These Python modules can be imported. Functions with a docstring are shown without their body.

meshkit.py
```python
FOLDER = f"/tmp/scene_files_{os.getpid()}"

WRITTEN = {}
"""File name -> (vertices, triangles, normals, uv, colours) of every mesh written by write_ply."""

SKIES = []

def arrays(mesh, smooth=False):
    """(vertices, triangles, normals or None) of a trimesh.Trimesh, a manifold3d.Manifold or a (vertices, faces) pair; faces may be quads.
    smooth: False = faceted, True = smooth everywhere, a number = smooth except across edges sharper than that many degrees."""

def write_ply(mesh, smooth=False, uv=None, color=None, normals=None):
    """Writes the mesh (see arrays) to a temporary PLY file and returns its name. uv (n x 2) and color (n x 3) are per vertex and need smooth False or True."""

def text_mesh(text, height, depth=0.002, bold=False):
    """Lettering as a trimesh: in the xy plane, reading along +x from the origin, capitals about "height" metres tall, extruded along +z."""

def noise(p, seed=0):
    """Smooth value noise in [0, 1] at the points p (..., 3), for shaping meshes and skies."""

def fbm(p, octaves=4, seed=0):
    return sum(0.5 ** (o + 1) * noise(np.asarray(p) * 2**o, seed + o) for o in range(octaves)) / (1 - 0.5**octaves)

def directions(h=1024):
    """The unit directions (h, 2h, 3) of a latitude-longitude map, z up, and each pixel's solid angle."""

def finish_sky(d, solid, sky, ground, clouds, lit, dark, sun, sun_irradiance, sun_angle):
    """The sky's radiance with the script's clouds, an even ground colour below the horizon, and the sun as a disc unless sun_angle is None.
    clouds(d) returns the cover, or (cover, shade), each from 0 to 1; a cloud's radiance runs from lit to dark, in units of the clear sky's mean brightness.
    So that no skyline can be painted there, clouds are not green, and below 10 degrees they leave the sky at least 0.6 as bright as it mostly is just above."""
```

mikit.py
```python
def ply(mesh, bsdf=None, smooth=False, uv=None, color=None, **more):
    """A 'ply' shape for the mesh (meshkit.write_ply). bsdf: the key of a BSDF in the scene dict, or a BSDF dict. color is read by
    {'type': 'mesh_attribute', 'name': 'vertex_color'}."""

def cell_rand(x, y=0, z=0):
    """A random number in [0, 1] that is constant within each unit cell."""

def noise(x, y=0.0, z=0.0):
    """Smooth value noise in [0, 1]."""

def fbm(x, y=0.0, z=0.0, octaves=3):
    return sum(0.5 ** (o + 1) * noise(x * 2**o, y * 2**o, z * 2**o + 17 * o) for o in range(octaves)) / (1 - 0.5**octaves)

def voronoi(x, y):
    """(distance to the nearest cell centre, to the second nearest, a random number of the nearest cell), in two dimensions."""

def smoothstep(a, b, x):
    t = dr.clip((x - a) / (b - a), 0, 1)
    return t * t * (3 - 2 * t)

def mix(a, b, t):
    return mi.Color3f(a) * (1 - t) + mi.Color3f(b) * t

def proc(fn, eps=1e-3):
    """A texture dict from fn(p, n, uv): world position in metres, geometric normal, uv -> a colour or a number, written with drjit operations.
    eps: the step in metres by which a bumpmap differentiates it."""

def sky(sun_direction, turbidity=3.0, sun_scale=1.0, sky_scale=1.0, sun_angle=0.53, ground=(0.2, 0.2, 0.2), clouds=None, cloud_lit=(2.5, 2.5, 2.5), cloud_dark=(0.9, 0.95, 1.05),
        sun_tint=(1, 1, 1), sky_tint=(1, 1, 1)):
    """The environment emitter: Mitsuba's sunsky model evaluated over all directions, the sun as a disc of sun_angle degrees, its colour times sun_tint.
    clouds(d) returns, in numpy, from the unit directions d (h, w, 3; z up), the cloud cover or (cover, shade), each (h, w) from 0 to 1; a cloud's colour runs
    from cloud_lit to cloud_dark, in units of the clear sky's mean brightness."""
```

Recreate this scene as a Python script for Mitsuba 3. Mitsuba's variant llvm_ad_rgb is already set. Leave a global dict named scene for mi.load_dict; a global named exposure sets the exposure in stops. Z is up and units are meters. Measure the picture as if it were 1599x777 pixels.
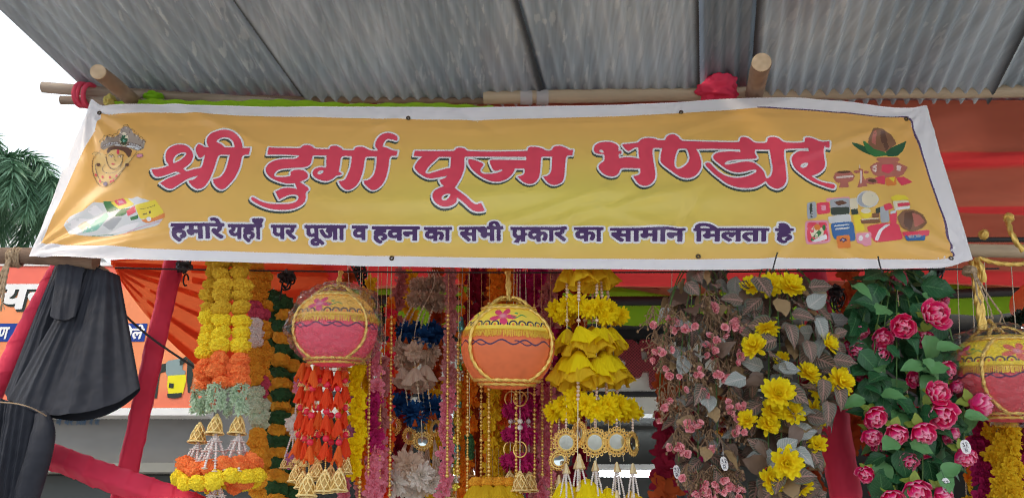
import math
import numpy as np
import trimesh
import drjit as dr
import mitsuba as mi
import mikit
import meshkit
from shapely.geometry import Polygon, MultiPolygon, box as sbox
from shapely.ops import unary_union
from shapely import affinity
from scipy.interpolate import PchipInterpolator

# ------------------------------------------------------------------ camera, sky, exposure
FOCAL, PITCH, EYE = 1208.0, math.radians(23.4), 1.6       # focal length in pixels of a 1599 px wide picture, tilt, eye height
exposure = 2.4
scene, labels = {}, {}
scene['camera'] = {'type': 'perspective', 'fov': 2 * math.degrees(math.atan(799.5 / FOCAL)), 'fov_axis': 'x', 'near_clip': 0.05, 'far_clip': 600.0,
                   'to_world': mi.ScalarTransform4f().look_at(origin=[0, 0, EYE], target=[0, math.cos(PITCH), EYE + math.sin(PITCH)], up=[0, 0, 1])}
scene['sky'] = mikit.sky((-0.55, -0.45, 0.75), turbidity=4, sun_scale=0.22, sun_angle=14, clouds=lambda d: 1.0,
                         cloud_lit=(2.2, 2.35, 2.55), ground=(0.3, 0.29, 0.28))

# ------------------------------------------------------------------ small tools
def ray(u, v):
    r, up = (u - 799.5) / FOCAL, (388.5 - v) / FOCAL
    return np.array([r, math.cos(PITCH) - up * math.sin(PITCH), math.sin(PITCH) + up * math.cos(PITCH)])

def W(u, v, Y):
    """The point of the place, Y metres ahead, that stands at the surveyed direction (u, v)."""
    d = ray(u, v)
    return d * Y / d[1] + [0, 0, EYE]

def mpp(v, Y):
    return Y / ray(800, v)[1] / FOCAL

count = {}
def numbered(key):
    n = count.get(key, 0)
    count[key] = n + 1
    return key if n == 0 else f'{key}_{n:03d}'

def thing(name, label, cat, group=None, kind=None):
    key = numbered(name)
    labels[key] = {'label': label, 'category': cat}
    if group: labels[key]['group'] = group
    if kind: labels[key]['kind'] = kind
    return key

def struct(name, mesh, bsdf, **kw):
    key = numbered(name)
    scene[key] = mikit.ply(mesh, 'material_' + bsdf, **kw)
    labels[key] = {'kind': 'structure'}
    return key

def tw(m):
    return mi.ScalarTransform4f(np.asarray(m, float).tolist())

def put(parent, name, shape, bsdf=None, m=None, label=None, kind=None, **kw):
    """One part: a mesh, or a shared ply dict placed by the matrix m."""
    key = numbered(f'{parent}__{name}')
    d = dict(shape) if isinstance(shape, dict) else mikit.ply(shape, **kw)
    if bsdf is not None: d['bsdf'] = {'type': 'ref', 'id': 'material_' + bsdf}
    if m is not None: d['to_world'] = tw(m)
    scene[key] = d
    if label or kind: labels[key] = {**({'label': label} if label else {}), **({'kind': kind} if kind else {})}
    return key

def solo(key, mesh, bsdf, **kw):
    """A thing that is one mesh: the entry stands under the thing's own key."""
    scene[key] = mikit.ply(mesh, 'material_' + bsdf, **kw)
    return key

def rgb(c): return {'type': 'rgb', 'value': list(c)}
def mat(name, d): scene['material_' + name] = d; return name
def diffuse(c): return {'type': 'twosided', 'b': {'type': 'diffuse', 'reflectance': c if isinstance(c, dict) else rgb(c)}}
def pr(c, rough=0.5, **kw):
    return {'type': 'twosided', 'b': {'type': 'principled', 'base_color': c if isinstance(c, dict) else rgb(c), 'roughness': rough, **kw}}
def thin(c, trans, rough=0.6):
    return {'type': 'principledthin', 'base_color': c if isinstance(c, dict) else rgb(c), 'roughness': rough, 'diff_trans': trans, 'spec_trans': 0.0}
def bumped(d, fn, scale, eps=1e-3):
    return {'type': 'twosided', 'b': {'type': 'bumpmap', 'arbitrary': mikit.proc(fn, eps), 'scale': scale, 'nested': d['b']}}

rng = np.random.default_rng(7)
X3, Y3, Z3 = np.eye(3)
def unit(a): a = np.asarray(a, float); return a / (np.linalg.norm(a) + 1e-12)
def basis(z, up=(0, 0, 1)):
    """Rotation whose third column is z and whose second leans towards up."""
    z = unit(z); x = np.cross(up, z)
    if np.linalg.norm(x) < 1e-3: x = np.cross((0, 1, 0.2), z)
    x = unit(x); return np.stack([x, np.cross(z, x), z], 1)
def rot(axis, a):
    return trimesh.transformations.rotation_matrix(a, axis)[:3, :3]
def mx(p, R=None, s=1.0):
    m = np.eye(4); m[:3, :3] = (np.eye(3) if R is None else R) * s; m[:3, 3] = p; return m

class MB:
    """Collects pieces into one mesh."""
    def __init__(s): s.v, s.f, s.n, s.c, s.u = [], [], 0, [], []
    def add(s, mesh, m=None, c=None, uv=None):
        v, f = (mesh.vertices, mesh.faces) if hasattr(mesh, 'vertices') else mesh
        v = np.asarray(v, float); f = np.asarray(f)
        if f.shape[1] == 4: f = np.vstack([f[:, [0, 1, 2]], f[:, [0, 2, 3]]])
        if m is not None: v = v @ m[:3, :3].T + m[:3, 3]
        s.v.append(v); s.f.append(f + s.n); s.n += len(v)
        if c is not None: s.c.append(np.broadcast_to(c, (len(v), 3)))
        if uv is not None: s.u.append(uv)
        return s
    def mesh(s): return np.vstack(s.v), np.vstack(s.f)
    def col(s): return np.vstack(s.c)
    def uv(s): return np.vstack(s.u)

def gridf(n, m, wrap=False):
    i, j = np.meshgrid(np.arange(n - 1), np.arange(m if wrap else m - 1), indexing='ij')
    k = (j + 1) % m
    return np.stack([i * m + j, i * m + k, (i + 1) * m + k, (i + 1) * m + j], -1).reshape(-1, 4)

def spline(pts, n):
    """n points along a smooth curve through the points."""
    p = np.asarray(pts, float)
    if len(p) == 2: return p[0] + np.linspace(0, 1, n)[:, None] * (p[1] - p[0])
    t = np.concatenate([[0], np.cumsum(np.linalg.norm(np.diff(p, axis=0), axis=1) ** 0.7)]); t /= t[-1]
    q = np.linspace(0, 1, n)
    from scipy.interpolate import CubicSpline
    return np.stack([CubicSpline(t, p[:, k])(q) if len(p) > 2 else np.interp(q, t, p[:, k]) for k in range(p.shape[1])], -1)

def tube(pts, r, sides=10, caps=True, mod=None, flat=None):
    """A tube along a polyline; r a number or one per point; mod(s, theta) multiplies the radius (s in metres along it)."""
    p = np.asarray(pts, float); n = len(p)
    t = np.gradient(p, axis=0); t /= np.linalg.norm(t, axis=1, keepdims=True) + 1e-12
    a = np.zeros_like(p); a0 = np.cross(t[0], Z3 if abs(t[0][2]) < 0.9 else X3); a[0] = unit(a0)
    for i in range(1, n):
        a[i] = unit(a[i - 1] - t[i] * (a[i - 1] @ t[i]))
    b = np.cross(t, a)
    s = np.concatenate([[0], np.cumsum(np.linalg.norm(np.diff(p, axis=0), axis=1))])
    th = np.arange(sides) * 2 * np.pi / sides
    rr = np.broadcast_to(np.asarray(r, float), (n,))[:, None] * np.ones((n, sides))
    if mod is not None: rr = rr * mod(s[:, None], th[None, :])
    v = p[:, None] + rr[..., None] * (np.cos(th)[None, :, None] * a[:, None] + np.sin(th)[None, :, None] * b[:, None])
    v = v.reshape(-1, 3); f = gridf(n, sides, True)
    f = np.vstack([f[:, [0, 1, 2]], f[:, [0, 2, 3]]])[:, ::-1]
    if caps:
        k = len(v); v = np.vstack([v, p[:1], p[-1:]]); j = np.arange(sides)
        f = np.vstack([f, np.stack([j, (j + 1) % sides, 0 * j + k], 1)[:, ::-1], np.stack([j + (n - 1) * sides, (j + 1) % sides + (n - 1) * sides, 0 * j + k + 1], 1)])
    return v, f[:, ::-1]

def rope(pts, r, pitch=None, n=None, sides=9, lobes=3):
    p = np.asarray(pts, float)
    L = np.linalg.norm(np.diff(p, axis=0), axis=1).sum(); pitch = pitch or r * 5
    n = n or max(6, int(L / pitch * 7))
    p = spline(p, n)
    return tube(p, r, sides, True, lambda s, th: 1 + 0.24 * np.cos(lobes * (th - 2 * np.pi * s / (pitch * lobes))))

def lathe(profile, n=24, mod=None):
    pr_ = np.asarray(profile, float); th = np.arange(n) * 2 * np.pi / n
    r = pr_[:, 0][:, None] * np.ones((1, n))
    if mod is not None: r = r * mod(np.arange(len(pr_))[:, None], th[None, :])
    v = np.stack([r * np.cos(th), r * np.sin(th), pr_[:, 1][:, None] + 0 * r], -1).reshape(-1, 3)
    f = gridf(len(pr_), n, True)
    return v, f

def lathe_uv(profile, n=48):
    """As lathe, with a doubled seam and uv = (turn, height scaled from -1..1 to 0..1)."""
    pr_ = np.asarray(profile, float); th = np.arange(n + 1) * 2 * np.pi / n
    r = pr_[:, 0][:, None]
    v = np.stack([r * np.cos(th), r * np.sin(th), pr_[:, 1][:, None] + 0 * th], -1).reshape(-1, 3)
    uv = np.stack([np.broadcast_to(th / (2 * np.pi), (len(pr_), n + 1)).ravel(), (v[:, 2] + 1) / 2], -1)
    return (v, gridf(len(pr_), n + 1)), uv

def bx(x0, x1, y0, y1, z0, z1):
    m = trimesh.creation.box((x1 - x0, y1 - y0, z1 - z0)); m.apply_translation(((x0 + x1) / 2, (y0 + y1) / 2, (z0 + z1) / 2)); return m

def bevel_box(w, d, h, c=0.01):
    import manifold3d as m3
    b = m3.Manifold.hull_points(np.array([[sx * (w / 2 - a), sy * (d / 2 - b_), sz * (h / 2 - e)] for sx in (-1, 1) for sy in (-1, 1) for sz in (-1, 1) for a, b_, e in ((0, c, c), (c, 0, c), (c, c, 0))]).astype(np.float32))
    m = b.to_mesh(); return trimesh.Trimesh(m.vert_properties[:, :3], m.tri_verts)

def nz(p, f, seed=0): return meshkit.noise(np.asarray(p) * f, seed) - 0.5
ICO = {k: trimesh.creation.icosphere(subdivisions=k) for k in range(5)}

# ------------------------------------------------------------------ small pieces that many things share
def petal(L, w, cup=0.2, curl=0.3, notch=0.0, nu=4, nv=3, base=0.25):
    """A petal from the origin along +y, cupped across x and curling in z along its length."""
    a = np.linspace(0, 1, nu + 1)[:, None]; b = np.linspace(-1, 1, nv)[None, :]
    wid = w * (base + (1 - base) * np.sin(np.clip(a * 1.25, 0, 1) * np.pi / 2)) * np.sqrt(np.clip(1 - np.clip((a - 0.55) / 0.47, 0, 1) ** 2.2, 0, 1))
    x = wid * b + 0 * a
    y = L * (a - notch * np.clip(a - 0.6, 0, 1) * (1 - np.abs(b)))
    z = curl * L * a ** 2 + cup * w * b ** 2 * a
    return np.stack([x, y + 0 * b, z + 0 * x], -1).reshape(-1, 3), gridf(nu + 1, nv)

def bloom(rings, seed=0, jit=0.12, nu=4, nv=3, color=None):
    """rings: (count, length, width, elevation in degrees, cup, curl, notch, base height). Faces +z, about 1 unit in radius."""
    g = np.random.default_rng(seed); mb = MB()
    for k, (n, L, w, el, cup, curl, notch, h) in enumerate(rings):
        for i in range(n):
            a = 2 * np.pi * (i + 0.5 * (k % 2)) / n + g.normal(0, 0.12)
            v, f = petal(L * (1 + g.normal(0, jit)), w * (1 + g.normal(0, jit)), cup, curl, notch, nu, nv)
            R = rot((0, 0, 1), a) @ rot((1, 0, 0), math.radians(el + g.normal(0, 7))) @ rot((0, 1, 0), g.normal(0, 0.18))
            y = np.linalg.norm(v[:, :2], axis=1) / max(L, 1e-6)
            v = v @ R.T + [0, 0, h]
            c = None
            if color is not None: c = color(np.clip(y, 0, 1), g)
            mb.add((v, f), c=c)
    return mb

def pompon(seed, sub=3, squash=0.8, amp=0.3):
    v = ICO[sub].vertices
    d = 1 + amp * nz(v, 5.0, seed) + 0.42 * nz(v, 12.0, seed + 3)
    v = v * d[:, None]; v[:, 2] *= squash
    return v, ICO[sub].faces

def leaf_mesh(w=0.32, fold=0.25, bend=0.35, n=7, wav=0.04, tip=1.6):
    """A leaf of unit length along +y from the origin, face up +z, with uv."""
    a = np.linspace(0, 1, n)[:, None]; b = np.linspace(-1, 1, 5)[None, :]
    wid = w * np.sin(np.pi * np.clip(a, 0.001, 1) ** 0.75) ** 0.85 * (1 - 0.12 * a ** 3)
    x = wid * b; y = a + 0 * b
    z = fold * np.abs(b) * wid - bend * a ** 2 + wav * np.sin(a * 14 + 2 * b) * np.abs(b)
    v = np.stack([x, y + 0 * x, z + 0 * x], -1).reshape(-1, 3)
    uv = np.stack([(b / 2 + 0.5) + 0 * a, a + 0 * b], -1).reshape(-1, 2)
    return v, gridf(n, 5), uv

def beads(pts, r, sub=1):
    mb = MB()
    for p in pts: mb.add(ICO[sub], mx(p, None, r))
    return mb.mesh()

def bell_mesh(n=7):
    """A filigree bell, top at the origin, one unit high, opening downwards: a lattice of wires over a dark lining; returns (mesh, colours)."""
    z = np.linspace(0, 1, 13); r = 0.10 + 0.32 * np.sin(np.clip(z * 1.1, 0, 1) * np.pi / 2) ** 0.8 + 0.10 * np.clip(z - 0.86, 0, 1) / 0.14
    mb = MB(); mb.add(lathe(np.stack([r * 0.93, -z], 1), 14), c=(0.52, 0.32, 0.09)); g = (0.95, 0.76, 0.34)
    for i in range(n):
        for sg in (-1, 1):
            a = 2 * np.pi * i / n + sg * z * 1.5; mb.add(tube(np.stack([r * np.cos(a), r * np.sin(a), -z], -1), 0.034, 4, False), c=g)
    q = np.linspace(0, 2 * np.pi, 19)
    for zz, rr in ((1.0, r[-1]), (0.12, r[1])): mb.add(tube(np.stack([rr * np.cos(q), rr * np.sin(q), 0 * q - zz], -1), 0.05, 5, False), c=g)
    mb.add(ICO[1], mx([0, 0, 0.05], None, 0.11), c=g); mb.add(ICO[1], mx([0, 0, -1.04], None, 0.1), c=g); return mb.mesh(), mb.col()

def skirt_mesh(seed=0, flare=0.62, n=64):
    """A gathered cloth bell: top at the origin, one unit long."""
    g = np.random.default_rng(seed); z = np.linspace(0, 1, 8); ph = g.uniform(0, 6.28, 3)
    i = np.arange(8)
    v, f = lathe(np.stack([0.12 + flare * z ** 0.75, -z], 1), n, lambda k, th: 1 + (k / 8) * (0.20 * np.cos(4 * th + ph[0]) + 0.15 * np.cos(7 * th + ph[1]) + 0.10 * np.cos(13 * th + ph[2])))
    v[:, 2] += 0.16 * (-v[:, 2]) ** 2 * np.cos(3 * np.arctan2(v[:, 1], v[:, 0]) + ph[2]); return v, f

# ------------------------------------------------------------------ materials
P = mikit.proc
def galv(p, n, uv):
    s = mikit.fbm(p.x * 9 + 3, p.y * 2.2, p.z * 2, 4); t = mikit.fbm(p.x * 38, p.y * 7, 3.0, 3); k = mikit.noise(p.x * 2.1 + 9, p.y * 1.1, 1.0)
    c = mikit.mix((0.34, 0.405, 0.46), (0.47, 0.535, 0.59), mikit.smoothstep(0.35, 0.75, s))
    c = mikit.mix(c, (0.66, 0.68, 0.68), 0.18 * mikit.smoothstep(0.55, 0.8, t) * mikit.smoothstep(0.35, 0.7, k))
    f = mikit.fbm(p.x * 150, p.y * 6, 2.0, 2); c = c * (0.82 + 0.36 * f)
    c = mikit.mix(c, (0.72, 0.75, 0.76), 0.5 * mikit.smoothstep(0.68, 0.74, mikit.fbm(p.x * 90, p.y * 16, 8.0, 3)) * k)
    return mikit.mix(c, (0.26, 0.20, 0.20), 0.35 * mikit.smoothstep(0.55, 0.8, mikit.fbm(p.x * 4 + 30, p.y * 2, 7.0, 3)))
def seam_shaded(p, n, uv):  # dark side edges: shade of the lapped seams put into the colour
    e = dr.minimum(uv.x, 1 - uv.x); w = mikit.fbm(p.x * 6, p.y * 3, 5.0, 3)
    return mikit.mix((0.045, 0.05, 0.055), galv(p, n, uv), mikit.smoothstep(0.0, 0.035, e - 0.012 * w))
mat('galvanised', pr(P(seam_shaded), 0.55, metallic=0.25))
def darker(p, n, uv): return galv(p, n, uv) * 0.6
mat('galvanised_dark', pr(P(darker), 0.6, metallic=0.2))  # the same sheet colour, darker all over
def wood(p, n, uv):
    g = mikit.fbm(p.x * 5, p.y * 22, p.z * 40, 3)
    return mikit.mix((0.20, 0.145, 0.105), (0.42, 0.34, 0.27), mikit.smoothstep(0.25, 0.75, g))
mat('weathered_wood', pr(P(wood), 0.8))
mat('bark', pr(P(lambda p, n, uv: mikit.mix((0.13, 0.085, 0.06), (0.30, 0.2, 0.14), mikit.fbm(p.x * 30, p.y * 14, p.z * 30, 3))), 0.85))
mat('cut_wood', pr(P(lambda p, n, uv: mikit.mix((0.52, 0.38, 0.24), (0.68, 0.52, 0.35), mikit.noise(p.x * 90, p.y * 90, p.z * 90))), 0.8))
def bamboo(p, n, uv):
    return mikit.mix((0.33, 0.25, 0.17), (0.58, 0.46, 0.31), mikit.fbm(p.x * 3, p.y * 40, p.z * 60, 3))
mat('bamboo', pr(P(bamboo), 0.55))
def weave(c0, c1, f=9.0):
    return P(lambda p, n, uv: mikit.mix(c0, c1, mikit.fbm(p.x * f, p.y * f, p.z * f, 3)))
mat('red_cloth', pr(weave((0.56, 0.016, 0.055), (0.76, 0.04, 0.10), 14.0), 0.75, sheen=0.5))
def fold_bands(p, n, uv):                                                     # brown bands painted into the colour as fold shading
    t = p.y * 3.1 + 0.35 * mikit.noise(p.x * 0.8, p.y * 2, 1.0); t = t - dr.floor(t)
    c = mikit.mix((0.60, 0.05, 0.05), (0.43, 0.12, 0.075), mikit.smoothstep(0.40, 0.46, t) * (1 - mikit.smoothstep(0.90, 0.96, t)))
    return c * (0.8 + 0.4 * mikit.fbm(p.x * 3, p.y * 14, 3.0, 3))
mat('red_ceiling', thin(P(fold_bands), 0.5, 0.75))
mat('orange_drape', thin(weave((0.85, 0.15, 0.05), (0.9, 0.2, 0.07), 3.0), 1.0, 0.75))
mat('green_cloth', thin(weave((0.30, 0.62, 0.03), (0.40, 0.74, 0.05), 4.0), 0.9, 0.7))
mat('black_cloth', pr(weave((0.013, 0.016, 0.026), (0.026, 0.030, 0.044), 40.0), 0.75, sheen=0.35))
mat('jute', pr(weave((0.30, 0.21, 0.13), (0.52, 0.40, 0.27), 120.0), 0.95))
mat('gold_rope', pr(weave((0.74, 0.46, 0.09), (0.9, 0.66, 0.2), 160.0), 0.32, metallic=0.55))
mat('gold', pr((0.88, 0.62, 0.2), 0.28, metallic=0.85))
mat('pale_gold', pr((0.85, 0.70, 0.40), 0.35, metallic=0.6))
mat('black_metal', pr((0.02, 0.02, 0.022), 0.5))
mat('white_paint', pr((0.78, 0.78, 0.77), 0.6))
mat('concrete', pr(P(lambda p, n, uv: mikit.mix((0.26, 0.25, 0.235), (0.40, 0.385, 0.36), mikit.fbm(p.x * 1.7, p.y * 1.7, p.z * 3, 4))), 0.9))
mat('grey_wall', pr(P(lambda p, n, uv: mikit.mix((0.15, 0.15, 0.143), (0.25, 0.245, 0.235), mikit.fbm(p.x * 3, p.y * 3, p.z * 6, 4))), 0.85))
mat('dark_wall', pr((0.075, 0.075, 0.07), 0.8))
mat('shutter_grey', pr((0.055, 0.063, 0.06), 0.6))
mat('ledge_grey', pr((0.26, 0.26, 0.23), 0.8))
mat('teal_paint', pr((0.12, 0.2, 0.18), 0.6))
mat('maroon_paint', pr((0.10, 0.035, 0.03), 0.6))
mat('cream_board', pr((0.74, 0.75, 0.68), 0.5))
def board(p, n, uv):
    t = mikit.fbm(p.x * 1.4, 0.0, p.z * 2.4, 3)
    c = mikit.mix((0.74, 0.20, 0.07), (0.86, 0.30, 0.11), t)
    return mikit.mix(c, (0.76, 0.13, 0.08), mikit.smoothstep(3.44, 3.50, p.z) + 0.6 * (1 - mikit.smoothstep(2.72, 2.80, p.z)))
mat('orange_board', pr(P(board), 0.45))
mat('board_white', diffuse((0.82, 0.82, 0.80)))
mat('board_blue', diffuse((0.035, 0.07, 0.30)))
mat('board_dark', diffuse((0.05, 0.06, 0.055)))
mat('board_grey', diffuse((0.26, 0.34, 0.34)))
mat('board_yellow', diffuse((0.82, 0.74, 0.04)))
mat('scribble_blue', diffuse((0.09, 0.15, 0.24)))

# ------------------------------------------------------------------ ground and street
struct('ground', (np.array([[-300, -300, 0], [300, -300, 0], [300, 300, 0], [-300, 300, 0.0]]), np.array([[0, 1, 2, 3]])), 'concrete')

# ------------------------------------------------------------------ corrugated roof
RO = W(800, 151, 2.02)
RD = unit((0.2525, 1.133, -0.1006)); RE = unit(X3 - (X3 @ RD) * RD); RN = np.cross(RE, RD)
def on_roof(u, v, drop=0.0):
    d = ray(u, v); o = RO - drop * RN
    return np.array([0, 0, EYE]) + d * (((o - [0, 0, EYE]) @ RN) / (d @ RN))
def roof_c(u, v): return (on_roof(u, v) - RO) @ RE
edges = [roof_c(u, 150) for u in (138, 478, 828, 1092, 1168, 1515)] + [roof_c(1515, 150) + 0.8, roof_c(1515, 150) + 1.6]
sheet_labels = ['leftmost corrugated roof sheet ending against the white sky', 'corrugated roof sheet with white streaks right of the leftmost one',
                'corrugated roof sheet above the second word of the banner lettering', 'narrow dark strip of corrugated roof sheet left of the right log end',
                'corrugated roof sheet behind the right log end', 'corrugated roof sheet at the top right corner', 'corrugated roof sheet beyond the top right corner']
for k, lab in enumerate(sheet_labels):
    c0, c1 = edges[k], edges[k + 1] + (0.05 if k not in (2,) else 0.0)
    lift = (0.0, -0.028, -0.012, 0.02, -0.03, -0.012, -0.02)[k]
    l0 = -1.65 + (0.02, -0.06, 0.05, 0.1, -0.03, 0.04, 0)[k]  # front overhang lengthened out of view to cut the light underneath
    nc = int((c1 - c0) / 0.0055); c = np.linspace(c0, c1, nc)[None, :]; l = np.linspace(l0, (2.17 - RO[1] - c0 * RE[1]) / RD[1] + 0.02, 46)[:, None]
    h = 0.0085 * np.cos((c - c0) * 2 * np.pi / 0.041) + lift + 0.004 * np.sin(l * 3 + c * 2 + k) + 0.35 * 0 * l
    pts = RO + c[..., None] * RE + l[..., None] * RD + h[..., None] * RN
    v = pts.reshape(-1, 3); v = v + RN * (0.004 * nz(v, 3.0, k))[:, None]
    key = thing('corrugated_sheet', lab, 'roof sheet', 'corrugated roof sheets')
    solo(key, (v, gridf(46, nc)), 'galvanised_dark' if k == 3 else 'galvanised', smooth=True, uv=np.stack([np.broadcast_to((c - c0) / (c1 - c0), (46, nc)).ravel(), np.broadcast_to(l, (46, nc)).ravel()], -1))

def pole(key, pts, r, bsdf, knots=0, sides=14, seed=0, taper=0.0, name=None):
    n = 60; p = spline(pts, n); g = np.random.default_rng(seed)
    rr = r * (1 - taper * np.linspace(0, 1, n))
    if knots:
        for s in np.arange(0.5, knots) / knots + g.normal(0, 0.02, knots):
            rr = rr + r * 0.16 * np.exp(-((np.linspace(0, 1, n) - s) / 0.008) ** 2)
    v, f = tube(p, rr, sides)
    v = v + 0.10 * r * np.stack([nz(v, 9, seed), nz(v, 9, seed + 1), nz(v, 9, seed + 2)], -1) * 2
    if name: return put(key, name, (v, f), bsdf, smooth=35)
    return solo(key, (v, f), bsdf, smooth=35)

k = thing('bamboo_pole', 'long bamboo pole under the roof behind the top edge of the banner', 'pole')
b0, b1 = W(755, 153, 1.975), W(1900, 141, 1.975)
pole(k, [b0, (b0 + b1) / 2 + [0, 0, 0.006], b1], 0.020, 'bamboo', 7, seed=3)
for i in range(2):                                       # cloth tape wound round its end
    q = b0 + (b1 - b0) * (0.058 + 0.022 * i)
    put(k, 'tape', tube(spline([q - [0.018, 0, 0], q + [0.018, 0, 0]], 6), 0.0225 + 0.001 * i, 16, mod=lambda s, th: 1 + 0.03 * np.sin(s * 500 + th)), 'white_tape', smooth=40)
mat('white_tape', pr((0.42, 0.40, 0.40), 0.8))
k = thing('wooden_pole', 'upper grey wooden pole with a slanted cut end against the sky', 'pole')
pole(k, [W(66, 136, 1.95), W(150, 143, 1.97), W(470, 165, 2.0)], 0.0165, 'weathered_wood', 0, seed=5, taper=-0.15)
k = thing('wooden_pole', 'lower grey wooden pole with a blunt end against the sky', 'pole')
pole(k, [W(95, 156, 1.95), W(160, 158, 1.96), W(420, 168, 1.97)], 0.0125, 'weathered_wood', 0, seed=6)
k = thing('thin_pole', 'thin dark pole lying along the roof edge left of the bamboo pole', 'pole')
pole(k, [W(330, 153, 2.0), W(560, 156, 2.0), W(770, 158, 2.0)], 0.010, 'bark', 0, seed=8)
def log(label, e, b, r, seed):
    k = thing('log_rafter', label, 'log'); e, b = np.asarray(e), np.asarray(b)
    pole(k, [e, (e + b) / 2 + [0.004, 0, 0.004], b], r, 'bark', 0, 18, seed, -0.08, 'trunk')
    R = basis(e - b); a = np.linspace(0, 2 * np.pi, 25)[:-1]
    rim = np.stack([np.cos(a) * r * 1.0, np.sin(a) * r * 1.0, 0 * a + 0.003], -1); v = np.vstack([rim, rim * [0.96, 0.96, 1] + [0, 0, 0.003], [[0, 0, 0.007]]])
    j = np.arange(24); f = np.vstack([np.stack([j, (j + 1) % 24, (j + 1) % 24 + 24], 1), np.stack([j, (j + 1) % 24 + 24, j + 24], 1), np.stack([j + 24, (j + 1) % 24 + 24, 0 * j + 48], 1)])
    put(k, 'cut_end', (v @ R.T + e, f), 'cut_wood')
log('brown log with a pale sawn end under the roof at the upper left', W(154, 113, 1.70), W(240, 190, 2.15), 0.0205, 4)
log('brown log with a pale sawn end under the roof at the upper right', W(1189, 98, 1.66), W(1168, 175, 2.15), 0.0250, 9)

def binding(key, c, axis, r, n, turns, w, bsdf, seed=0, name='strand'):
    """Cloth or cord wound round a pole at c."""
    g = np.random.default_rng(seed); R = basis(axis)
    for i in range(turns):
        a = np.linspace(0, 2 * np.pi, 22); off = (i - (turns - 1) / 2) * w * 1.3; tl = g.normal(0, 0.5)
        p = np.stack([r * np.cos(a), r * np.sin(a), off + tl * r * np.cos(a) * 0.5], -1) @ R.T + c
        put(key, name, tube(p, w * (0.85 + 0.3 * g.random()), 7, False), bsdf, smooth=True)
mat('pink_cloth', pr((0.62, 0.05, 0.10), 0.7))
k = thing('red_tie', 'red cloth strip wound round two wooden pole ends at the upper left', 'tie')
binding(k, W(134, 149, 1.955), X3 + [0, 0, -0.1], 0.034, 1, 5, 0.006, 'pink_cloth', 2)
mat('yellow_cloth', pr(weave((0.45, 0.36, 0.08), (0.6, 0.5, 0.14), 30.0), 0.8))

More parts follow.
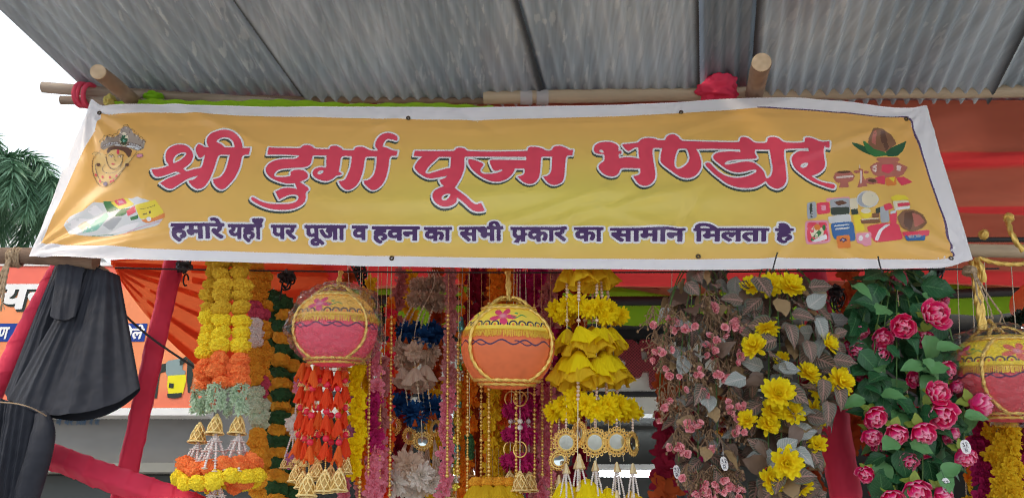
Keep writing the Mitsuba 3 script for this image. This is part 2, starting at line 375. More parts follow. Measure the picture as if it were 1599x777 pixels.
def crumple(c, size, seed, sub=3):
    v = ICO[sub].vertices * (1 + 0.75 * nz(ICO[sub].vertices, 1.7, seed) + 0.5 * nz(ICO[sub].vertices, 4, seed + 5))[:, None]
    return v * np.asarray(size) + c, ICO[sub].faces
k = thing('red_tie', 'crumpled red cloth knotted on the bamboo pole left of the right log', 'tie')
solo(k, crumple(W(1122, 143, 1.95), (0.055, 0.035, 0.05), 3, 4), 'red_cloth', smooth=60)
k = thing('yellow_tie', 'yellowish cloth wad wedged behind the right log end', 'tie')
solo(k, crumple(W(1196, 138, 2.0), (0.032, 0.03, 0.036), 6), 'yellow_cloth', smooth=60)
k = thing('yellow_tie', 'yellow and brown cloth scrap tucked above the upper left banner corner', 'tie')
solo(k, crumple(W(172, 160, 1.94), (0.018, 0.02, 0.022), 8), 'yellow_cloth', smooth=60)

# ------------------------------------------------------------------ cloths
def sheet(rows, nu, nv, disp=None):
    """A cloth through rows of points (each row a curve), displaced along y or by a function of (u, v)."""
    R = np.stack([spline(r, nu) for r in rows]); t = np.linspace(0, 1, len(R)); q = np.linspace(0, 1, nv)
    p = np.stack([[np.interp(q, t, R[:, i, k]) for k in range(3)] for i in range(nu)]).transpose(2, 0, 1)
    if disp is not None:
        u, v = np.meshgrid(np.linspace(0, 1, nu), q); p = p + disp(u, v)
    return p.reshape(-1, 3), gridf(nv, nu)
k = thing('green_cloth', 'bright green cloth strip peeping over the top left edge of the banner', 'cloth')
rows = [[W(178, 158, 1.93), W(330, 156, 1.93), W(560, 160, 1.93), W(770, 164, 1.93)], [W(170, 186, 1.945), W(330, 186, 1.945), W(560, 186, 1.945), W(780, 184, 1.945)]]
solo(k, sheet(rows, 90, 8, lambda u, v: np.stack([0 * u, 0.008 * np.sin(u * 40) * v + 0.004 * np.sin(u * 93 + v * 5), 0.004 * np.sin(u * 17)], -1)), 'green_cloth', smooth=True)
put(k, 'knot', crumple(W(240, 151, 1.96), (0.032, 0.02, 0.013), 4), 'green_cloth', smooth=60)

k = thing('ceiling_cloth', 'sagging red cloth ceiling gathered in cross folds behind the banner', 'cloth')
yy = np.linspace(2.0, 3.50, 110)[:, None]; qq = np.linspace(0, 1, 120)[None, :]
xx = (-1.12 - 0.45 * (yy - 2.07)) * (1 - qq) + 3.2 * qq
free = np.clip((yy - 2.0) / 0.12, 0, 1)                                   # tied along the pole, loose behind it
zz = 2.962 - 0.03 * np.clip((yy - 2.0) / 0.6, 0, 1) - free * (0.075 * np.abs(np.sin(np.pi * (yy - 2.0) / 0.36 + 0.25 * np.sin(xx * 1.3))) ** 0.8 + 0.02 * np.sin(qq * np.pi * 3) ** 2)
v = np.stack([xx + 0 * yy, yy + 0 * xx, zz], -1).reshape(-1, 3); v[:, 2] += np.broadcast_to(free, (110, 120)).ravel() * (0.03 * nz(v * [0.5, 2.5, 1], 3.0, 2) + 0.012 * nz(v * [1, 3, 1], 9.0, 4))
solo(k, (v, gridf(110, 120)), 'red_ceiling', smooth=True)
k = thing('orange_drape', 'orange red cloth swept in radiating folds behind the left red post', 'cloth')
rowsA = [[W(172, 408, 2.06), W(330, 404, 2.5), W(520, 396, 3.2)], [W(180, 418, 2.06), W(330, 470, 2.55), W(500, 520, 3.3)], [W(186, 430, 2.06), W(255, 520, 2.35), W(335, 596, 2.7), W(450, 690, 3.3)]]
solo(k, sheet(rowsA, 60, 90, lambda u, v: np.stack([0 * u, 0 * u, 0.045 * (0.15 + u) * np.sin(v * 38 + 2.5 * u) + 0.02 * u * np.sin(v * 71 + 1)], -1)), 'orange_drape', smooth=True)
k = thing('red_valance', 'dull red cloth band above the green band at the back of the stall', 'cloth')
rows = [[W(430, 400, 3.44), W(900, 404, 3.44), W(1750, 396, 3.44)], [W(430, 446, 3.44), W(900, 450, 3.44), W(1750, 436, 3.44)]]
mat('dull_red', pr((0.30, 0.05, 0.045), 0.8))
solo(k, sheet(rows, 160, 10, lambda u, v: np.stack([0 * u, 0.02 * np.sin(u * 90) * v + 0.02 * np.sin(u * 37), 0.006 * np.sin(u * 60)], -1)), 'dull_red', smooth=True)
k = thing('green_valance', 'lime green cloth band along the back of the stall', 'cloth')
rows = [[W(540, 440, 3.46), W(900, 444, 3.46), W(1750, 430, 3.46)], [W(540, 502, 3.46), W(900, 508, 3.46), W(1300, 500, 3.46), W(1750, 482, 3.46)]]
solo(k, sheet(rows, 160, 10, lambda u, v: np.stack([0 * u, 0.015 * np.sin(u * 70) * v + 0.02 * np.sin(u * 29), 0.006 * np.sin(u * 44)], -1)), 'green_cloth', smooth=True)
def rod(label, cat, pts, r, bsdf='black_metal', name='black_pipe', n=30, group=None):
    k = thing(name, label, cat, group); solo(k, tube(spline(pts, n), r, 10), bsdf, smooth=40); return k
rod('black pipe running along the green band at the back of the stall', 'pipe', [W(380, 462, 3.38), W(1060, 469, 3.38), W(1760, 446, 3.38)], 0.022)
rod('upright black pipe behind the pink blossom vine', 'pipe', [W(1064, 400, 3.3), W(1066, 800, 3.3)], 0.026)
rod('taut thin black wire stretched just under the banner', 'wire', [W(180, 418, 1.97), W(700, 425, 1.97), W(1560, 419, 1.97)], 0.0022, name='black_wire', n=40)
rod('black cable sloping down from the black cloth to the yellow drill picture', 'cable', [W(183, 478, 2.0), W(240, 530, 2.02), W(302, 572, 2.05), W(420, 660, 2.1)], 0.003, name='black_cable', n=30)
rod('bamboo pole sticking out right of the banner', 'pole', [W(1380, 388, 1.93), W(1800, 396, 1.96)], 0.0185, 'bamboo', 'bamboo_pole')
rod('dark pole end tied with jute at the lower left corner of the banner', 'pole', [W(-120, 408, 1.86), W(28, 399, 1.865), W(150, 408, 1.87)], 0.022, 'bark', 'wooden_pole')
rod('black pipe above the right bamboo pole', 'pipe', [W(1440, 374, 2.05), W(1760, 374, 2.05)], 0.0075)

# ------------------------------------------------------------------ cloth-wrapped posts
def wrapped(label, a, b, r, square=False, seed=0, pitch=0.09, name='red_post'):
    k = thing(name, label, 'post'); n = 130; p = spline([a, b], n)
    if square: sec = lambda th: 1.0 / np.maximum(np.abs(np.cos(th + 0.5)) ** 6 + np.abs(np.sin(th + 0.5)) ** 6, 1e-9) ** (1 / 6)
    else: sec = lambda th: 1 + 0 * th
    v, f = tube(p, r, 28, True, lambda s, th: sec(th) * (1 + 0.085 * (((s / pitch - th / (2 * np.pi)) % 1) ** 3) + 0.02 * np.sin(s * 160 + 3 * np.sin(th * 2))))
    v = v + 0.2 * r * np.stack([nz(v * [1, 1, 0.6], 18, seed + i) for i in range(3)], -1)
    solo(k, (v, f), 'red_cloth', smooth=32)
# their feet stand on the ground
def foot(u, v, Y, u2, v2, z=0.0):
    a, b = W(u, v, Y), W(u2, v2, Y); t = (z - a[2]) / (b[2] - a[2]); return a, a + t * (b - a)
a, b = foot(272, 405, 2.08, 190, 777); wrapped('red cloth wrapped square post right of the black cloth', a, b, 0.025, True, 2)
a, b = foot(1268, 418, 2.10, 1322, 777); wrapped('thick round red cloth wrapped post at the right between two flower vines', a + [0, 0, 0.25], b, 0.039, False, 5)
a, b = W(105, 396, 1.97), W(-12, 616, 1.95); wrapped('slanting red cloth wrapped pole beside the black cloth at the far left', a, a + 1.25 * (b - a), 0.024, False, 8)
wrapped('red cloth wrapped cross rail tied to the lower left post', W(20, 692, 2.02), W(330, 800, 1.98), 0.026, True, 11, 0.06, 'red_rail')

# ------------------------------------------------------------------ shops behind
YS = 5.0
def flat(pts, Y, holes=()):
    """A flat print on a board Y metres ahead: a triangulated polygon."""
    p = Polygon(pts, holes).buffer(0)
    mb = MB()
    for g in getattr(p, 'geoms', [p]):
        v, f = trimesh.creation.triangulate_polygon(g, engine='earcut'); mb.add((np.stack([v[:, 0], 0 * v[:, 0] + Y, v[:, 1]], -1), f))
    return mb.mesh()
def on_board(pts, Y): return [tuple(W(u, v, Y)[[0, 2]]) for u, v in pts]

k = thing('hardware_shop', 'low grey shop with shutter boxes behind the red posts at the lower left', 'shop')
xl, xr = -8.0, W(420, 600, YS)[0]
zt, zb = W(0, 416, YS)[2], W(200, 636, YS)[2]
put(k, 'wall', bx(xl, xr, YS + 0.12, YS + 0.4, zb - 0.34, zt - 0.02), 'grey_wall')
put(k, 'ledge', bx(xl, xr, YS + 0.02, YS + 0.117, zb - 0.40, zb - 0.343), 'ledge_grey')
put(k, 'shutter_box', bx(xl, xr, YS + 0.16, YS + 0.5, zb - 0.86, zb - 0.403), 'shutter_grey')
put(k, 'back_wall', bx(xl, xr, YS + 2.6, YS + 2.8, 0, zt), 'dark_wall')
put(k, 'side_wall', bx(xl - 0.2, xl - 0.003, YS + 0.1, YS + 2.8, 0, zt), 'dark_wall')
put(k, 'roof', bx(xl, xr, YS + 0.403, YS + 2.8, zt - 0.12, zt - 0.025), 'concrete')
put(k, 'beam', bx(xl, xr, YS + 0.25, YS + 0.45, zb - 1.02, zb - 0.865), 'maroon_paint')
for i in range(3):
    put(k, 'shelf', bx(xl, xr, YS + 1.9, YS + 2.55, 0.5 + 0.55 * i, 0.54 + 0.55 * i), 'maroon_paint')
k2 = thing('teal_cabinet', 'dull teal cabinet standing in the dark shop at the lower left corner', 'cabinet')
c = W(68, 770, YS + 0.6)
put(k2, 'body', trimesh.util.concatenate([bx(c[0] - 0.26, c[0] + 0.26, YS + 0.5, YS + 0.9, 0.0, c[2] + 0.08)]), 'teal_paint')
put(k2, 'top', bx(c[0] - 0.28, c[0] + 0.28, YS + 0.48, YS + 0.92, c[2] + 0.083, c[2] + 0.11), 'shutter_grey')

kb = thing('shop_signboard', 'orange hardware shop board with a blue text band and a drill picture', 'signboard')
xr2 = W(330, 600, YS)[0]
put(kb, 'panel', bx(xl, xr2, YS + 0.0, YS + 0.117, zb, zt), 'orange_board')
put(kb, 'edge_strip', bx(xl, xr2, YS - 0.01, YS + 0.117, zb - 0.05, zb - 0.003), 'board_white')
put(kb, 'edge_strip', bx(xl, xr2, YS - 0.012, YS + 0.1, zt + 0.002, zt + 0.03), 'board_white')
z0, z1 = W(0, 533, YS)[2], W(0, 505, YS)[2]
put(kb, 'blue_band', flat([(xl + 0.1, z0), (W(228, 520, YS)[0], z0), (W(228, 520, YS)[0], z1), (xl + 0.1, z1)], YS - 0.004), 'board_blue')
SIGN = '''0,985 15,1000 1507,1000 1537,970 1537,836 1507,806 1407,799 1403,627 1389,615 1388,582 1375,573 1373,552 1332,515 1328,493 1313,478 1290,473 1254,433 1230,428 1216,404 1228,379 1364,244 1388,239 1456,167 1478,164 1480,143 1493,134 1493,105 1480,96 1478,75 1403,0 1343,0 1307,41 1284,45 1000,328 996,352 940,403 923,454 896,493 896,597 940,657 973,658 985,672 1075,672 1084,659 1119,657 1150,634 1190,663 1194,716 1207,725 1209,745 1194,761 1192,797 1178,806 809,806 793,797 791,30 776,15 612,15 582,45 582,212 571,227 507,224 493,209 343,209 332,223 284,224 244,252 224,254 202,280 179,284 149,313 147,334 119,358 117,379 104,388 87,439 75,448 73,482 60,493 60,597 75,612 155,629 164,642 187,646 218,676 223,764 195,806 30,806 0,836;335,504 306,460 318,438 376,403 465,404 478,418 513,420 537,448 558,450 578,469 582,788 576,802 446,806 433,800 433,642 419,630 418,597 390,558 388,537 358,507|0,985 16,1000 1136,1000 1167,970 1167,833 1136,803 1032,803 1015,787 1015,30 984,0 833,0 803,30 798,798 713,803 698,790 697,409 683,398 682,364 669,355 667,333 639,309 636,288 545,227 498,227 485,212 333,212 322,226 288,227 278,240 227,258 167,318 164,339 136,379 136,412 121,425 121,788 107,803 30,803 0,833;333,500 335,450 375,410 442,410 483,448 485,530 500,548 500,785 490,801 336,803 320,793 318,518|0,710 11,720 54,721 64,728 63,745 54,753 54,839 97,925 172,978 238,990 248,1000 387,1000 396,990 441,989 448,980 505,968 548,946 564,927 613,903 650,863 667,860 784,721 1377,721 1387,740 1376,753 1375,777 1353,822 1329,846 1299,860 1194,849 1161,925 1161,968 1183,989 1216,990 1226,1000 1323,1000 1333,990 1366,989 1409,968 1473,892 1516,806 1517,783 1541,724 1645,720 1667,688 1667,613 1656,591 1645,581 1571,581 1559,570 1559,43 1538,11 1419,11 1409,22 1409,353 1399,365 1382,363 1346,328 1301,226 1258,226 1249,236 1194,247 1172,269 1172,312 1182,321 1184,349 1176,364 1151,376 1108,376 1088,359 1076,334 1076,300 1108,258 1110,242 1269,97 1258,54 1241,51 1194,0 1161,0 1140,11 989,161 957,204 945,250 935,258 935,291 925,301 935,398 957,441 1000,484 1043,505 1078,506 1086,516 1172,516 1180,506 1215,505 1280,473 1333,505 1404,519 1409,569 1401,580 865,578 860,32 839,11 731,11 710,32 710,256 703,267 555,267 538,204 505,172 419,172 398,183 333,247 312,290 312,366 344,398 397,417 397,571 386,581 249,581 237,568 237,22 226,11 108,11 97,22 97,570 85,581 22,581 0,602;548,422 560,409 706,412 706,577 552,577;205,752 217,726 228,720 571,720 584,733 567,759 548,763 510,805 423,848 387,849 374,860 280,860 269,849 241,847 205,807|0,765 0,809 15,824 15,882 27,891 29,912 88,971 108,973 147,1000 353,1000 362,988 412,971 476,901 496,893 514,907 515,971 544,1000 1044,1000 1074,956 1074,824 1061,815 1059,794 1038,792 1029,779 941,779 927,763 926,29 897,0 721,0 706,15 704,35 691,44 691,335 679,352 539,351 530,339 529,309 517,300 500,250 456,221 338,221 329,233 309,235 286,262 265,265 235,294 231,318 206,338 204,359 176,397 176,500 190,512 193,550 167,572 88,603 29,662 29,694 15,706 14,753;547,779 529,763 532,581 547,574 683,577 691,591 688,772 675,779'''
GLYPH = {}
for name, g in zip(('yar', 'na', 'mile', 'bha'), SIGN.strip().split('|')):
    ps = []
    for poly in g.split('/'):
        rings = [[tuple(map(float, q.split(','))) for q in r.split()] for r in poly.split(';')]
        ps.append(Polygon(rings[0], [r for r in rings[1:] if len(r) > 3]).buffer(0))
    GLYPH[name] = unary_union(ps)
def lettering(key, glyph, u0, v0, u1, v1, Y, bsdf, name, grow=0, slant=0.0):
    """A word as flat print on the board at Y, filling the box."""
    g = GLYPH[glyph].buffer(grow) if grow else GLYPH[glyph]
    if slant: g = affinity.skew(g, xs=slant, origin=(0, 0))
    bb = g.bounds; a, b = W(u0, v1, Y)[[0, 2]], W(u1, v0, Y)[[0, 2]]
    g = affinity.affine_transform(g, [(b[0] - a[0]) / (bb[2] - bb[0]), 0, 0, (b[1] - a[1]) / (bb[3] - bb[1]), 0, 0])
    g = affinity.translate(g, a[0] - g.bounds[0], a[1] - g.bounds[1])
    mb = MB()
    for q in getattr(g, 'geoms', [g]):
        v, f = trimesh.creation.triangulate_polygon(q, engine='earcut'); mb.add((np.stack([v[:, 0], 0 * v[:, 0] + Y, v[:, 1]], -1), f))
    return put(key, name, mb.mesh(), bsdf)
lettering(kb, 'yar', -6, 445, 86, 487, YS - 0.004, 'board_dark', 'letter_shadow', 34)
lettering(kb, 'yar', -8, 443, 82, 483, YS - 0.008, 'board_white', 'lettering', 14)
lettering(kb, 'na', -6, 510, 16, 529, YS - 0.008, 'board_white', 'lettering')
lettering(kb, 'mile', 184, 506, 228, 529, YS - 0.008, 'board_white', 'lettering', 0, 8)
def zq(pts): return [(160 + x / 3.887, 480 + y / 3.887) for x, y in pts]
tool = [('board_dark', [(305, 375), (335, 345), (385, 338), (388, 385), (352, 395), (345, 425), (330, 550), (310, 548), (318, 432), (300, 425), (318, 398)]),
        ('board_grey', [(385, 335), (400, 322), (470, 308), (490, 318), (485, 375), (505, 385), (500, 405), (395, 420), (385, 395)]),
        ('board_yellow', [(398, 412), (505, 405), (508, 440), (488, 520), (400, 525), (392, 470)]),
        ('board_dark', [(392, 522), (482, 515), (478, 540), (440, 550), (395, 545)]),
        ('board_dark', [(515, 300), (555, 290), (552, 400), (530, 515), (518, 515), (512, 430)]),
        ('board_dark', [(468, 320), (510, 292), (520, 305), (485, 345), (470, 350)]),
        ('board_dark', [(405, 455), (433, 460), (430, 488), (402, 484)])]
for i, (m_, pts) in enumerate(tool):
    put(kb, 'drill_picture', flat(on_board(zq(pts), YS - 0.004 - 0.001 * i), YS - 0.004 - 0.001 * i), m_)
kt = put(k, 'painted_line', MB().add(flat([(xl + 0.2, zb - 0.2), (xl + 0.21, zb - 0.2), (xl + 0.21, zb - 0.19)], YS + 0.115)).mesh(), 'scribble_blue')
for i, (g, u0, u1) in enumerate((('mile', 66, 84), ('na', 86, 97), ('yar', 99, 116), ('mile', 118, 136), ('na', 138, 146), ('yar', 147, 156))):
    lettering(k, g, u0, 653, u1, 663, YS + 0.114, 'scribble_blue', 'painted_word')

# shop with the lit sign behind the stall
k = thing('pooja_shop', 'dark shop with a cream letter board behind the hanging garlands', 'shop')
xa, xb = xr + 0.05, 6.0
zs1, zs0 = W(1000, 533, YS)[2], W(1000, 618, YS)[2]
put(k, 'upper_wall', bx(xa, xb, YS + 0.15, YS + 0.4, W(1000, 512, YS)[2], 6.0), 'dark_wall')
put(k, 'frame_rail', bx(xa, xb, YS - 0.02, YS + 0.147, zs1 + 0.002, W(1000, 515, YS)[2]), 'black_metal')
xc = W(1185, 570, YS)[0]
put(k, 'letter_board', bx(xa, xc, YS + 0.0, YS + 0.145, zs0 + 0.03, zs1), 'cream_board')
put(k, 'frame_rail', bx(xa, xb, YS - 0.02, YS + 0.147, zs0, zs0 + 0.027), 'black_metal')
zc = W(1000, 645, YS)[2]
put(k, 'lower_strip', bx(xa, xc, YS + 0.01, YS + 0.145, zc, zs0 - 0.003), 'cream_board')
put(k, 'dark_infill', bx(xc + 0.003, xb, YS + 0.02, YS + 0.145, zc, zs1), 'dark_wall')  # plain dark wall filling the front right of the letter board
put(k, 'back_wall', bx(xa, xb, YS + 3.5, YS + 3.7, 0, 3.3), 'dark_wall')
put(k, 'ceiling', bx(xa, xb, YS + 0.403, YS + 3.49, 2.75, 2.85), 'dark_wall')
put(k, 'side_wall', bx(xa - 0.04, xa + 0.06, YS + 0.41, YS + 3.49, 0, 2.748), 'dark_wall')
put(k, 'side_wall', bx(xb - 0.1, xb, YS + 0.41, YS + 3.49, 0, 2.748), 'dark_wall')
mat('led_red', pr(P(lambda p, n, uv: mikit.mix((0.10, 0.012, 0.018), (0.42, 0.05, 0.06), mikit.smoothstep(0.3, 0.7, 0.5 + 0.5 * dr.sin(p.x * 300) * dr.sin(p.z * 300)))), 0.4))
for u0, u1 in ((966, 1036), (1110, 1180), (840, 910)):
    g = GLYPH['bha'].buffer(6); bb = g.bounds
    a_, b_ = W(u0, 607, YS)[[0, 2]], W(u1, 532, YS)[[0, 2]]
    g = affinity.translate(affinity.affine_transform(g, [(b_[0] - a_[0]) / (bb[2] - bb[0]), 0, 0, (b_[1] - a_[1]) / (bb[3] - bb[1]), 0, 0]), a_[0], a_[1])
    mb = MB()
    for q in getattr(g, 'geoms', [g]): mb.add(trimesh.creation.extrude_polygon(q, 0.04, engine='earcut'), np.array([[1, 0, 0, 0], [0, 0, -1, YS - 0.003], [0, 1, 0, 0], [0, 0, 0, 1.0]]))
    put(k, 'sign_letter', mb.mesh(), 'led_red')
k2 = thing('added_awning', 'added dark awning that dims the gap between the stall and the dark shop', 'awning')  # added to block skylight and darken the shop behind the stall
rows = [[(-1.3, 3.52, 3.12), (1.0, 3.52, 3.12), (4.6, 3.52, 3.12)], [(-1.3, 4.3, 3.2), (1.0, 4.3, 3.16), (4.6, 4.3, 3.2)], [(-1.3, 5.1, 3.34), (1.0, 5.1, 3.34), (4.6, 5.1, 3.34)]]
solo(k2, sheet(rows, 40, 16, lambda u, v: np.stack([0 * u, 0 * u, 0.02 * np.sin(u * 30) * np.sin(v * 3.1)], -1)), 'black_cloth', smooth=True)
for i, zsh in enumerate((0.9, 1.5, 2.05)):
    put(k, 'shelf', bx(xa + 0.1, xb - 0.1, YS + 3.0, YS + 3.45, zsh, zsh + 0.04), 'shutter_grey')
scene['material_tube_light_glow'] = {'type': 'diffuse', 'reflectance': rgb((0.8, 0.8, 0.8))}
def tube_light(label, u0, u1, v, Y):
    k = thing('tube_light', label, 'lamp', None)
    a_, b_ = W(u0, v, Y), W(u1, v, Y)
    put(k, 'batten', bx(a_[0] - 0.04, b_[0] + 0.04, Y - 0.02, Y + 0.03, a_[2] + 0.022, a_[2] + 0.07), 'white_paint')
    key = put(k, 'tube', tube(spline([a_, b_], 4), 0.024, 10), 'tube_light_glow', smooth=40)
    scene[key]['emitter'] = {'type': 'area', 'radiance': rgb((9.0, 10.0, 10.5))}
tube_light('glowing tube light in the dark shop behind the yellow hanging', 935, 1110, 739, 6.2)
tube_light('glowing tube light in the dark shop seen through the orange garlands', 690, 876, 739, 6.2)

# ------------------------------------------------------------------ the banner: a printed flex sheet, 2.4 m by 0.5 m
TOPE = PchipInterpolator([0, .0157, .0767, .2759, .4212, .5511, .6891, .7872, .8909, .9672, 1], [2.879, 2.8658, 2.868, 2.8614, 2.8593, 2.8658, 2.8768, 2.8922, 2.8812, 2.8571, 2.8571])
BOTE = PchipInterpolator([0, .242, .4452, .6744, .8498, .9573, 1], [2.3679, 2.3502, 2.3362, 2.3309, 2.3327, 2.3362, 2.3591])
def ridge(x): return np.exp(-x * x)
def wrinkle(a, b):
    """Relief of the sheet in metres: sagging waves, folds that run from the tied corners, creases."""
    q = np.stack([a * 2.4, b * 0.53, 0 * a], -1)
    w = 0.010 * np.sin(np.pi * a) * np.sin(np.pi * b)
    w = w + 0.0045 * np.sin(a * 9 + 1) * np.sin(b * 3.1)
    w = w + 0.0085 * ridge((b - 0.40 - 0.03 * np.sin(a * 14)) / 0.055) * np.clip(np.sin((a - 0.2) * 5.2), 0, 1) - 0.004 * ridge((b - 0.29) / 0.07) * np.clip(np.sin((a - 0.3) * 5), 0, 1)
    w = w + 0.003 * ridge((b - 0.865 - 0.012 * np.sin(a * 37) - 0.02 * np.sin(a * 11)) / 0.022)
    for a0, b0, sg in ((0.0, 0.02, 1), (1.0, 0.02, 1), (0.0, 0.98, -1), (1.0, 1.0, -1)):   # radiating folds at the corners
        dx, dy = np.abs(a - a0) * 2.4, np.abs(b - b0) * 0.53; rr = np.hypot(dx, dy); th = np.arctan2(dy, dx + 1e-6)
        w = w + 0.0055 * np.exp(-rr / 0.26) * np.clip(rr / 0.06, 0, 1) * np.sin(th * 15 + a0 * 2)
    for a0, b0, an, L, s in ((.55, .33, .35, .09, .0045), (.60, .30, .5, .07, -.004), (.64, .36, .25, .08, .005), (.57, .24, 1.1, .03, .0045), (.70, .28, 1.0, .04, -.004), (.66, .25, -.4, .05, .004), (.80, .10, .8, .05, .004), (.86, .12, -.7, .05, .004), (.35, .86, .5, .04, .003), (.47, .88, -.7, .04, -.003), (.12, .12, .3, .06, .006), (.16, .86, -.5, .09, .005), (.9, .75, .45, .10, .006), (.78, .9, .3, .12, .004)):
        dx, dy = (a - a0) * 2.4, (b - b0) * 0.53; along = dx * math.cos(an) + dy * math.sin(an); ac = -dx * math.sin(an) + dy * math.cos(an)
        w = w + s * ridge(along / (L * 2.4)) * ridge(ac / 0.014) * 1.5
    w = w + 0.006 * (meshkit.noise(q * 6.0, 5) - 0.5) + 0.0022 * (meshkit.noise(q * [14, 22, 1], 8) - 0.5)
    for a0 in (0.10, 0.335, 0.66, 0.9):                                   # vertical fold marks from storage
        w = w + 0.0011 * np.abs(np.clip(1 - np.abs(a - a0) * 2.4 / 0.02, 0, 1))
    return w
def BAN(a, b, off=0.0):
    a, b = np.asarray(a, float), np.asarray(b, float)
    xb, xt = -1.2349 + a * 2.4104, -1.2199 + a * 2.4166
    p = np.stack([xb + (xt - xb) * b, 1.822 + 0.063 * b, BOTE(a) + (TOPE(a) - BOTE(a)) * b], -1)
    n = unit(np.array([0, -0.53, 0.063]))
    return p + (wrinkle(a, b) + off)[..., None] * n if np.ndim(off) else p + (wrinkle(a, b)[..., None] + off) * n
def ban_uv(u, v):
    """Banner coordinates of a surveyed direction."""
    ab = np.array([(u - 90) / 1390, (410 - v) / 245])
    for _ in range(8):
        def pj(ab):
            a, b = ab; p = np.array([-1.2349 + a * 2.4104 + (0.015 + a * 0.0062) * b, 1.822 + 0.063 * b, float(BOTE(np.clip(a, 0, 1)) + (TOPE(np.clip(a, 0, 1)) - BOTE(np.clip(a, 0, 1))) * b)]) - [0, 0, EYE]
            z = p[1] * math.cos(PITCH) + p[2] * math.sin(PITCH); y = -p[1] * math.sin(PITCH) + p[2] * math.cos(PITCH)
            return np.array([799.5 + FOCAL * p[0] / z, 388.5 - FOCAL * y / z])
        f0 = pj(ab); J = np.stack([(pj(ab + [1e-4, 0]) - f0) / 1e-4, (pj(ab + [0, 1e-4]) - f0) / 1e-4], 1)
        ab = ab + np.linalg.solve(J, np.array([u, v]) - f0)
    return ab
SM, TM = 2.4, 0.53                                                        # metric size of the print
def flex(c, rough=0.33): return pr(c, rough, specular=0.45)
def ground_print(p, n, uv):                                               # orange yellow print with a yellow glow in the middle
    d = dr.square((uv.x - 0.57) / 0.34) + dr.square((uv.y - 0.36) / 0.36)
    return mikit.mix((0.83, 0.46, 0.13), (0.78, 0.65, 0.13), dr.exp(-d * 1.2))
mat('print_ground', flex(P(ground_print)))
for nm, c in dict(red=(0.78, 0.075, 0.125), white=(0.82, 0.80, 0.83), shadow=(0.06, 0.075, 0.06), purple=(0.085, 0.04, 0.14), rule=(0.12, 0.07, 0.16), brown=(0.27, 0.13, 0.07), dark_brown=(0.15, 0.07, 0.045),
                  green=(0.05, 0.20, 0.06), dark_green=(0.03, 0.11, 0.05), copper=(0.52, 0.17, 0.13), pale=(0.80, 0.62, 0.56), grey=(0.42, 0.44, 0.47), light_grey=(0.66, 0.68, 0.70), blue=(0.06, 0.16, 0.40), teal=(0.25, 0.55, 0.45), pink=(0.78, 0.32, 0.42),
                  yellow=(0.86, 0.68, 0.06), bronze=(0.34, 0.27, 0.22), cream=(0.78, 0.70, 0.52), skin=(0.82, 0.54, 0.20), orange=(0.80, 0.25, 0.06)).items():
    mat('print_' + nm, flex(c))
k_ban = thing('banner', 'long yellow shop banner with a white border and big red Hindi lettering', 'banner')
na, nb = 301, 67                                                          # an 8 mm grid that the prints share
aa, bb = np.meshgrid(np.linspace(0, 1, na), np.linspace(0, 1, nb))
# the free corners curl and end in tied tips
tip = 0.010 * (ridge((aa - 1) / 0.012) * ridge((bb - 1) / 0.06) + ridge(aa / 0.010) * ridge((bb - 1) / 0.07))
pts = BAN(aa, bb); pts[..., 2] += tip
bv = pts.reshape(-1, 3); bf = gridf(nb, na)
solo(k_ban, (bv, bf), 'print_white', smooth=True)
BN = unit(np.array([0, -0.53, 0.063]))

import shapely
def ban_patch(shape, off, edge=None):
    """A flat printed shape, in metres on the sheet, cut along the sheet's grid and laid on its relief."""
    gx, gy = SM / (na - 1), TM / (nb - 1)
    shapely.prepare(shape); x0, y0, x1, y1 = shape.bounds
    i, j = np.meshgrid(np.arange(max(0, int(x0 / gx)), min(na - 1, int(x1 / gx) + 1)), np.arange(max(0, int(y0 / gy)), min(nb - 1, int(y1 / gy) + 1)), indexing='ij')
    i, j = i.ravel(), j.ravel()
    cells = shapely.box(i * gx, j * gy, (i + 1) * gx, (j + 1) * gy)
    full = shapely.contains(shape, cells); part_ = ~full & shapely.intersects(shape, cells)
    mb = MB()
    if full.any():
        x, y = i[full] * gx, j[full] * gy
        q = np.stack([np.stack([x, y], -1), np.stack([x + gx, y], -1), np.stack([x + gx, y + gy], -1), np.stack([x, y + gy], -1)], 1).reshape(-1, 2)
        mb.add((q, np.arange(len(q)).reshape(-1, 4)))
    for g in shapely.intersection(cells[part_], shape):
        for h in getattr(g, 'geoms', [g]):
            if h.geom_type != 'Polygon' or h.area < 1e-9: continue
            xy = np.array(h.exterior.coords)[:-1]
            if len(h.interiors) == 0 and (len(xy) == 3 or (len(xy) == 4 and abs(h.area - h.convex_hull.area) < 1e-12)):
                mb.add((xy, np.array([[0, 1, 2]] if len(xy) == 3 else [[0, 1, 2], [0, 2, 3]])))
            else: mb.add(trimesh.creation.triangulate_polygon(h, engine='earcut'))
    if not mb.v: return None
    v, f = mb.mesh()
    v, inv = np.unique(np.round(v[:, :2], 6), axis=0, return_inverse=True); f = inv.ravel()[f]
    f = f[(f[:, 0] != f[:, 1]) & (f[:, 1] != f[:, 2]) & (f[:, 0] != f[:, 2])]
    a, b = np.clip(v[:, 0] / gx, 0, na - 1 - 1e-9), np.clip(v[:, 1] / gy, 0, nb - 1 - 1e-9)
    ia, ib = a.astype(int), b.astype(int); a, b = (a - ia)[:, None], (b - ib)[:, None]
    p = pts[ib, ia] * (1 - a) * (1 - b) + pts[ib, ia + 1] * a * (1 - b) + pts[ib + 1, ia] * (1 - a) * b + pts[ib + 1, ia + 1] * a * b + off * BN
    q, r, t = p[f[:, 0]], p[f[:, 1]], p[f[:, 2]]
    up = np.cross(r - q, t - q)[:, 1] > 0
    f[up] = f[up][:, ::-1]
    return p, f
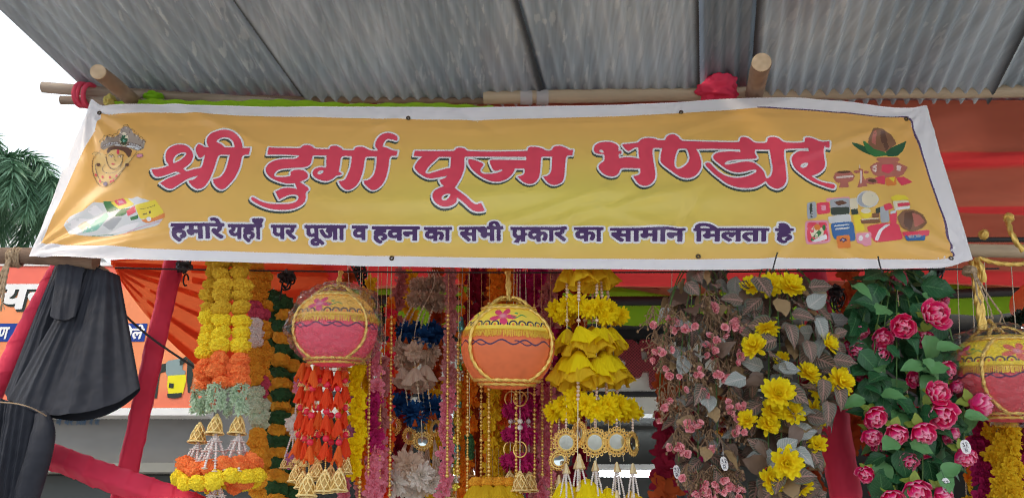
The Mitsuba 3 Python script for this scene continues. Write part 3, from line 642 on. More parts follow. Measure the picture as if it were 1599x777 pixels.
def ban_print(name, shape, off, bsdf, edge=0.012, label=None):
    m_ = ban_patch(shape, off, edge); return put(k_ban, name, m_, bsdf, smooth=True, label=label)
corner = [ban_uv(*q) for q in ((163, 178), (74, 375))]
cr = [ban_uv(*q) for q in ((1418, 183), (1487, 399))]
def edge_line(pts_px, n=60):
    q = np.array([ban_uv(*x) for x in pts_px]); return spline(q, n) * [SM, TM]
top_l = edge_line([(160, 179), (400, 182), (640, 188), (900, 184), (1160, 172), (1300, 176), (1419, 184)])
rt_l = edge_line([(1419, 184), (1455, 290), (1488, 400)], 30)
bot_l = edge_line([(1488, 400), (1300, 404), (1000, 405), (640, 401), (300, 391), (64, 380)])
lf_l = edge_line([(64, 380), (110, 285), (160, 179)], 30)
GROUND = Polygon(np.vstack([top_l, rt_l[1:], bot_l[1:], lf_l[1:-1]])).buffer(0)
gv, gf = ban_patch(GROUND, 0.0004, 0.009)
# uv of the glow: position on the sheet, recovered from the mesh itself
guv = np.stack([(gv[:, 0] + 1.2349) / 2.41, (gv[:, 2] - 2.335) / 0.53], -1)
put(k_ban, 'printed_ground', (gv, gf), 'print_ground', smooth=True, uv=guv)
ban_print('printed_rule', Polygon(np.vstack([rt_l, rt_l[::-1] + [0.0055, 0]])), 0.0007, 'print_rule')
ban_print('printed_rule', Polygon(np.vstack([top_l[-14:], top_l[-14:][::-1] + [0, 0.004]])), 0.0007, 'print_rule')

def curve_ring(txt):
    """A closed outline: smooth, with corners where a point is marked c."""
    q = [t.split(',') for t in txt.split()]; n = len(q)
    p = np.array([[float(a[0]) / 2000, float(a[1].rstrip('c')) / 2000] for a in q]); c = [a[1].endswith('c') for a in q]
    out = []
    for i in range(n):
        p0, p1, p2, p3 = p[i - 1], p[i], p[(i + 1) % n], p[(i + 2) % n]
        m1 = (p2 - p1) if c[i] else (p2 - p0) / 2
        m2 = (p2 - p1) if c[(i + 1) % n] else (p3 - p1) / 2
        L = np.linalg.norm(p2 - p1)
        m1, m2 = (m_ * min(1, 1.3 * L / (np.linalg.norm(m_) + 1e-9)) for m_ in (m1, m2))
        for t in np.linspace(0, 1, 5)[:-1]:
            out.append((2 * t**3 - 3 * t**2 + 1) * p1 + (t**3 - 2 * t**2 + t) * m1 + (-2 * t**3 + 3 * t**2) * p2 + (t**3 - t**2) * m2)
    return out
HEAD = '''487,572c 534,582 574,601 556,625 541,666 543,708 566,737 601,749 641,739 673,708 692,670 694,631 681,602 659,579c 683,561 719,575 756,588 758,633 755,681c 741,658 730,656 710,683 693,721 698,754 713,753 737,737c 760,737c 741,775 740,815 763,847 816,862 870,848 913,812 936,773 946,739c 990,740c 990,691c 966,689 957,670 960,606 955,556 945,512 924,468 905,445 880,449 851,478 836,509c 860,517 880,538 890,585 890,642 888,686c 839,685 827,670 826,628 825,577 818,508 804,462 779,443 753,448 722,475 707,496c 735,505 754,530c 717,518 688,497 653,461 628,440 597,450 557,480c 587,509 617,525 653,546c 624,558 584,540 534,523 505,541;597,617 589,641 601,674 627,691 647,690 652,672 634,639 613,623;793,780 804,800 827,813 858,808 886,782 902,743c 847,741c 822,764|1093,742c 1176,744 1262,742 1282,761 1307,764 1331,754 1349,740 1422,739 1432,758 1460,764 1491,748 1503,736 1560,737 1570,756 1602,761 1635,747 1656,737 1694,737 1676,768 1679,809 1700,847 1737,862 1778,848 1795,823 1789,807 1769,813 1742,818 1725,802 1718,765 1739,758 1777,738 1804,735c 1801,699c 1775,699 1764,680 1765,628 1761,565 1751,519 1731,480 1702,462 1675,479 1649,509 1643,528c 1668,536 1689,564 1697,619 1693,695c 1642,694 1630,678 1630,610 1622,531 1600,481 1566,461 1532,483 1508,521c 1538,530 1551,569 1559,624 1556,695c 1509,694 1498,675 1500,631 1499,584c 1517,576 1515,564 1493,560c 1469,532 1439,519 1400,530 1372,549 1361,573 1371,601 1400,613 1427,612 1422,654 1418,694c 1353,693 1342,683 1341,636 1319,611 1269,604 1201,597 1167,580 1156,552 1169,539 1211,540 1244,550 1242,574 1265,590 1303,589 1332,568 1339,541 1321,521 1301,508c 1325,493 1358,463 1347,436 1353,402 1348,371 1319,344 1279,328 1225,323 1169,329 1116,350 1075,375 1064,390 1073,398 1118,373 1163,360 1225,359 1285,366 1312,386 1311,412 1288,422 1258,416 1214,387c 1185,437c 1225,464 1268,466 1297,458c 1278,500c 1231,497 1172,515 1130,543 1105,583 1109,619 1136,648 1184,661 1253,666 1271,691c 1092,693c;1392,564 1388,577 1401,589 1416,590 1417,576 1405,564|1899,734c 2109,736 2131,758 2167,756 2195,735 2515,731 2526,755 2562,758 2598,748 2620,733 2649,732 2667,758 2700,763 2736,746 2751,734 2771,734c 2766,695c 2742,694 2731,676 2725,608 2721,551 2707,509 2666,488 2634,509 2608,552c 2636,562 2652,594 2656,688c 2605,690 2595,678 2592,609 2587,559 2570,517 2538,499 2503,517 2470,557c 2499,567 2508,588 2506,610c 2453,611c 2451,596 2437,568 2409,539 2369,522 2322,529 2268,562 2224,605 2201,646 2199,676 2220,675 2256,660 2281,642 2273,620 2266,598 2284,578 2320,576 2360,583 2386,598 2383,606 2354,596 2336,605 2323,634 2315,663 2333,672 2505,667 2514,665c 2513,690c 2183,696 2175,679 2179,620 2168,562 2153,519 2136,481c 2158,458 2200,420 2249,377 2283,384c 2304,341c 2274,335 2239,344 2191,385 2154,413c 2151,385 2118,365 2078,364 2039,388 2023,426 2030,461 2057,484 2079,494c 2061,515 2050,536c 2081,551 2092,563c 2051,556 1994,548 1944,575 1910,615 1919,656 1944,695c 1896,699c;1970,586 1982,620 2035,693c 2102,693c 2103,615c 2085,613 2031,594 1991,579;2075,402 2074,419 2090,435 2113,437 2117,423 2104,402 2087,395|2885,735 2896,766 2927,781 2967,783 3002,770 3020,748 3020,717c 3035,717 3035,700 3020,696c 3021,670c 3059,674 3098,670 3133,660c 3129,684 3129,736c 3111,736 3075,713c 3061,725 3043,753 3050,762 3093,765 3128,769 3149,789 3185,797 3225,790 3237,782 3278,780 3292,804 3323,816 3352,802 3376,773 3446,764 3576,753c 3572,707c 3446,710c 3460,672 3466,625 3457,578 3426,539 3386,524 3347,534 3301,573 3264,609 3246,642 3251,687 3261,726c 3216,729 3207,715 3205,664 3210,605 3211,546 3199,511 3173,486 3144,481 3115,498 3097,531 3092,545c 3118,551 3131,565 3132,597c 3041,602 3026,594 3013,567 2995,551 2966,550 2932,568 2910,604 2913,628 2941,655c 2942,688 2937,697 2910,701 2890,713;2914,719 2918,728 2931,728 2938,716 2935,708 2923,710;3319,619 3327,667 3343,708 3354,717 3391,715 3402,687 3404,651 3388,617 3351,589 3327,590|3431,765c 3564,753 3684,747 3701,775 3723,781 3748,770 3777,742 3838,742 3853,771 3878,780 3909,773 3942,744 4046,747 4056,773 4076,781 4102,776 4146,757 4188,760c 4178,712c 4148,708 4144,668 4144,625 4131,587 4097,556 4055,537c 4080,516 4113,499 4163,488 4171,476 4160,460 4138,464 4099,481 4052,506 4002,547 3967,589 3959,626 3972,657 4002,682 4034,688 4060,682c 4062,709c 3947,701 3930,693 3921,631 3920,558 3916,510 3898,474 3869,453 3848,450 3819,465 3800,494c 3763,468 3725,452 3673,449 3622,462 3574,494 3527,547 3490,598 3488,613 3500,619 3515,612 3534,583 3559,552 3593,526 3639,513 3691,517 3740,537 3757,551 3754,563 3728,561 3690,550 3648,548 3608,565 3570,600 3537,639 3536,660 3556,678 3594,685 3642,686 3690,681c 3686,698c 3427,714c;3771,695c 3851,695c 3851,643 3850,581 3840,539 3824,518 3805,514 3797,551 3778,584 3745,612 3703,618 3644,606 3601,600 3591,606 3600,617 3631,629 3694,633 3758,635 3774,645 3766,673;4003,590 4008,602 4028,614 4049,614 4041,597 4018,584'''
words = []
for w_ in HEAD.strip().split('|'):
    rings = [curve_ring(r) for r in w_.split(';')]
    g = Polygon(rings[0]).buffer(0)
    for r in rings[1:]: g = g.difference(Polygon(r).buffer(0))
    words.append(g)
words[3] = unary_union([words[3], words[4]]); words.pop()
for g, lab in zip(words, ('first big red word', 'second big red word with a hook below it', 'third big red word', 'fourth and longest big red word')):
    outline = g.buffer(0.0052)
    sh = affinity.translate(outline, -0.0015, -0.0062)
    ban_print('letter_shadow', sh, 0.0008, 'print_shadow')
    ban_print('letter_outline', outline, 0.0012, 'print_white')
    ban_print('big_lettering', g, 0.0016, 'print_red', label=lab)
SUBL = '''1355,434 1360,440 1822,454 1824,457 1822,463 1818,465 1816,472 1810,476 1807,481 1798,484 1786,484 1784,481 1768,480 1761,486 1760,492 1756,494 1755,500 1751,502 1748,516 1756,522 1766,523 1768,525 1799,526 1802,524 1809,524 1818,519 1822,519 1844,502 1846,498 1852,494 1854,490 1857,489 1858,482 1866,475 1867,469 1871,467 1872,460 1877,457 1907,457 1915,448 1920,424 1918,422 1918,418 1914,417 1913,415 1895,413 1901,384 1898,382 1899,376 1897,374 1898,370 1893,366 1893,362 1883,350 1879,350 1872,341 1875,337 1893,324 1898,323 1918,308 1923,308 1938,297 1940,286 1923,267 1911,266 1908,268 1904,269 1881,286 1876,287 1843,311 1841,315 1817,332 1816,335 1809,340 1807,344 1801,348 1799,354 1796,356 1792,375 1794,377 1794,381 1801,389 1805,390 1806,392 1828,393 1831,391 1838,390 1842,387 1846,388 1849,393 1848,399 1851,402 1850,405 1843,413 1772,411 1769,409 1799,271 1794,265 1761,264 1754,269 1723,407 1719,409 1696,408 1696,405 1726,269 1722,263 1685,262 1678,267 1665,324 1662,327 1626,326 1625,323 1626,318 1622,310 1623,307 1615,301 1590,300 1588,302 1584,303 1578,307 1573,308 1566,313 1564,317 1558,321 1552,330 1549,332 1545,351 1549,359 1553,360 1565,368 1557,401 1553,404 1520,403 1518,400 1525,367 1521,361 1501,361 1499,357 1503,353 1517,350 1539,334 1541,330 1544,329 1545,323 1549,321 1554,296 1552,294 1553,288 1551,286 1552,282 1547,278 1547,274 1543,273 1537,265 1533,265 1526,260 1509,255 1509,252 1514,248 1516,240 1513,238 1514,235 1502,221 1498,220 1497,218 1490,217 1488,220 1484,220 1478,225 1473,225 1433,254 1431,258 1425,262 1423,266 1416,273 1414,278 1411,281 1403,313 1405,315 1404,322 1406,323 1406,327 1408,331 1402,339 1399,341 1392,371 1394,373 1395,382 1400,388 1405,389 1408,397 1404,399 1373,398 1370,401 1366,401 1362,404;1609,406 1607,403 1615,368 1651,368 1654,370 1645,406;1457,293 1458,287 1462,285 1464,281 1487,265 1495,263 1497,265 1496,269 1488,278 1485,291 1498,300 1503,301 1505,306 1501,313 1492,316 1466,315 1464,313 1460,312 1452,302 1453,296|1949,444 1953,450 2220,458 2222,461 2221,464 2209,474 2207,478 2202,482 2197,492 2191,499 2190,505 2187,507 2185,516 2189,521 2193,522 2194,524 2200,525 2201,527 2207,528 2208,530 2213,530 2215,528 2219,528 2220,524 2225,521 2236,531 2256,532 2264,524 2268,523 2274,532 2282,532 2284,530 2290,530 2292,527 2298,527 2300,525 2304,525 2311,516 2312,511 2310,509 2311,502 2309,500 2309,486 2297,464 2298,461 2307,455 2313,424 2309,419 2291,418 2289,416 2315,279 2311,273 2283,273 2277,278 2251,414 2248,417 2227,416 2226,413 2232,381 2228,375 2212,374 2210,371 2213,367 2225,364 2244,348 2245,344 2247,342 2249,336 2251,334 2256,310 2254,308 2255,302 2253,300 2254,296 2250,292 2250,288 2247,287 2242,279 2234,276 2233,274 2218,270 2218,266 2222,262 2224,254 2222,253 2222,249 2213,235 2209,235 2208,232 2203,232 2201,234 2198,235 2193,239 2189,240 2155,269 2154,272 2149,277 2144,286 2142,287 2140,293 2137,295 2131,328 2133,330 2132,336 2135,345 2130,354 2128,355 2122,386 2125,393 2125,397 2135,407 2135,410 2134,413 2099,413 2097,411 2124,273 2120,267 2093,267 2091,269 2087,269 2086,273 2083,275 2078,301 2076,304 2067,304 2065,301 2038,300 2035,303 2021,305 2004,319 1997,324 1996,328 1991,332 1989,338 1983,345 1981,352 1978,354 1974,373 1978,378 1991,382 1998,388 1996,404 1990,409 1964,408 1962,411 1959,411 1956,414;2175,307 2177,301 2180,299 2181,295 2200,279 2207,278 2209,280 2208,284 2201,292 2199,305 2210,314 2213,315 2215,320 2211,327 2204,330 2183,329 2182,327 2178,326 2172,317 2173,310;2029,352 2029,348 2037,342 2052,342 2054,345 2060,345 2063,351 2067,352 2056,408 2055,410 2038,411 2036,409 2041,380 2040,378 2041,372 2039,370 2039,366|2397,450 2401,456 2657,464 2664,456 2668,432 2666,430 2666,427 2662,426 2661,424 2647,422 2651,394 2649,392 2650,386 2648,385 2648,381 2644,377 2644,373 2626,354 2629,350 2644,337 2648,336 2664,322 2668,321 2680,311 2682,301 2667,282 2657,282 2655,284 2652,284 2633,301 2628,302 2601,324 2600,328 2580,345 2579,348 2574,352 2572,356 2567,360 2566,366 2563,368 2560,386 2562,388 2562,392 2568,400 2571,400 2573,403 2590,403 2593,401 2598,401 2601,398 2605,398 2608,403 2607,409 2609,412 2604,421 2544,420 2542,417 2565,286 2561,281 2530,280 2524,288 2517,318 2510,319 2508,316 2483,315 2480,318 2472,318 2465,322 2461,323 2446,335 2442,344 2439,346 2438,352 2435,353 2424,414 2421,416 2411,416 2402,421;2470,373 2473,370 2475,361 2483,355 2497,355 2498,358 2502,359 2505,363 2509,365 2500,418 2463,417|2743,460 2748,465 3170,478 3176,473 3181,443 3176,437 3157,437 3155,434 3174,299 3169,293 3139,292 3133,297 3114,432 3112,435 3092,435 3090,432 3109,299 3107,298 3107,294 3103,293 3102,291 3073,290 3066,295 3053,384 3052,386 3042,387 3040,384 3041,380 3043,378 3045,370 3048,368 3051,346 3049,344 3049,338 3047,336 3047,332 3043,328 3043,324 3041,321 3037,321 3034,316 3030,315 3029,313 3020,312 3018,310 2997,309 2994,312 2986,311 2978,316 2974,316 2969,321 2966,322 2953,332 2952,336 2943,343 2943,346 2933,359 2932,362 2929,364 2928,368 2919,380 2918,386 2915,388 2913,395 2911,396 2909,407 2916,413 2923,413 2929,419 2943,419 2949,411 2950,407 2953,406 2954,400 2960,392 2962,386 2964,384 2969,375 2974,371 2975,367 2981,363 2982,359 2989,353 2993,352 2996,350 3005,350 3007,353 3004,367 2974,393 2972,401 2976,408 2976,415 2978,416 2978,420 2982,425 2982,430 2979,431 2897,428 2895,425 2914,306 2933,297 2937,296 2944,289 2949,289 2961,278 2963,274 2974,265 2975,261 2981,257 2982,254 2984,252 2985,244 2971,230 2968,230 2966,227 2956,227 2947,235 2945,239 2935,247 2931,248 2929,246 2930,240 2933,237 2934,229 2932,227 2932,223 2929,223 2927,221 2921,220 2920,218 2911,217 2909,215 2885,214 2883,216 2874,216 2872,218 2863,221 2847,234 2846,238 2844,239 2843,245 2840,247 2836,271 2838,273 2841,288 2855,302 2870,306 2868,322 2866,324 2861,324 2858,321 2831,320 2828,322 2820,322 2818,325 2808,327 2793,340 2788,350 2785,351 2784,357 2781,359 2771,422 2768,425 2757,424 2748,430;2880,262 2880,258 2885,254 2898,255 2900,257 2907,258 2908,263 2901,268 2885,267;2819,380 2822,377 2824,368 2832,361 2846,361 2848,364 2852,365 2855,370 2860,371 2851,426 2812,425|3237,468 3242,473 3398,478 3401,475 3402,472 3404,470 3407,446 3405,445 3405,441 3401,441 3400,438 3384,438 3382,435 3398,308 3396,306 3396,303 3394,300 3362,299 3356,307 3354,327 3352,329 3343,330 3340,327 3314,326 3312,329 3303,328 3301,331 3295,331 3291,335 3287,336 3275,346 3274,350 3269,353 3268,359 3265,361 3263,372 3260,374 3259,382 3262,385 3260,397 3266,410 3266,413 3273,421 3276,422 3280,427 3284,428 3285,432 3282,435 3250,434 3248,436 3244,436 3241,439;3303,375 3314,365 3331,366 3346,378 3345,393 3334,397 3316,397 3313,394 3307,393 3304,390 3304,386 3302,383|3445,466 3450,471 3935,483 3937,481 3941,480 3942,477 3945,475 3947,454 3944,452 3944,446 3940,446 3939,444 3921,443 3918,441 3930,314 3925,306 3889,305 3883,310 3876,377 3874,379 3851,379 3850,374 3847,372 3848,364 3843,356 3830,353 3828,350 3819,350 3817,353 3804,355 3785,370 3784,374 3778,380 3775,404 3780,412 3784,412 3792,417 3870,419 3872,422 3870,439 3868,442 3763,440 3760,438 3773,311 3768,303 3732,302 3725,309 3723,330 3721,332 3711,332 3708,329 3679,329 3676,331 3667,331 3665,333 3657,333 3652,338 3648,338 3635,348 3634,352 3628,356 3627,361 3624,363 3623,374 3620,376 3619,384 3622,387 3620,400 3625,407 3627,416 3636,424 3640,424 3644,429 3649,430 3650,435 3646,437 3600,435 3599,433 3602,402 3597,397 3578,396 3575,393 3578,389 3592,386 3612,371 3612,367 3615,366 3616,360 3619,358 3622,335 3619,333 3619,327 3617,326 3617,322 3612,318 3612,314 3607,313 3601,306 3591,303 3590,301 3573,297 3572,294 3576,290 3577,282 3575,281 3575,277 3561,264 3557,263 3556,261 3550,261 3548,263 3544,263 3539,268 3534,268 3498,295 3497,299 3491,303 3491,306 3484,313 3483,319 3480,321 3477,352 3479,354 3479,359 3481,361 3481,365 3484,368 3479,376 3476,378 3473,406 3475,408 3478,417 3483,422 3488,423 3492,430 3489,433 3458,432 3456,434 3452,434 3448,437;3668,377 3680,368 3699,368 3717,380 3716,394 3714,397 3707,397 3704,399 3683,399 3680,396 3674,396 3670,392 3669,388 3667,386;3527,332 3527,327 3530,325 3532,321 3552,305 3560,304 3562,306 3562,310 3555,318 3554,330 3568,339 3572,339 3574,344 3571,351 3563,354 3539,353 3536,351 3532,350 3523,341 3523,335|3985,471 3990,476 4273,480 4278,475 4281,446 4275,441 4257,441 4254,438 4263,309 4258,304 4228,304 4223,309 4213,437 4210,440 4131,439 4128,437 4129,424 4131,421 4138,421 4140,424 4162,424 4164,421 4170,421 4172,419 4182,416 4196,401 4197,395 4200,393 4200,385 4203,383 4205,365 4202,363 4203,350 4201,348 4201,342 4199,340 4199,334 4194,327 4194,324 4190,320 4189,316 4187,313 4173,313 4171,315 4168,316 4163,320 4159,321 4151,326 4150,339 4156,350 4156,354 4159,356 4159,362 4161,365 4160,380 4154,385 4148,385 4146,382 4142,382 4136,376 4136,372 4134,370 4138,308 4133,302 4104,302 4098,307 4096,331 4094,333 4082,332 4079,330 4055,329 4053,332 4044,332 4036,336 4033,337 4015,352 4014,355 4012,357 4011,362 4008,364 4007,375 4005,377 4004,388 4006,390 4005,401 4012,413 4012,416 4019,424 4023,425 4027,430 4031,430 4033,435 4030,437 3996,437 3995,439 3991,439 3988,442;4048,381 4051,378 4052,374 4059,368 4071,368 4083,374 4091,382 4091,392 4086,396 4080,399 4060,399 4050,392 4050,388 4048,386|4352,475 4357,481 4551,482 4558,476 4563,477 4570,482 4609,482 4617,478 4621,477 4633,465 4638,464 4641,466 4640,477 4645,482 4659,483 4662,484 4661,489 4659,490 4658,516 4660,518 4660,524 4662,526 4662,529 4676,542 4685,545 4687,548 4693,548 4695,550 4723,550 4725,548 4731,548 4733,546 4743,543 4760,527 4760,524 4769,512 4769,508 4775,501 4775,496 4778,493 4780,484 4806,483 4812,478 4813,450 4808,445 4789,445 4786,442 4791,315 4786,309 4755,309 4750,314 4744,441 4742,444 4722,444 4719,442 4725,314 4720,309 4687,309 4681,316 4678,369 4650,369 4648,367 4649,362 4644,355 4644,351 4636,346 4614,346 4612,348 4608,349 4604,353 4599,354 4594,359 4593,362 4588,366 4587,370 4582,376 4581,394 4583,396 4583,403 4567,412 4563,412 4552,422 4551,428 4548,430 4547,439 4543,443 4534,443 4531,440 4539,312 4533,307 4503,307 4497,312 4493,367 4453,368 4451,370 4446,370 4444,368 4446,363 4475,338 4482,335 4483,322 4481,320 4481,317 4470,306 4467,306 4465,304 4454,304 4435,321 4431,321 4425,326 4413,337 4412,341 4390,359 4389,363 4381,370 4380,373 4375,377 4371,386 4369,387 4367,408 4370,410 4370,413 4378,421 4384,421 4386,424 4402,424 4405,421 4412,422 4413,424 4412,438 4406,442 4362,442 4361,444 4357,444 4354,447;4706,488 4707,484 4709,483 4731,483 4734,485 4734,491 4728,498 4727,502 4718,511 4708,511 4703,506 4703,491;4648,444 4645,441 4647,409 4650,408 4676,409 4674,442;4456,409 4459,406 4483,406 4491,410 4489,441 4486,443 4457,441 4458,424 4455,422|4955,341 4946,341 4944,343 4935,346 4920,358 4917,367 4914,368 4914,374 4911,376 4909,435 4907,437 4895,437 4887,442 4886,471 4891,476 5466,478 5472,470 5472,447 5470,446 5469,442 5465,442 5464,439 5447,438 5447,412 5444,409 5444,404 5441,402 5441,399 5436,395 5435,391 5424,381 5420,381 5412,374 5414,370 5428,357 5433,356 5448,342 5452,341 5464,331 5464,321 5444,304 5433,304 5431,306 5427,306 5409,323 5405,323 5379,346 5378,350 5359,366 5359,369 5354,373 5353,377 5348,381 5348,386 5345,388 5345,406 5347,408 5348,411 5356,419 5360,419 5362,421 5382,421 5383,419 5390,419 5394,416 5398,417 5401,421 5401,427 5404,430 5401,438 5398,439 5334,439 5331,437 5332,311 5326,305 5295,305 5290,310 5288,436 5285,439 5204,439 5201,436 5201,424 5203,421 5210,421 5212,423 5235,423 5237,421 5243,421 5245,419 5255,416 5269,401 5269,395 5272,393 5272,385 5275,383 5275,365 5272,363 5272,350 5270,349 5270,343 5267,341 5267,335 5264,334 5261,325 5256,321 5256,318 5253,315 5239,315 5237,317 5233,317 5229,322 5225,322 5216,327 5216,340 5221,346 5224,355 5227,357 5227,363 5230,365 5230,381 5224,385 5218,385 5216,383 5211,382 5205,376 5204,373 5202,371 5203,310 5197,305 5166,304 5161,309 5160,333 5158,335 5146,334 5143,332 5118,332 5116,334 5107,334 5105,336 5095,339 5078,354 5078,358 5075,359 5075,365 5072,367 5072,377 5069,380 5069,385 5041,366 5043,309 5037,304 5004,303 4998,311 4997,326 4971,283 4925,298;5069,390 5072,392 5071,402 5076,409 5079,418 5088,425 5092,426 5096,431 5101,431 5103,435 5102,437 5065,438 5062,441 5059,438 5040,437 5040,404 5051,410 5069,385;5114,382 5117,380 5118,376 5124,370 5137,370 5145,375 5149,375 5158,384 5159,393 5155,397 5150,398 5148,400 5127,400 5117,394 5117,390 5114,388;4956,392 4957,383 4965,376 4979,377 4982,379 4986,380 4990,384 4995,385 4993,437 4953,436 4953,395|5545,473 5551,478 5847,478 5852,473 5851,445 5846,440 5826,440 5823,437 5820,312 5814,307 5783,307 5777,312 5780,437 5777,440 5695,440 5691,437 5691,425 5693,423 5700,422 5702,425 5725,425 5728,422 5734,422 5735,420 5745,417 5759,402 5759,397 5762,395 5762,387 5764,385 5764,367 5761,365 5761,352 5758,351 5758,345 5755,343 5755,337 5750,331 5749,327 5744,323 5743,320 5740,317 5726,317 5724,319 5721,320 5716,324 5712,325 5704,330 5704,342 5706,344 5710,352 5715,359 5716,365 5719,367 5719,382 5713,387 5707,387 5705,385 5700,384 5694,378 5693,374 5690,372 5689,312 5683,307 5652,307 5647,312 5647,335 5645,337 5633,337 5630,334 5604,334 5602,337 5593,337 5591,339 5582,342 5565,357 5564,360 5562,362 5562,367 5559,369 5559,379 5556,382 5556,392 5559,394 5559,404 5568,416 5568,419 5577,427 5581,427 5585,432 5590,433 5592,437 5589,440 5554,440 5552,442 5548,442 5545,445;5602,385 5605,382 5605,378 5612,372 5625,372 5633,377 5638,377 5647,385 5648,394 5644,399 5639,399 5637,402 5616,402 5606,396 5605,392 5602,390|5919,466 5926,471 6695,465 6697,463 6702,463 6702,459 6705,458 6703,439 6700,437 6699,432 6695,431 6692,429 6672,430 6669,427 6660,312 6653,305 6613,305 6607,310 6611,371 6610,373 6584,373 6581,369 6578,367 6577,360 6570,353 6556,350 6553,348 6543,348 6541,350 6527,353 6508,367 6505,375 6502,377 6503,398 6510,405 6522,408 6524,410 6612,409 6614,412 6615,428 6612,430 6493,432 6489,430 6481,311 6474,306 6437,306 6431,311 6438,429 6437,432 6412,432 6409,430 6401,311 6394,307 6355,307 6348,312 6351,361 6349,363 6310,363 6308,362 6308,357 6305,355 6300,347 6290,343 6264,343 6262,345 6257,345 6252,349 6247,350 6241,355 6241,358 6235,362 6234,365 6229,371 6229,388 6236,395 6256,402 6258,431 6255,433 6217,433 6215,431 6209,312 6202,307 6166,307 6159,312 6165,431 6161,434 6135,434 6131,431 6126,312 6119,308 6083,308 6077,312 6078,364 6029,365 6026,367 6021,367 6018,365 6020,361 6052,337 6061,334 6060,322 6057,320 6057,317 6043,308 6039,307 6036,305 6023,305 6003,321 5997,322 5978,336 5977,340 5952,358 5951,361 5942,367 5942,371 5936,374 5932,382 5930,384 5930,403 5933,405 5934,408 5944,415 5951,415 5954,418 5974,417 5977,415 5985,415 5987,418 5987,430 5981,434 5928,434 5926,436 5921,437 5918,439;6316,433 6312,430 6311,401 6349,399 6353,401 6354,432;6037,403 6040,401 6069,400 6079,404 6080,406 6081,432 6077,434 6041,433 6040,431 6041,417 6037,415|6784,452 6791,457 6802,458 6803,479 6807,481 6807,486 6810,487 6815,495 6832,506 6853,513 6867,512 6870,514 6913,514 6916,511 6930,511 6933,509 6950,506 6969,499 6974,494 6979,494 6986,487 6991,487 7019,466 7020,462 7028,456 7029,453 7031,452 7564,443 7570,439 7567,415 7560,410 7537,410 7533,408 7518,298 7511,294 7474,294 7468,299 7483,408 7480,411 7454,411 7450,409 7435,299 7428,295 7392,295 7386,297 7386,302 7383,304 7391,363 7388,365 7348,366 7344,364 7336,363 7334,359 7330,357 7330,353 7333,350 7332,345 7341,339 7342,336 7372,317 7370,308 7345,293 7332,293 7326,296 7296,318 7295,321 7287,327 7287,330 7284,331 7284,334 7278,340 7279,349 7276,351 7278,362 7281,364 7282,371 7285,372 7286,375 7293,382 7308,391 7328,397 7342,397 7345,399 7393,399 7395,401 7396,411 7274,413 7270,411 7258,305 7254,304 7254,299 7247,297 7211,297 7204,302 7212,366 7210,368 7206,368 7199,365 7194,357 7191,355 7190,350 7179,342 7166,342 7163,344 7147,347 7137,351 7138,362 7142,364 7142,370 7137,373 7126,374 7116,367 7115,363 7118,361 7118,355 7130,347 7130,344 7134,341 7139,340 7159,325 7164,324 7170,318 7169,313 7166,312 7166,309 7144,296 7128,296 7112,309 7106,310 7082,328 7081,331 7073,337 7072,340 7070,341 7070,345 7064,350 7065,359 7062,362 7063,373 7066,374 7067,382 7071,383 7071,388 7093,401 7106,405 7117,405 7120,407 7147,407 7149,405 7169,402 7174,398 7179,397 7196,404 7206,403 7215,406 7217,408 7216,413 7056,417 7054,415 7043,304 7036,300 6996,300 6990,305 6995,351 6993,354 6954,354 6952,352 6951,348 6944,342 6944,339 6933,335 6907,335 6885,347 6885,350 6879,354 6879,357 6873,363 6874,378 6882,385 6902,391 6905,418 6901,421 6866,421 6861,419 6851,307 6844,303 6808,303 6802,308 6812,420 6809,422 6792,423 6782,427;6955,391 6959,388 6997,388 6998,390 7001,417 6997,419 6959,419 6958,417;6855,460 6862,455 6955,453 6959,456 6951,464 6946,465 6941,469 6921,477 6910,477 6906,479 6877,480 6862,476 6856,469|7630,439 7637,443 7666,443 7669,445 7670,450 7667,452 7668,457 7665,459 7666,468 7680,474 7680,477 7678,479 7678,484 7676,486 7677,497 7687,501 7697,501 7701,504 7733,504 7735,502 7742,501 7755,497 7772,483 7772,480 7777,477 7777,474 7780,472 7779,467 7785,461 7784,456 7787,454 7786,449 7789,448 7790,444 7818,443 7823,439 7820,414 7812,410 7788,409 7782,381 7775,377 7755,377 7752,374 7754,370 7768,368 7785,354 7785,351 7787,350 7787,345 7789,343 7786,324 7783,322 7782,317 7779,316 7778,313 7772,309 7771,306 7766,306 7757,300 7744,295 7724,292 7723,290 7727,287 7726,280 7723,279 7722,276 7704,265 7698,263 7691,263 7681,269 7676,269 7645,293 7645,296 7639,300 7639,303 7634,309 7635,314 7632,315 7636,341 7639,343 7640,348 7642,349 7644,352 7647,355 7644,362 7642,363 7645,388 7652,393 7653,397 7660,401 7666,402 7672,408 7669,410 7636,410 7630,412 7627,414;7684,324 7684,319 7686,317 7687,314 7705,300 7713,299 7716,301 7716,304 7711,311 7713,322 7734,329 7738,333 7737,338 7729,341 7702,341 7694,339 7683,331 7681,326'''
sub = []
for poly in SUBL.strip().split('|'):
    rings = [[(float(a) / 4000, float(b) / 4000) for a, b in (t.split(',') for t in r.split())] for r in poly.split(';')]
    sub.append(Polygon(rings[0], [r for r in rings[1:] if len(r) > 2]).buffer(0))
for g in sub:
    ban_print('line_outline', g.buffer(0.0058), 0.0010, 'print_white', 0.02)
    ban_print('small_lettering', g, 0.0015, 'print_purple', 0.02)

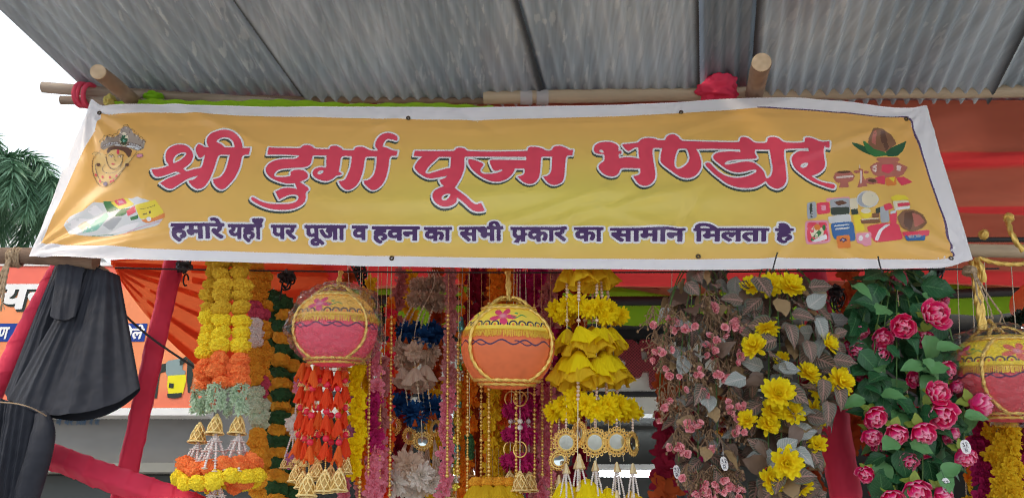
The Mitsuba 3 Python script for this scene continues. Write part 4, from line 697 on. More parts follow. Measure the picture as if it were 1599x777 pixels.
# printed pictures, drawn in a survey frame (origin and scale of an enlargement) and laid on the sheet
def pic_frame(u0, v0, s):
    def to(pts):
        q = np.array([(u0 + x / s, v0 + y / s) for x, y in pts]); c = q.mean(0)
        a0 = ban_uv(*c); e = 4.0
        J = np.stack([(ban_uv(c[0] + e, c[1]) - a0) / e, (ban_uv(c[0], c[1] + e) - a0) / e], 1)
        return (a0 + (q - c) @ J.T) * [SM, TM]
    return to
def smooth_poly(pts, n=4):
    p = np.asarray(pts, float)
    for k_ in (0.10, 0.18): p = np.stack([(1 - k_) * p + k_ * np.roll(p, -1, 0), k_ * p + (1 - k_) * np.roll(p, -1, 0)], 1).reshape(-1, 2)
    return p
layer = [0]
def pic(name, to, items):
    layer[0] = 0
    """items: (colour, points, width or 0): a filled smooth shape, or a drawn line of that width in metres."""
    for c_, pts_, w_ in items:
        q = to(pts_)
        g = affinity.translate(Polygon(smooth_poly(q)), 0, 0).buffer(0) if not w_ else MultiPolygon([Polygon(x) for x in []]).union(__import__('shapely').LineString(spline(q, 24) if len(q) > 2 else q).buffer(w_ / 2))
        layer[0] += 1
        m_ = ban_patch(g, 0.0008 + 0.00003 * layer[0])
        if m_: scene[f'{name}__{layer[0]:04d}'] = mikit.ply(m_, 'material_print_' + c_, smooth=True)
def el(x, y, rx, ry, n=14, a0=0.0):
    t = np.linspace(0, 2 * np.pi, n, endpoint=False) + a0; return [(x + rx * 1.03 * np.cos(i), y + ry * 1.03 * np.sin(i)) for i in t]
to = pic_frame(80, 180, 3.7)
nm = f'{k_ban}__face_picture'
L1 = 0.0016
items = [('skin', el(372, 262, 46, 60), 0), ('skin', [(290, 215), (250, 265), (248, 330), (270, 385), (318, 410), (370, 390), (430, 320), (470, 255), (455, 235), (390, 330), (330, 310), (322, 240)], 0),
         ('bronze', [(288, 195), (292, 165), (318, 152), (328, 130), (362, 134), (396, 110), (408, 84), (440, 70), (470, 88), (480, 112), (508, 124), (520, 142), (548, 150), (538, 195), (500, 208), (450, 190), (370, 185), (310, 208)], 0),
         ('light_grey', [(300, 190), (340, 166), (400, 156), (470, 160), (528, 186), (505, 203), (430, 182), (360, 182)], 0), ('dark_brown', [(325, 215), (340, 196), (375, 186), (440, 186), (470, 204), (462, 235), (450, 250), (425, 214), (390, 204), (352, 212), (332, 232)], 0),
         ('bronze', el(422, 140, 32, 46), 0), ('cream', el(422, 142, 26, 38), 0), ('dark_green', el(422, 146, 20, 30), 0), ('teal', el(422, 150, 8, 10), 0), ('pink', el(515, 238, 20, 11), 0), ('skin', el(266, 232, 20, 11), 0)]
for x, y, r in ((300, 158, 13), (322, 140, 14), (348, 132, 15), (376, 122, 15), (402, 100, 16), (440, 80, 18), (474, 102, 15), (498, 122, 14), (524, 144, 13), (540, 160, 11)):
    items += [('dark_brown', [(x - r, y + 6), (x - r * .6, y - r * .6), (x, y - r * .8), (x + r * .6, y - r * .5), (x + r, y + 6)], 0.0013), ('cream', el(x, y + 4, 3.5, 3.5), 0)]
for q in ([(292, 196), (340, 170), (400, 160), (470, 164), (532, 192)], [(296, 206), (345, 180), (400, 172), (470, 176), (520, 204)]): items.append(('dark_brown', q, 0.0013))
for x in range(306, 520, 14): items.append(('dark_brown', [(x, 192 - 18 * math.sin((x - 300) / 74)), (x + 3, 180 - 18 * math.sin((x - 300) / 74))], 0.0016))
items += [('dark_brown', [(246, 232), (256, 222), (280, 224), (288, 234)], 0.001), ('dark_brown', [(496, 236), (510, 226), (530, 230), (534, 240), (515, 250), (498, 244)], 0.001), ('dark_brown', [(322, 235), (328, 280), (350, 312), (372, 320), (398, 304), (418, 262), (422, 235)], 0.0012)]
items += [('dark_brown', [(338, 242), (352, 235), (368, 244)], L1), ('dark_brown', [(388, 246), (405, 236), (424, 240)], L1), ('white', el(353, 245, 9, 4), 0), ('white', el(405, 245, 10, 4), 0), ('dark_brown', el(353, 245, 4, 4), 0), ('dark_brown', el(405, 245, 4, 4), 0),
          ('red', el(392, 220, 7, 14), 0), ('dark_brown', [(372, 250), (374, 268), (384, 272)], 0.001), ('red', [(350, 286), (362, 283), (374, 288), (362, 294)], 0), ('dark_brown', [(326, 250), (332, 290), (362, 318), (400, 300), (415, 262)], 0.001),
          ('dark_brown', [(290, 210), (250, 260), (245, 320), (262, 380), (310, 418), (360, 400), (400, 360), (430, 320), (470, 260), (500, 215)], 0.0014), ('rule', [(262, 290), (275, 360), (318, 395), (370, 375), (410, 335), (440, 300)], 0.001),
          ('rule', [(318, 290), (300, 320), (330, 340), (380, 335), (405, 310), (412, 285)], 0.001), ('purple', el(318, 402, 13, 13), 0), ('dark_brown', el(278, 292, 11, 9), 0), ('dark_brown', el(445, 296, 11, 9), 0)]
for x, y in ((262, 350), (285, 385), (350, 390), (385, 360), (300, 360), (345, 365), (365, 385)): items.append(('red', el(x, y, 6, 7), 0))
labels[nm] = {'label': 'line drawing of a crowned face with earrings'}
pic(nm, to, items)
nm = f'{k_ban}__bag_picture'; labels[nm] = {'label': 'printed picture of a clear bag of packets'}
pic(nm, to, [('light_grey', [(78, 640), (110, 590), (190, 560), (250, 505), (330, 510), (430, 480), (540, 490), (620, 520), (660, 590), (620, 640), (480, 670), (330, 700), (170, 698), (110, 690)], 0),
             ('white', [(90, 640), (150, 600), (240, 600), (280, 640), (180, 690)], 0), ('light_grey', [(200, 560), (260, 510), (330, 520), (320, 580), (240, 600)], 0), ('white', [(215, 560), (260, 520), (300, 560), (250, 585)], 0), ('cream', [(150, 640), (200, 610), (240, 640), (190, 680)], 0), ('teal', [(180, 690), (260, 610), (320, 560), (340, 590), (270, 670)], 0),
             ('green', [(300, 500), (360, 500), (410, 540), (350, 560), (325, 560)], 0), ('green', [(370, 590), (410, 545), (480, 545), (420, 590)], 0), ('grey', [(300, 640), (370, 590), (420, 600), (350, 670)], 0), ('red', [(440, 560), (490, 530), (500, 570), (450, 592)], 0), ('white', [(320, 690), (420, 640), (520, 620), (480, 660)], 0),
             ('yellow', [(340, 505), (440, 478), (490, 525), (400, 550)], 0), ('red', [(362, 495), (420, 482), (444, 512), (390, 528)], 0), ('pink', [(385, 497), (410, 492), (425, 508), (395, 514)], 0), ('light_grey', [(460, 490), (500, 476), (540, 496), (490, 512)], 0), ('green', [(460, 600), (510, 585), (510, 605), (470, 615)], 0),
             ('orange', [(520, 612), (600, 600), (664, 572), (662, 600), (560, 630)], 0), ('yellow', [(490, 530), (610, 500), (610, 500), (662, 572), (600, 600), (520, 608), (490, 530)], 0), ('dark_brown', [(520, 555), (560, 548), (608, 533)], 0.0016), ('dark_brown', [(540, 582), (560, 578)], 0.0028), ('dark_brown', el(578, 570, 5, 8), 0), ('white', el(570, 607, 14, 12), 0), ('pink', [(420, 690), (520, 650), (640, 618)], 0.0016), ('green', [(240, 698), (360, 690)], 0.0014)])
to = pic_frame(1240, 180, 3.53)
nm = f'{k_ban}__coconut_pot_picture'; labels[nm] = {'label': 'printed picture of a coconut on a copper pot with lamps'}
pic(nm, to, [('dark_green', [(310, 157), (350, 158), (410, 180), (440, 230), (400, 215), (350, 185)], 0), ('green', [(375, 140), (420, 165), (480, 200), (520, 225), (440, 235), (400, 200)], 0), ('dark_green', [(500, 200), (560, 170), (622, 142), (605, 190), (570, 225), (510, 232)], 0),
             ('brown', [(408, 130), (430, 80), (480, 85), (530, 105), (562, 165), (530, 185), (500, 210), (440, 190), (408, 160)], 0), ('dark_brown', [(470, 90), (500, 95), (520, 180), (500, 205), (478, 150)], 0), ('copper', [(432, 95), (450, 92), (448, 170), (425, 150)], 0),
             ('copper', [(455, 238), (575, 232), (585, 250), (560, 262), (470, 262), (450, 250)], 0), ('copper', [(412, 290), (450, 262), (570, 258), (626, 290), (600, 330), (560, 350), (480, 350), (430, 330)], 0), ('pale', [(430, 285), (455, 275), (450, 320), (428, 310)], 0), ('red', [(480, 275), (545, 270), (550, 300), (520, 322), (480, 310)], 0), ('pale', [(565, 275), (590, 280), (585, 310), (565, 305)], 0),
             ('red', [(440, 350), (500, 330), (500, 385), (450, 380)], 0), ('orange', [(500, 345), (560, 335), (565, 385), (505, 392)], 0), ('red', [(560, 345), (600, 340), (650, 375), (590, 390)], 0), ('yellow', [(520, 345), (555, 340), (550, 370)], 0), ('copper', el(420, 370, 36, 18), 0), ('dark_brown', el(425, 368, 24, 10), 0),
             ('copper', [(210, 350), (225, 320), (300, 312), (328, 345), (318, 370), (270, 385), (228, 378)], 0), ('copper', [(250, 380), (290, 378), (298, 405), (240, 408)], 0), ('pale', [(225, 345), (320, 340), (318, 352), (230, 357)], 0), ('dark_brown', el(268, 322, 36, 7), 0),
             ('copper', [(345, 300), (375, 305), (372, 345), (400, 400), (340, 408), (362, 345)], 0), ('pale', [(355, 315), (368, 315), (366, 385), (356, 388)], 0), ('copper', el(338, 322, 16, 8), 0), ('copper', el(392, 322, 14, 8), 0), ('pale', [(352, 285), (358, 282), (358, 300), (352, 300)], 0)])
nm = f'{k_ban}__goods_picture'; labels[nm] = {'label': 'printed picture of packets, jars and a coconut in a pile'}
gi = [('grey', [(65, 490), (115, 482), (122, 570), (68, 585)], 0), ('shadow', [(80, 495), (95, 493), (98, 570), (84, 575)], 0), ('red', [(118, 490), (190, 484), (195, 545), (122, 555)], 0), ('pink', [(140, 505), (170, 502), (172, 530), (145, 534)], 0), ('pink', [(170, 465), (300, 455), (305, 475), (175, 485)], 0),
      ('grey', [(190, 470), (300, 460), (305, 550), (200, 560)], 0), ('shadow', [(195, 515), (300, 510), (300, 552), (200, 556)], 0), ('dark_brown', [(215, 485), (260, 475), (290, 490), (240, 505)], 0), ('cream', [(300, 465), (345, 460), (350, 520), (305, 525)], 0), ('light_grey', [(180, 565), (305, 548), (312, 602), (190, 602)], 0), ('blue', [(195, 600), (320, 590), (340, 695), (215, 690)], 0), ('light_grey', [(215, 612), (300, 604), (302, 610), (216, 619)], 0), ('light_grey', [(222, 628), (300, 621), (302, 629), (223, 636)], 0),
      ('pink', [(50, 592), (185, 580), (198, 708), (62, 716)], 0), ('red', [(62, 602), (175, 592), (186, 698), (72, 704)], 0), ('cream', el(122, 650, 36, 34), 0), ('green', [(85, 690), (130, 640), (150, 655), (105, 700)], 0), ('orange', el(122, 625, 18, 18), 0), ('white', [(90, 700), (170, 660), (178, 690), (120, 702)], 0), ('green', el(160, 625, 9, 16), 0), ('red', el(95, 640, 9, 14), 0),
      ('orange', [(228, 668), (305, 660), (312, 735), (235, 742)], 0), ('purple', el(268, 690, 20, 13), 0), ('white', el(268, 690, 8, 5), 0), ('yellow', [(318, 555), (358, 550), (388, 640), (335, 645)], 0), ('shadow', [(308, 525), (345, 520), (350, 550), (312, 555)], 0), ('light_grey', el(400, 470, 60, 45), 0), ('grey', el(392, 472, 46, 40), 0), ('cream', el(412, 466, 44, 40), 0),
      ('yellow', el(392, 545, 32, 30), 0), ('cream', el(392, 532, 28, 14), 0), ('brown', [(425, 545), (465, 540), (468, 565), (428, 568)], 0), ('brown', [(360, 580), (468, 570), (470, 598), (365, 605)], 0), ('cream', [(365, 578), (465, 568), (466, 575), (366, 585)], 0), ('grey', [(468, 510), (510, 500), (525, 590), (475, 598)], 0), ('shadow', [(445, 520), (470, 510), (472, 540), (450, 545)], 0),
      ('red', [(390, 620), (500, 595), (575, 600), (598, 690), (440, 702)], 0), ('white', [(440, 690), (460, 640), (500, 605), (530, 602), (480, 640), (460, 695)], 0), ('pink', [(335, 655), (420, 648), (425, 720), (345, 705)], 0), ('white', el(365, 680, 12, 14), 0), ('white', el(400, 668, 10, 10), 0), ('pink', el(395, 700, 20, 22), 0),
      ('red', [(485, 500), (525, 490), (540, 520), (500, 532)], 0), ('red', [(520, 545), (560, 535), (562, 600), (528, 600)], 0), ('light_grey', [(525, 535), (555, 530), (556, 545), (526, 550)], 0), ('cream', [(535, 478), (628, 472), (635, 525), (548, 535)], 0), ('yellow', [(525, 460), (560, 442), (610, 445), (632, 470), (535, 482)], 0), ('red', [(560, 495), (632, 485), (633, 505), (565, 515)], 0), ('white', [(552, 520), (630, 510), (630, 522), (556, 532)], 0),
      ('brown', [(562, 570), (590, 535), (650, 525), (710, 550), (732, 595), (700, 630), (640, 645), (590, 620)], 0), ('dark_brown', [(600, 545), (660, 535), (640, 640), (600, 610)], 0), ('copper', [(640, 545), (690, 555), (720, 595), (660, 625)], 0), ('blue', [(600, 660), (720, 645), (722, 690), (615, 700)], 0), ('red', [(590, 645), (740, 638), (738, 668), (598, 675)], 0), ('grey', [(625, 665), (700, 655), (702, 672), (628, 682)], 0)]
pic(nm, to, gi)
mat('eyelet', pr((0.09, 0.06, 0.04), 0.4, metallic=0.6))
for u, v in ((157, 179), (638, 187), (1063, 177), (612, 404), (1090, 401), (1486, 402), (1415, 186)):
    a, b = ban_uv(u, v); c = BAN(np.array(a), np.array(b), 0.002)
    put(k_ban, 'eyelet', tube(c + np.stack([0.0045 * np.cos(np.linspace(0, 2 * np.pi, 17)), 0 * np.linspace(0, 1, 17), 0.0045 * np.sin(np.linspace(0, 2 * np.pi, 17))], -1), 0.0022, 6, False), 'eyelet', smooth=True)

# ------------------------------------------------------------------ hanging goods: shared materials and pieces
def cloth_col(name, c, rough=0.75, trans=0.5): mat(name, thin(c, trans, rough))
def plain(name, c, rough=0.6, **kw): mat(name, pr(c, rough, **kw))
plain('marigold_yellow', weave((0.52, 0.30, 0.012), (0.70, 0.47, 0.03), 60.0), 0.9)
plain('marigold_bright', weave((0.74, 0.55, 0.015), (0.86, 0.68, 0.03), 60.0), 0.9)
plain('marigold_orange', weave((0.72, 0.13, 0.03), (0.85, 0.24, 0.06), 60.0), 0.9)
plain('marigold_amber', weave((0.62, 0.26, 0.015), (0.78, 0.4, 0.03), 60.0), 0.9)
plain('marigold_green', weave((0.012, 0.06, 0.02), (0.03, 0.11, 0.035), 60.0), 0.9)
plain('marigold_pink', weave((0.45, 0.04, 0.10), (0.65, 0.10, 0.18), 60.0), 0.9)
plain('bead_white', (0.72, 0.66, 0.64), 0.3, clearcoat=0.4)
plain('bead_pearl', (0.72, 0.56, 0.46), 0.25, clearcoat=0.5, metallic=0.25)
plain('bead_cream', (0.74, 0.66, 0.5), 0.35)
plain('silver_green', (0.50, 0.62, 0.46), 0.5)
cloth_col('silk_yellow', (0.90, 0.74, 0.015)); cloth_col('silk_gold', (0.80, 0.56, 0.03), 0.7, 0.7); cloth_col('silk_orange', (0.85, 0.30, 0.03)); cloth_col('silk_red', (0.86, 0.10, 0.035), 0.7, 0.8)
cloth_col('silk_pink', (0.80, 0.28, 0.38)); cloth_col('silk_magenta', (0.52, 0.03, 0.17)); cloth_col('silk_cream', (0.72, 0.58, 0.46), 0.7, 0.6); cloth_col('silk_white', (0.8, 0.76, 0.70)); cloth_col('silk_blue', (0.025, 0.11, 0.32)); cloth_col('silk_rust', (0.48, 0.10, 0.03)); cloth_col('silk_maroon', (0.30, 0.02, 0.05)); cloth_col('silk_lilac', (0.55, 0.22, 0.45)); cloth_col('silk_dusty', (0.60, 0.26, 0.26))
plain('red_bead', (0.70, 0.02, 0.06), 0.4)
plain('mirror', (0.62, 0.68, 0.66), 0.06, metallic=1.0)
mat('foil', pr((0.75, 0.8, 0.7), 0.12, metallic=0.9)); plain('foil_green', (0.2, 0.8, 0.25), 0.12, metallic=0.85); plain('foil_teal', (0.2, 0.7, 0.7), 0.12, metallic=0.85); plain('foil_yellow', (0.85, 0.75, 0.1), 0.12, metallic=0.85)
plain('black_plastic', (0.012, 0.012, 0.014), 0.3)
def PLY(mesh, **kw): return mikit.ply(mesh, None, **kw)
POM = [PLY(pompon(i, 3, 0.74, 0.34)) for i in range(4)]
POMF = [PLY(pompon(10 + i, 2, 0.8, 0.4)) for i in range(3)]
SILK = [PLY(bloom([(13, 1.0, 0.19, -30, 0.3, 0.25, 0.15, 0), (13, 1.0, 0.18, -5, 0.3, 0.2, 0.15, 0.02), (12, 0.9, 0.17, 20, 0.3, 0.2, 0.15, 0.04), (10, 0.75, 0.15, 45, 0.3, 0.1, 0.1, 0.06), (7, 0.5, 0.13, 68, 0.3, 0.0, 0.1, 0.08)], s).mesh()) for s in range(4)]
DAISY = [PLY(bloom([(6, 1.0, 0.36, 12, 0.3, 0.1, 0.1, 0), (5, 0.65, 0.28, 45, 0.35, 0.1, 0.1, 0.05)], 20 + s, nu=3).mesh()) for s in range(3)]
_b = bell_mesh(); BELL = PLY(_b[0], color=_b[1])
mat('bell_gold', pr({'type': 'mesh_attribute', 'name': 'vertex_color'}, 0.35, metallic=0.25))
SKIRT = [PLY(skirt_mesh(s), smooth=True) for s in range(3)]
LONGSKIRT = [PLY(skirt_mesh(7 + s, 0.3), smooth=True) for s in range(3)]
CAP = PLY(lathe([(0.02, 0.0), (0.10, -0.05), (0.24, -0.5), (0.42, -1.0), (0.38, -1.02), (0.0, -0.8)], 14, lambda i, th: 1 + 0.05 * np.cos(7 * th)), smooth=30)
BALL = PLY(ICO[2], smooth=True)
def medal_mesh():
    mb = MB(); a = np.linspace(0, 2 * np.pi, 33)
    for r, t in ((0.62, 0.09), (0.86, 0.07)): mb.add(tube(np.stack([r * np.cos(a), r * np.sin(a), 0 * a], -1), t, 6, False))
    for i in range(18):
        q = 2 * np.pi * i / 18; b = np.linspace(0, 2 * np.pi, 9)
        mb.add(tube(np.stack([0.97 * math.cos(q) + 0.11 * np.cos(b), 0.97 * math.sin(q) + 0.11 * np.sin(b), 0 * b], -1), 0.05, 5, False))
        mb.add(ICO[1], mx([0.74 * math.cos(q + .17), 0.74 * math.sin(q + .17), 0.03], None, 0.065))
    return mb.mesh()
MEDAL = PLY(medal_mesh(), smooth=40)
GLASS = PLY(lathe([(0, 0.05), (0.5, 0.03), (0.56, 0.0), (0.0, -0.03)], 24), smooth=30)
def away(d=(0, -1, 0), roll=0.0, tilt=0.0):
    """Rotation that turns a piece's +z towards d."""
    return basis(d) @ rot((0, 0, 1), roll) @ rot((1, 0, 0), tilt)
RAN = np.random.default_rng(11)
def jitter_dir(d, s): return unit(np.asarray(d, float) + RAN.normal(0, s, 3))
def vert(u0, v0, u1, v1, Y, Y1=None):
    """A hanging line given at its top and bottom; returns the point at a given height in the survey."""
    a, b = W(u0, v0, Y), W(u1, v1, Y1 or Y)
    def at(v):
        w = W(u0 + (u1 - u0) * (v - v0) / (v1 - v0), v, Y)[2]; t = (w - a[2]) / (b[2] - a[2]); return a + t * (b - a)
    return at
def string(k, at, v0, v1, r=0.0012, bsdf='bead_cream'): put(k, 'cord', tube(spline([at(v0), at((v0 + v1) / 2) + [0.0, 0.002, 0], at(v1)], 8), r, 5), bsdf, smooth=True)
def bead_row(k, at, v0, v1, r, bsdf, gap=1.0, name='bead_string', sub=1):
    a, b = at(v0), at(v1); n = max(2, int(np.linalg.norm(b - a) / (2 * r * gap)))
    put(k, name, beads([a + (b - a) * t for t in (np.arange(n) + 0.5) / n], r, sub), bsdf, smooth=True)

# ------------------------------------------------------------------ marigold hangings at the left
def marigold(label, u0, v0, u1, Y, segs, group='marigold garlands hanging at the left', r0=15.0, fine=True, v1=600, stag=0.0):
    """segs: (colour, from, to) in survey rows; puffs threaded one under the other."""
    k = thing('marigold_garland', label, 'garland', group); at = vert(u0, v0, u1, v1, Y)
    string(k, at, min(s[1] for s in segs) - 6, max(s[2] for s in segs))
    r = r0 * mpp(500, Y)
    for c, a, b in segs:
        n = max(1, int(round((b - a) / (r0 * 1.18))))
        for i in range(n):
            v = a + (b - a) * (i + 0.5) / n + RAN.normal(0, 1.0)
            p = at(v) + [RAN.normal(0, 0.003) + stag * (-1) ** i, RAN.normal(0, 0.004), 0]
            put(k, 'puff', (POM if fine else POMF)[RAN.integers(4 if fine else 3)], c, mx(p, rot((0, 0, 1), RAN.uniform(0, 6)) @ rot((1, 0, 0), RAN.normal(0, 0.3)) @ np.diag([RAN.uniform(.9, 1.1), 1, RAN.uniform(0.82, 1.12)]), r * RAN.uniform(0.88, 1.12)))
    return k, at
def floret_cluster(k, at, v0, v1, r, n, seed, bsdf='silver_green'):
    g = np.random.default_rng(seed); a, b = at(v0), at(v1)
    for i in range(n):
        t = (i + 0.5) / n; q = g.uniform(0, 2 * np.pi); d = np.array([math.cos(q), math.sin(q), 0.1])
        if d[1] > 0.5: d[1] *= -1
        put(k, 'floret', STAR[i % 3], bsdf, mx(a + (b - a) * t + d * r * 1.5, away(jitter_dir(d, 0.3), g.uniform(0, 6)), r))
STAR = [PLY(bloom([(5, 1.0, 0.3, 20, 0.5, -0.1, 0, 0), (5, 0.7, 0.24, 50, 0.5, -0.1, 0, 0.1)], 50 + s, nu=2).mesh()) for s in range(3)]
def tassel(k, top, L, n, spread, r, bsdf, seed, bars=0):
    g = np.random.default_rng(seed)
    for i in range(n):
        q = 2 * np.pi * i / n + g.normal(0, 0.2); e = top + [spread * math.cos(q), spread * math.sin(q), -L * g.uniform(0.92, 1.05)]
        c = spline([top + (e - top) * 0.02, (top + e) / 2 + [0.12 * spread * math.cos(q), 0.12 * spread * math.sin(q), 0], e], 2 + int(L / (1.9 * r)))
        mb = MB()
        for j, p in enumerate(c):
            mb.add(ICO[1], mx(p, None, r))
            if bars and j % bars == bars - 1: mb.add(ICO[1], mx(p, np.diag([2.4, 2.4, 0.6]), r))
        put(k, 'bead_tassel', mb.mesh(), bsdf, smooth=True)
YM = 1.93
strands = [('outer left marigold garland of the left hanging, yellow over orange, above a gold bell', 336, 318, YM, 0.0, 300, 668, 1),
           ('front marigold garland of the left hanging, yellow over orange, above the front gold bell', 350, 341, YM - 0.045, 0.0, 343, 655, 2),
           ('right hand marigold garland of the left hanging, yellow over orange, above a gold bell', 376, 374, YM - 0.03, 0.0, 374, 655, 3)]
for lab, u0, u1, Y, _, ub, vb, sd in strands:
    k, at = marigold(lab, u0, 405, u1, Y, [('marigold_yellow', 400, 490), ('marigold_bright', 490, 550 if sd > 1 else 556), ('marigold_orange', 552 if sd > 1 else 560, 606 if sd > 1 else 612)])
    floret_cluster(k, at, 604, 648, 8.0 * mpp(620, Y), 44, sd)
    s = mpp(650, Y); tb = at(vb - 6)
    put(k, 'bell', BELL, 'bell_gold', mx(tb, None, 27 * s), label='cream and gold bell')
    tassel(k, at(vb + 22), 58 * s, 7, 24 * s, 2.1 * s, 'bead_white', sd, 4)
mar = [('amber marigold garland half hidden at the right of the left hanging', 398, 400, 2.03, [('marigold_amber', 405, 470), ('marigold_pink', 470, 495), ('bead_white', 500, 540), ('marigold_amber', 545, 600), ('silver_green', 606, 660), ('marigold_amber', 670, 760)]),
       ('yellow marigold garland with a pink section right of the left hanging', 412, 408, 2.06, [('marigold_amber', 425, 480), ('marigold_pink', 480, 500), ('marigold_amber', 505, 590), ('marigold_pink', 590, 620), ('silver_green', 625, 670), ('marigold_amber', 680, 777)])]
for lab, u0, u1, Y, segs in mar: marigold(lab, u0, 405, u1, Y, segs, None, 13.0)
for i, (u0, u1, Y, lab) in enumerate(((428, 420, 2.16, 'first dark green and amber garland counted from the marigolds'), (442, 436, 2.13, 'second dark green and amber garland, in front between its two neighbours'), (458, 454, 2.18, 'third dark green and amber garland, behind the wrapped clay pot'))):
    segs = []; v = 455 + 9 * i
    while v < 800: segs += [('marigold_green', v, v + 19), ('marigold_amber', v + 19, v + 36)]; v += 36
    marigold(lab, u0, 440, u1, Y, segs, 'dark green and amber garlands', 15.5, False, stag=0.004)
k = thing('puff_ring', 'ring of orange and yellow puffs hanging under the left bells', 'garland ring')
cr_ = W(341, 750, YM - 0.01); s = mpp(740, YM)
for row, (c, dz, n, rr) in enumerate((('marigold_orange', 20, 15, 54), ('marigold_bright', 1, 15, 60), ('marigold_orange', -2, 6, 40))):
    for i in range(n):
        q = 2 * np.pi * (i + 0.5 * row) / n; p = cr_ + [rr * s * math.cos(q) + 0, 0.6 * rr * s * math.sin(q), (dz + 7 * math.sin(2.3 * q + 1) + RAN.normal(0, 2)) * s]
        put(k, 'puff', POM[RAN.integers(4)], c if RAN.random() > 0.12 else 'marigold_orange', mx(p, rot((1, 0, 0), RAN.uniform(0, 6)), 13.5 * s * RAN.uniform(0.88, 1.1)))
tassel(k, cr_ + [0, 0, -0.005], 60 * s, 9, 26 * s, 2.0 * s, 'bead_white', 77, 6)
k = thing('white_pompon_hanging', 'thin bead string with a white puff and purple petals left of the red tassels', 'hanging')
at = vert(470, 560, 452, 735, 1.99)
bead_row(k, at, 575, 660, 1.9 * s, 'bead_white')
put(k, 'puff', SILK[1], 'silk_white', mx(at(662), away((-0.3, -1, -0.2)), 17 * s)); put(k, 'puff', POMF[1], 'silk_white', mx(at(664), None, 11 * s))
for v, c in ((592, 'silk_lilac'), (606, 'silk_pink'), (714, 'silk_lilac'), (722, 'silk_lilac')): put(k, 'flower', DAISY[0], c, mx(at(v), away(jitter_dir((-0.2, -1, -0.2), 0.3)), 11 * s))
for dx in (-6, 1, 8):
    p0 = at(668); p1 = at(712) + [dx * 1.6 * s, 0, 0]
    put(k, 'bead_string', beads(spline([p0, p1], 15), 1.8 * s), 'bead_white', smooth=True)
    put(k, 'bell', BELL, 'bell_gold', mx(p1 - [0, 0, 4 * s], None, 14 * s))

# ------------------------------------------------------------------ clay pots in gold rope nets
PROF = [(0.02, -0.90), (0.3, -0.89), (0.55, -0.80), (0.78, -0.60), (0.93, -0.34), (1.0, -0.04), (0.985, 0.17), (0.92, 0.38), (0.80, 0.57), (0.64, 0.71), (0.52, 0.78), (0.475, 0.805), (0.475, 0.82), (0.50, 0.84), (0.505, 0.855), (0.48, 0.865), (0.44, 0.85), (0.41, 0.77), (0.40, 0.6)]
def prof_at(n=80):
    q = np.array(PROF); t = np.concatenate([[0], np.cumsum(np.linalg.norm(np.diff(q, axis=0), axis=1))]); from scipy.interpolate import PchipInterpolator as PI
    return np.stack([PI(t, q[:, 0])(np.linspace(0, t[-1], n)), PI(t, q[:, 1])(np.linspace(0, t[-1], n))], -1)
def r_at(z): q = np.array(PROF)[:12]; return np.interp(z, q[:, 1], q[:, 0])
def paint(low, high, flower, split, wave=(0.035, 0.02, 0.09), band=None):
    def fn(p, n, uv):
        a = uv.x * 2 * math.pi; z = uv.y * 2 - 1
        c = mikit.mix(low, high, mikit.smoothstep(split - 0.005, split + 0.005, z))
        c = c * (0.9 + 0.2 * mikit.fbm(uv.x * 30, uv.y * 14, 1.0, 3))
        ph = a * 13.0; w = 0.045 * dr.sin(ph) + 0.015; w2 = 0.045 * dr.sin(ph + 2.4) + 0.0
        on = (1 - mikit.smoothstep(0.013, 0.020, dr.abs(z - 0.02 - w))) + (1 - mikit.smoothstep(0.010, 0.016, dr.abs(z - 0.02 - w2))) * mikit.smoothstep(0.2, 0.5, dr.sin(ph * 0.5 + 1))
        c = mikit.mix(c, wave, dr.clip(on, 0, 1) * 0.95)
        cx = (a * 30 / (2 * math.pi)); cx = cx - dr.floor(cx) - 0.5; d = dr.sqrt(dr.square(cx * 0.19) + dr.square(z - split - 0.10) * 1.1)
        c = mikit.mix(c, wave, (1 - mikit.smoothstep(0.012, 0.018, dr.abs(d - 0.075))) * mikit.smoothstep(split + 0.08, split + 0.09, z))
        c = mikit.mix(c, (0.75, 0.12, 0.05), (1 - mikit.smoothstep(0.02, 0.028, d)))
        for a0, z0 in ((4.45, split + 0.28), (1.5, split + 0.30), (3.1, split + 0.28), (0.0, split + 0.28)):
            dx, dz = (a - a0) * 0.78, (z - z0) * 1.5; ro = dr.sqrt(dx * dx + dz * dz); th = dr.atan2(dz, dx)
            pet = 0.07 + 0.21 * dr.abs(dr.cos(2.5 * th + 0.4))
            f = 1 - mikit.smoothstep(-0.008, 0.008, ro - pet)
            c = mikit.mix(c, mikit.mix((0.85, 0.35, 0.4), flower, mikit.smoothstep(0.0, 0.12, ro)), f)
            gx = dx - 0.33; zg = dz - 0.05 * dr.sin(gx * 22)
            c = mikit.mix(c, (0.05, 0.30, 0.10), (1 - mikit.smoothstep(0.012, 0.02, dr.abs(zg))) * (1 - mikit.smoothstep(0.15, 0.17, dr.abs(gx))))
            lv = dr.sqrt(dr.square((gx + 0.04) * 0.8) + dr.square(dz - 0.1) * 2); c = mikit.mix(c, (0.05, 0.35, 0.12), 1 - mikit.smoothstep(0.03, 0.04, lv))
        return c
    return P(fn)
mat('pot_orange', pr(paint((0.74, 0.17, 0.06), (0.88, 0.66, 0.08), (0.72, 0.06, 0.16), 0.30), 0.5, specular=0.4))
mat('pot_pink', pr(paint((0.80, 0.085, 0.15), (0.90, 0.50, 0.09), (0.70, 0.07, 0.20), 0.24), 0.5, specular=0.4))
mat('pot_crimson', pr(paint((0.66, 0.075, 0.10), (0.88, 0.66, 0.03), (0.80, 0.16, 0.12), 0.22), 0.5, specular=0.4))
plain('gold_fringe', weave((0.72, 0.42, 0.02), (0.92, 0.68, 0.08), 250.0), 0.35, metallic=0.35)
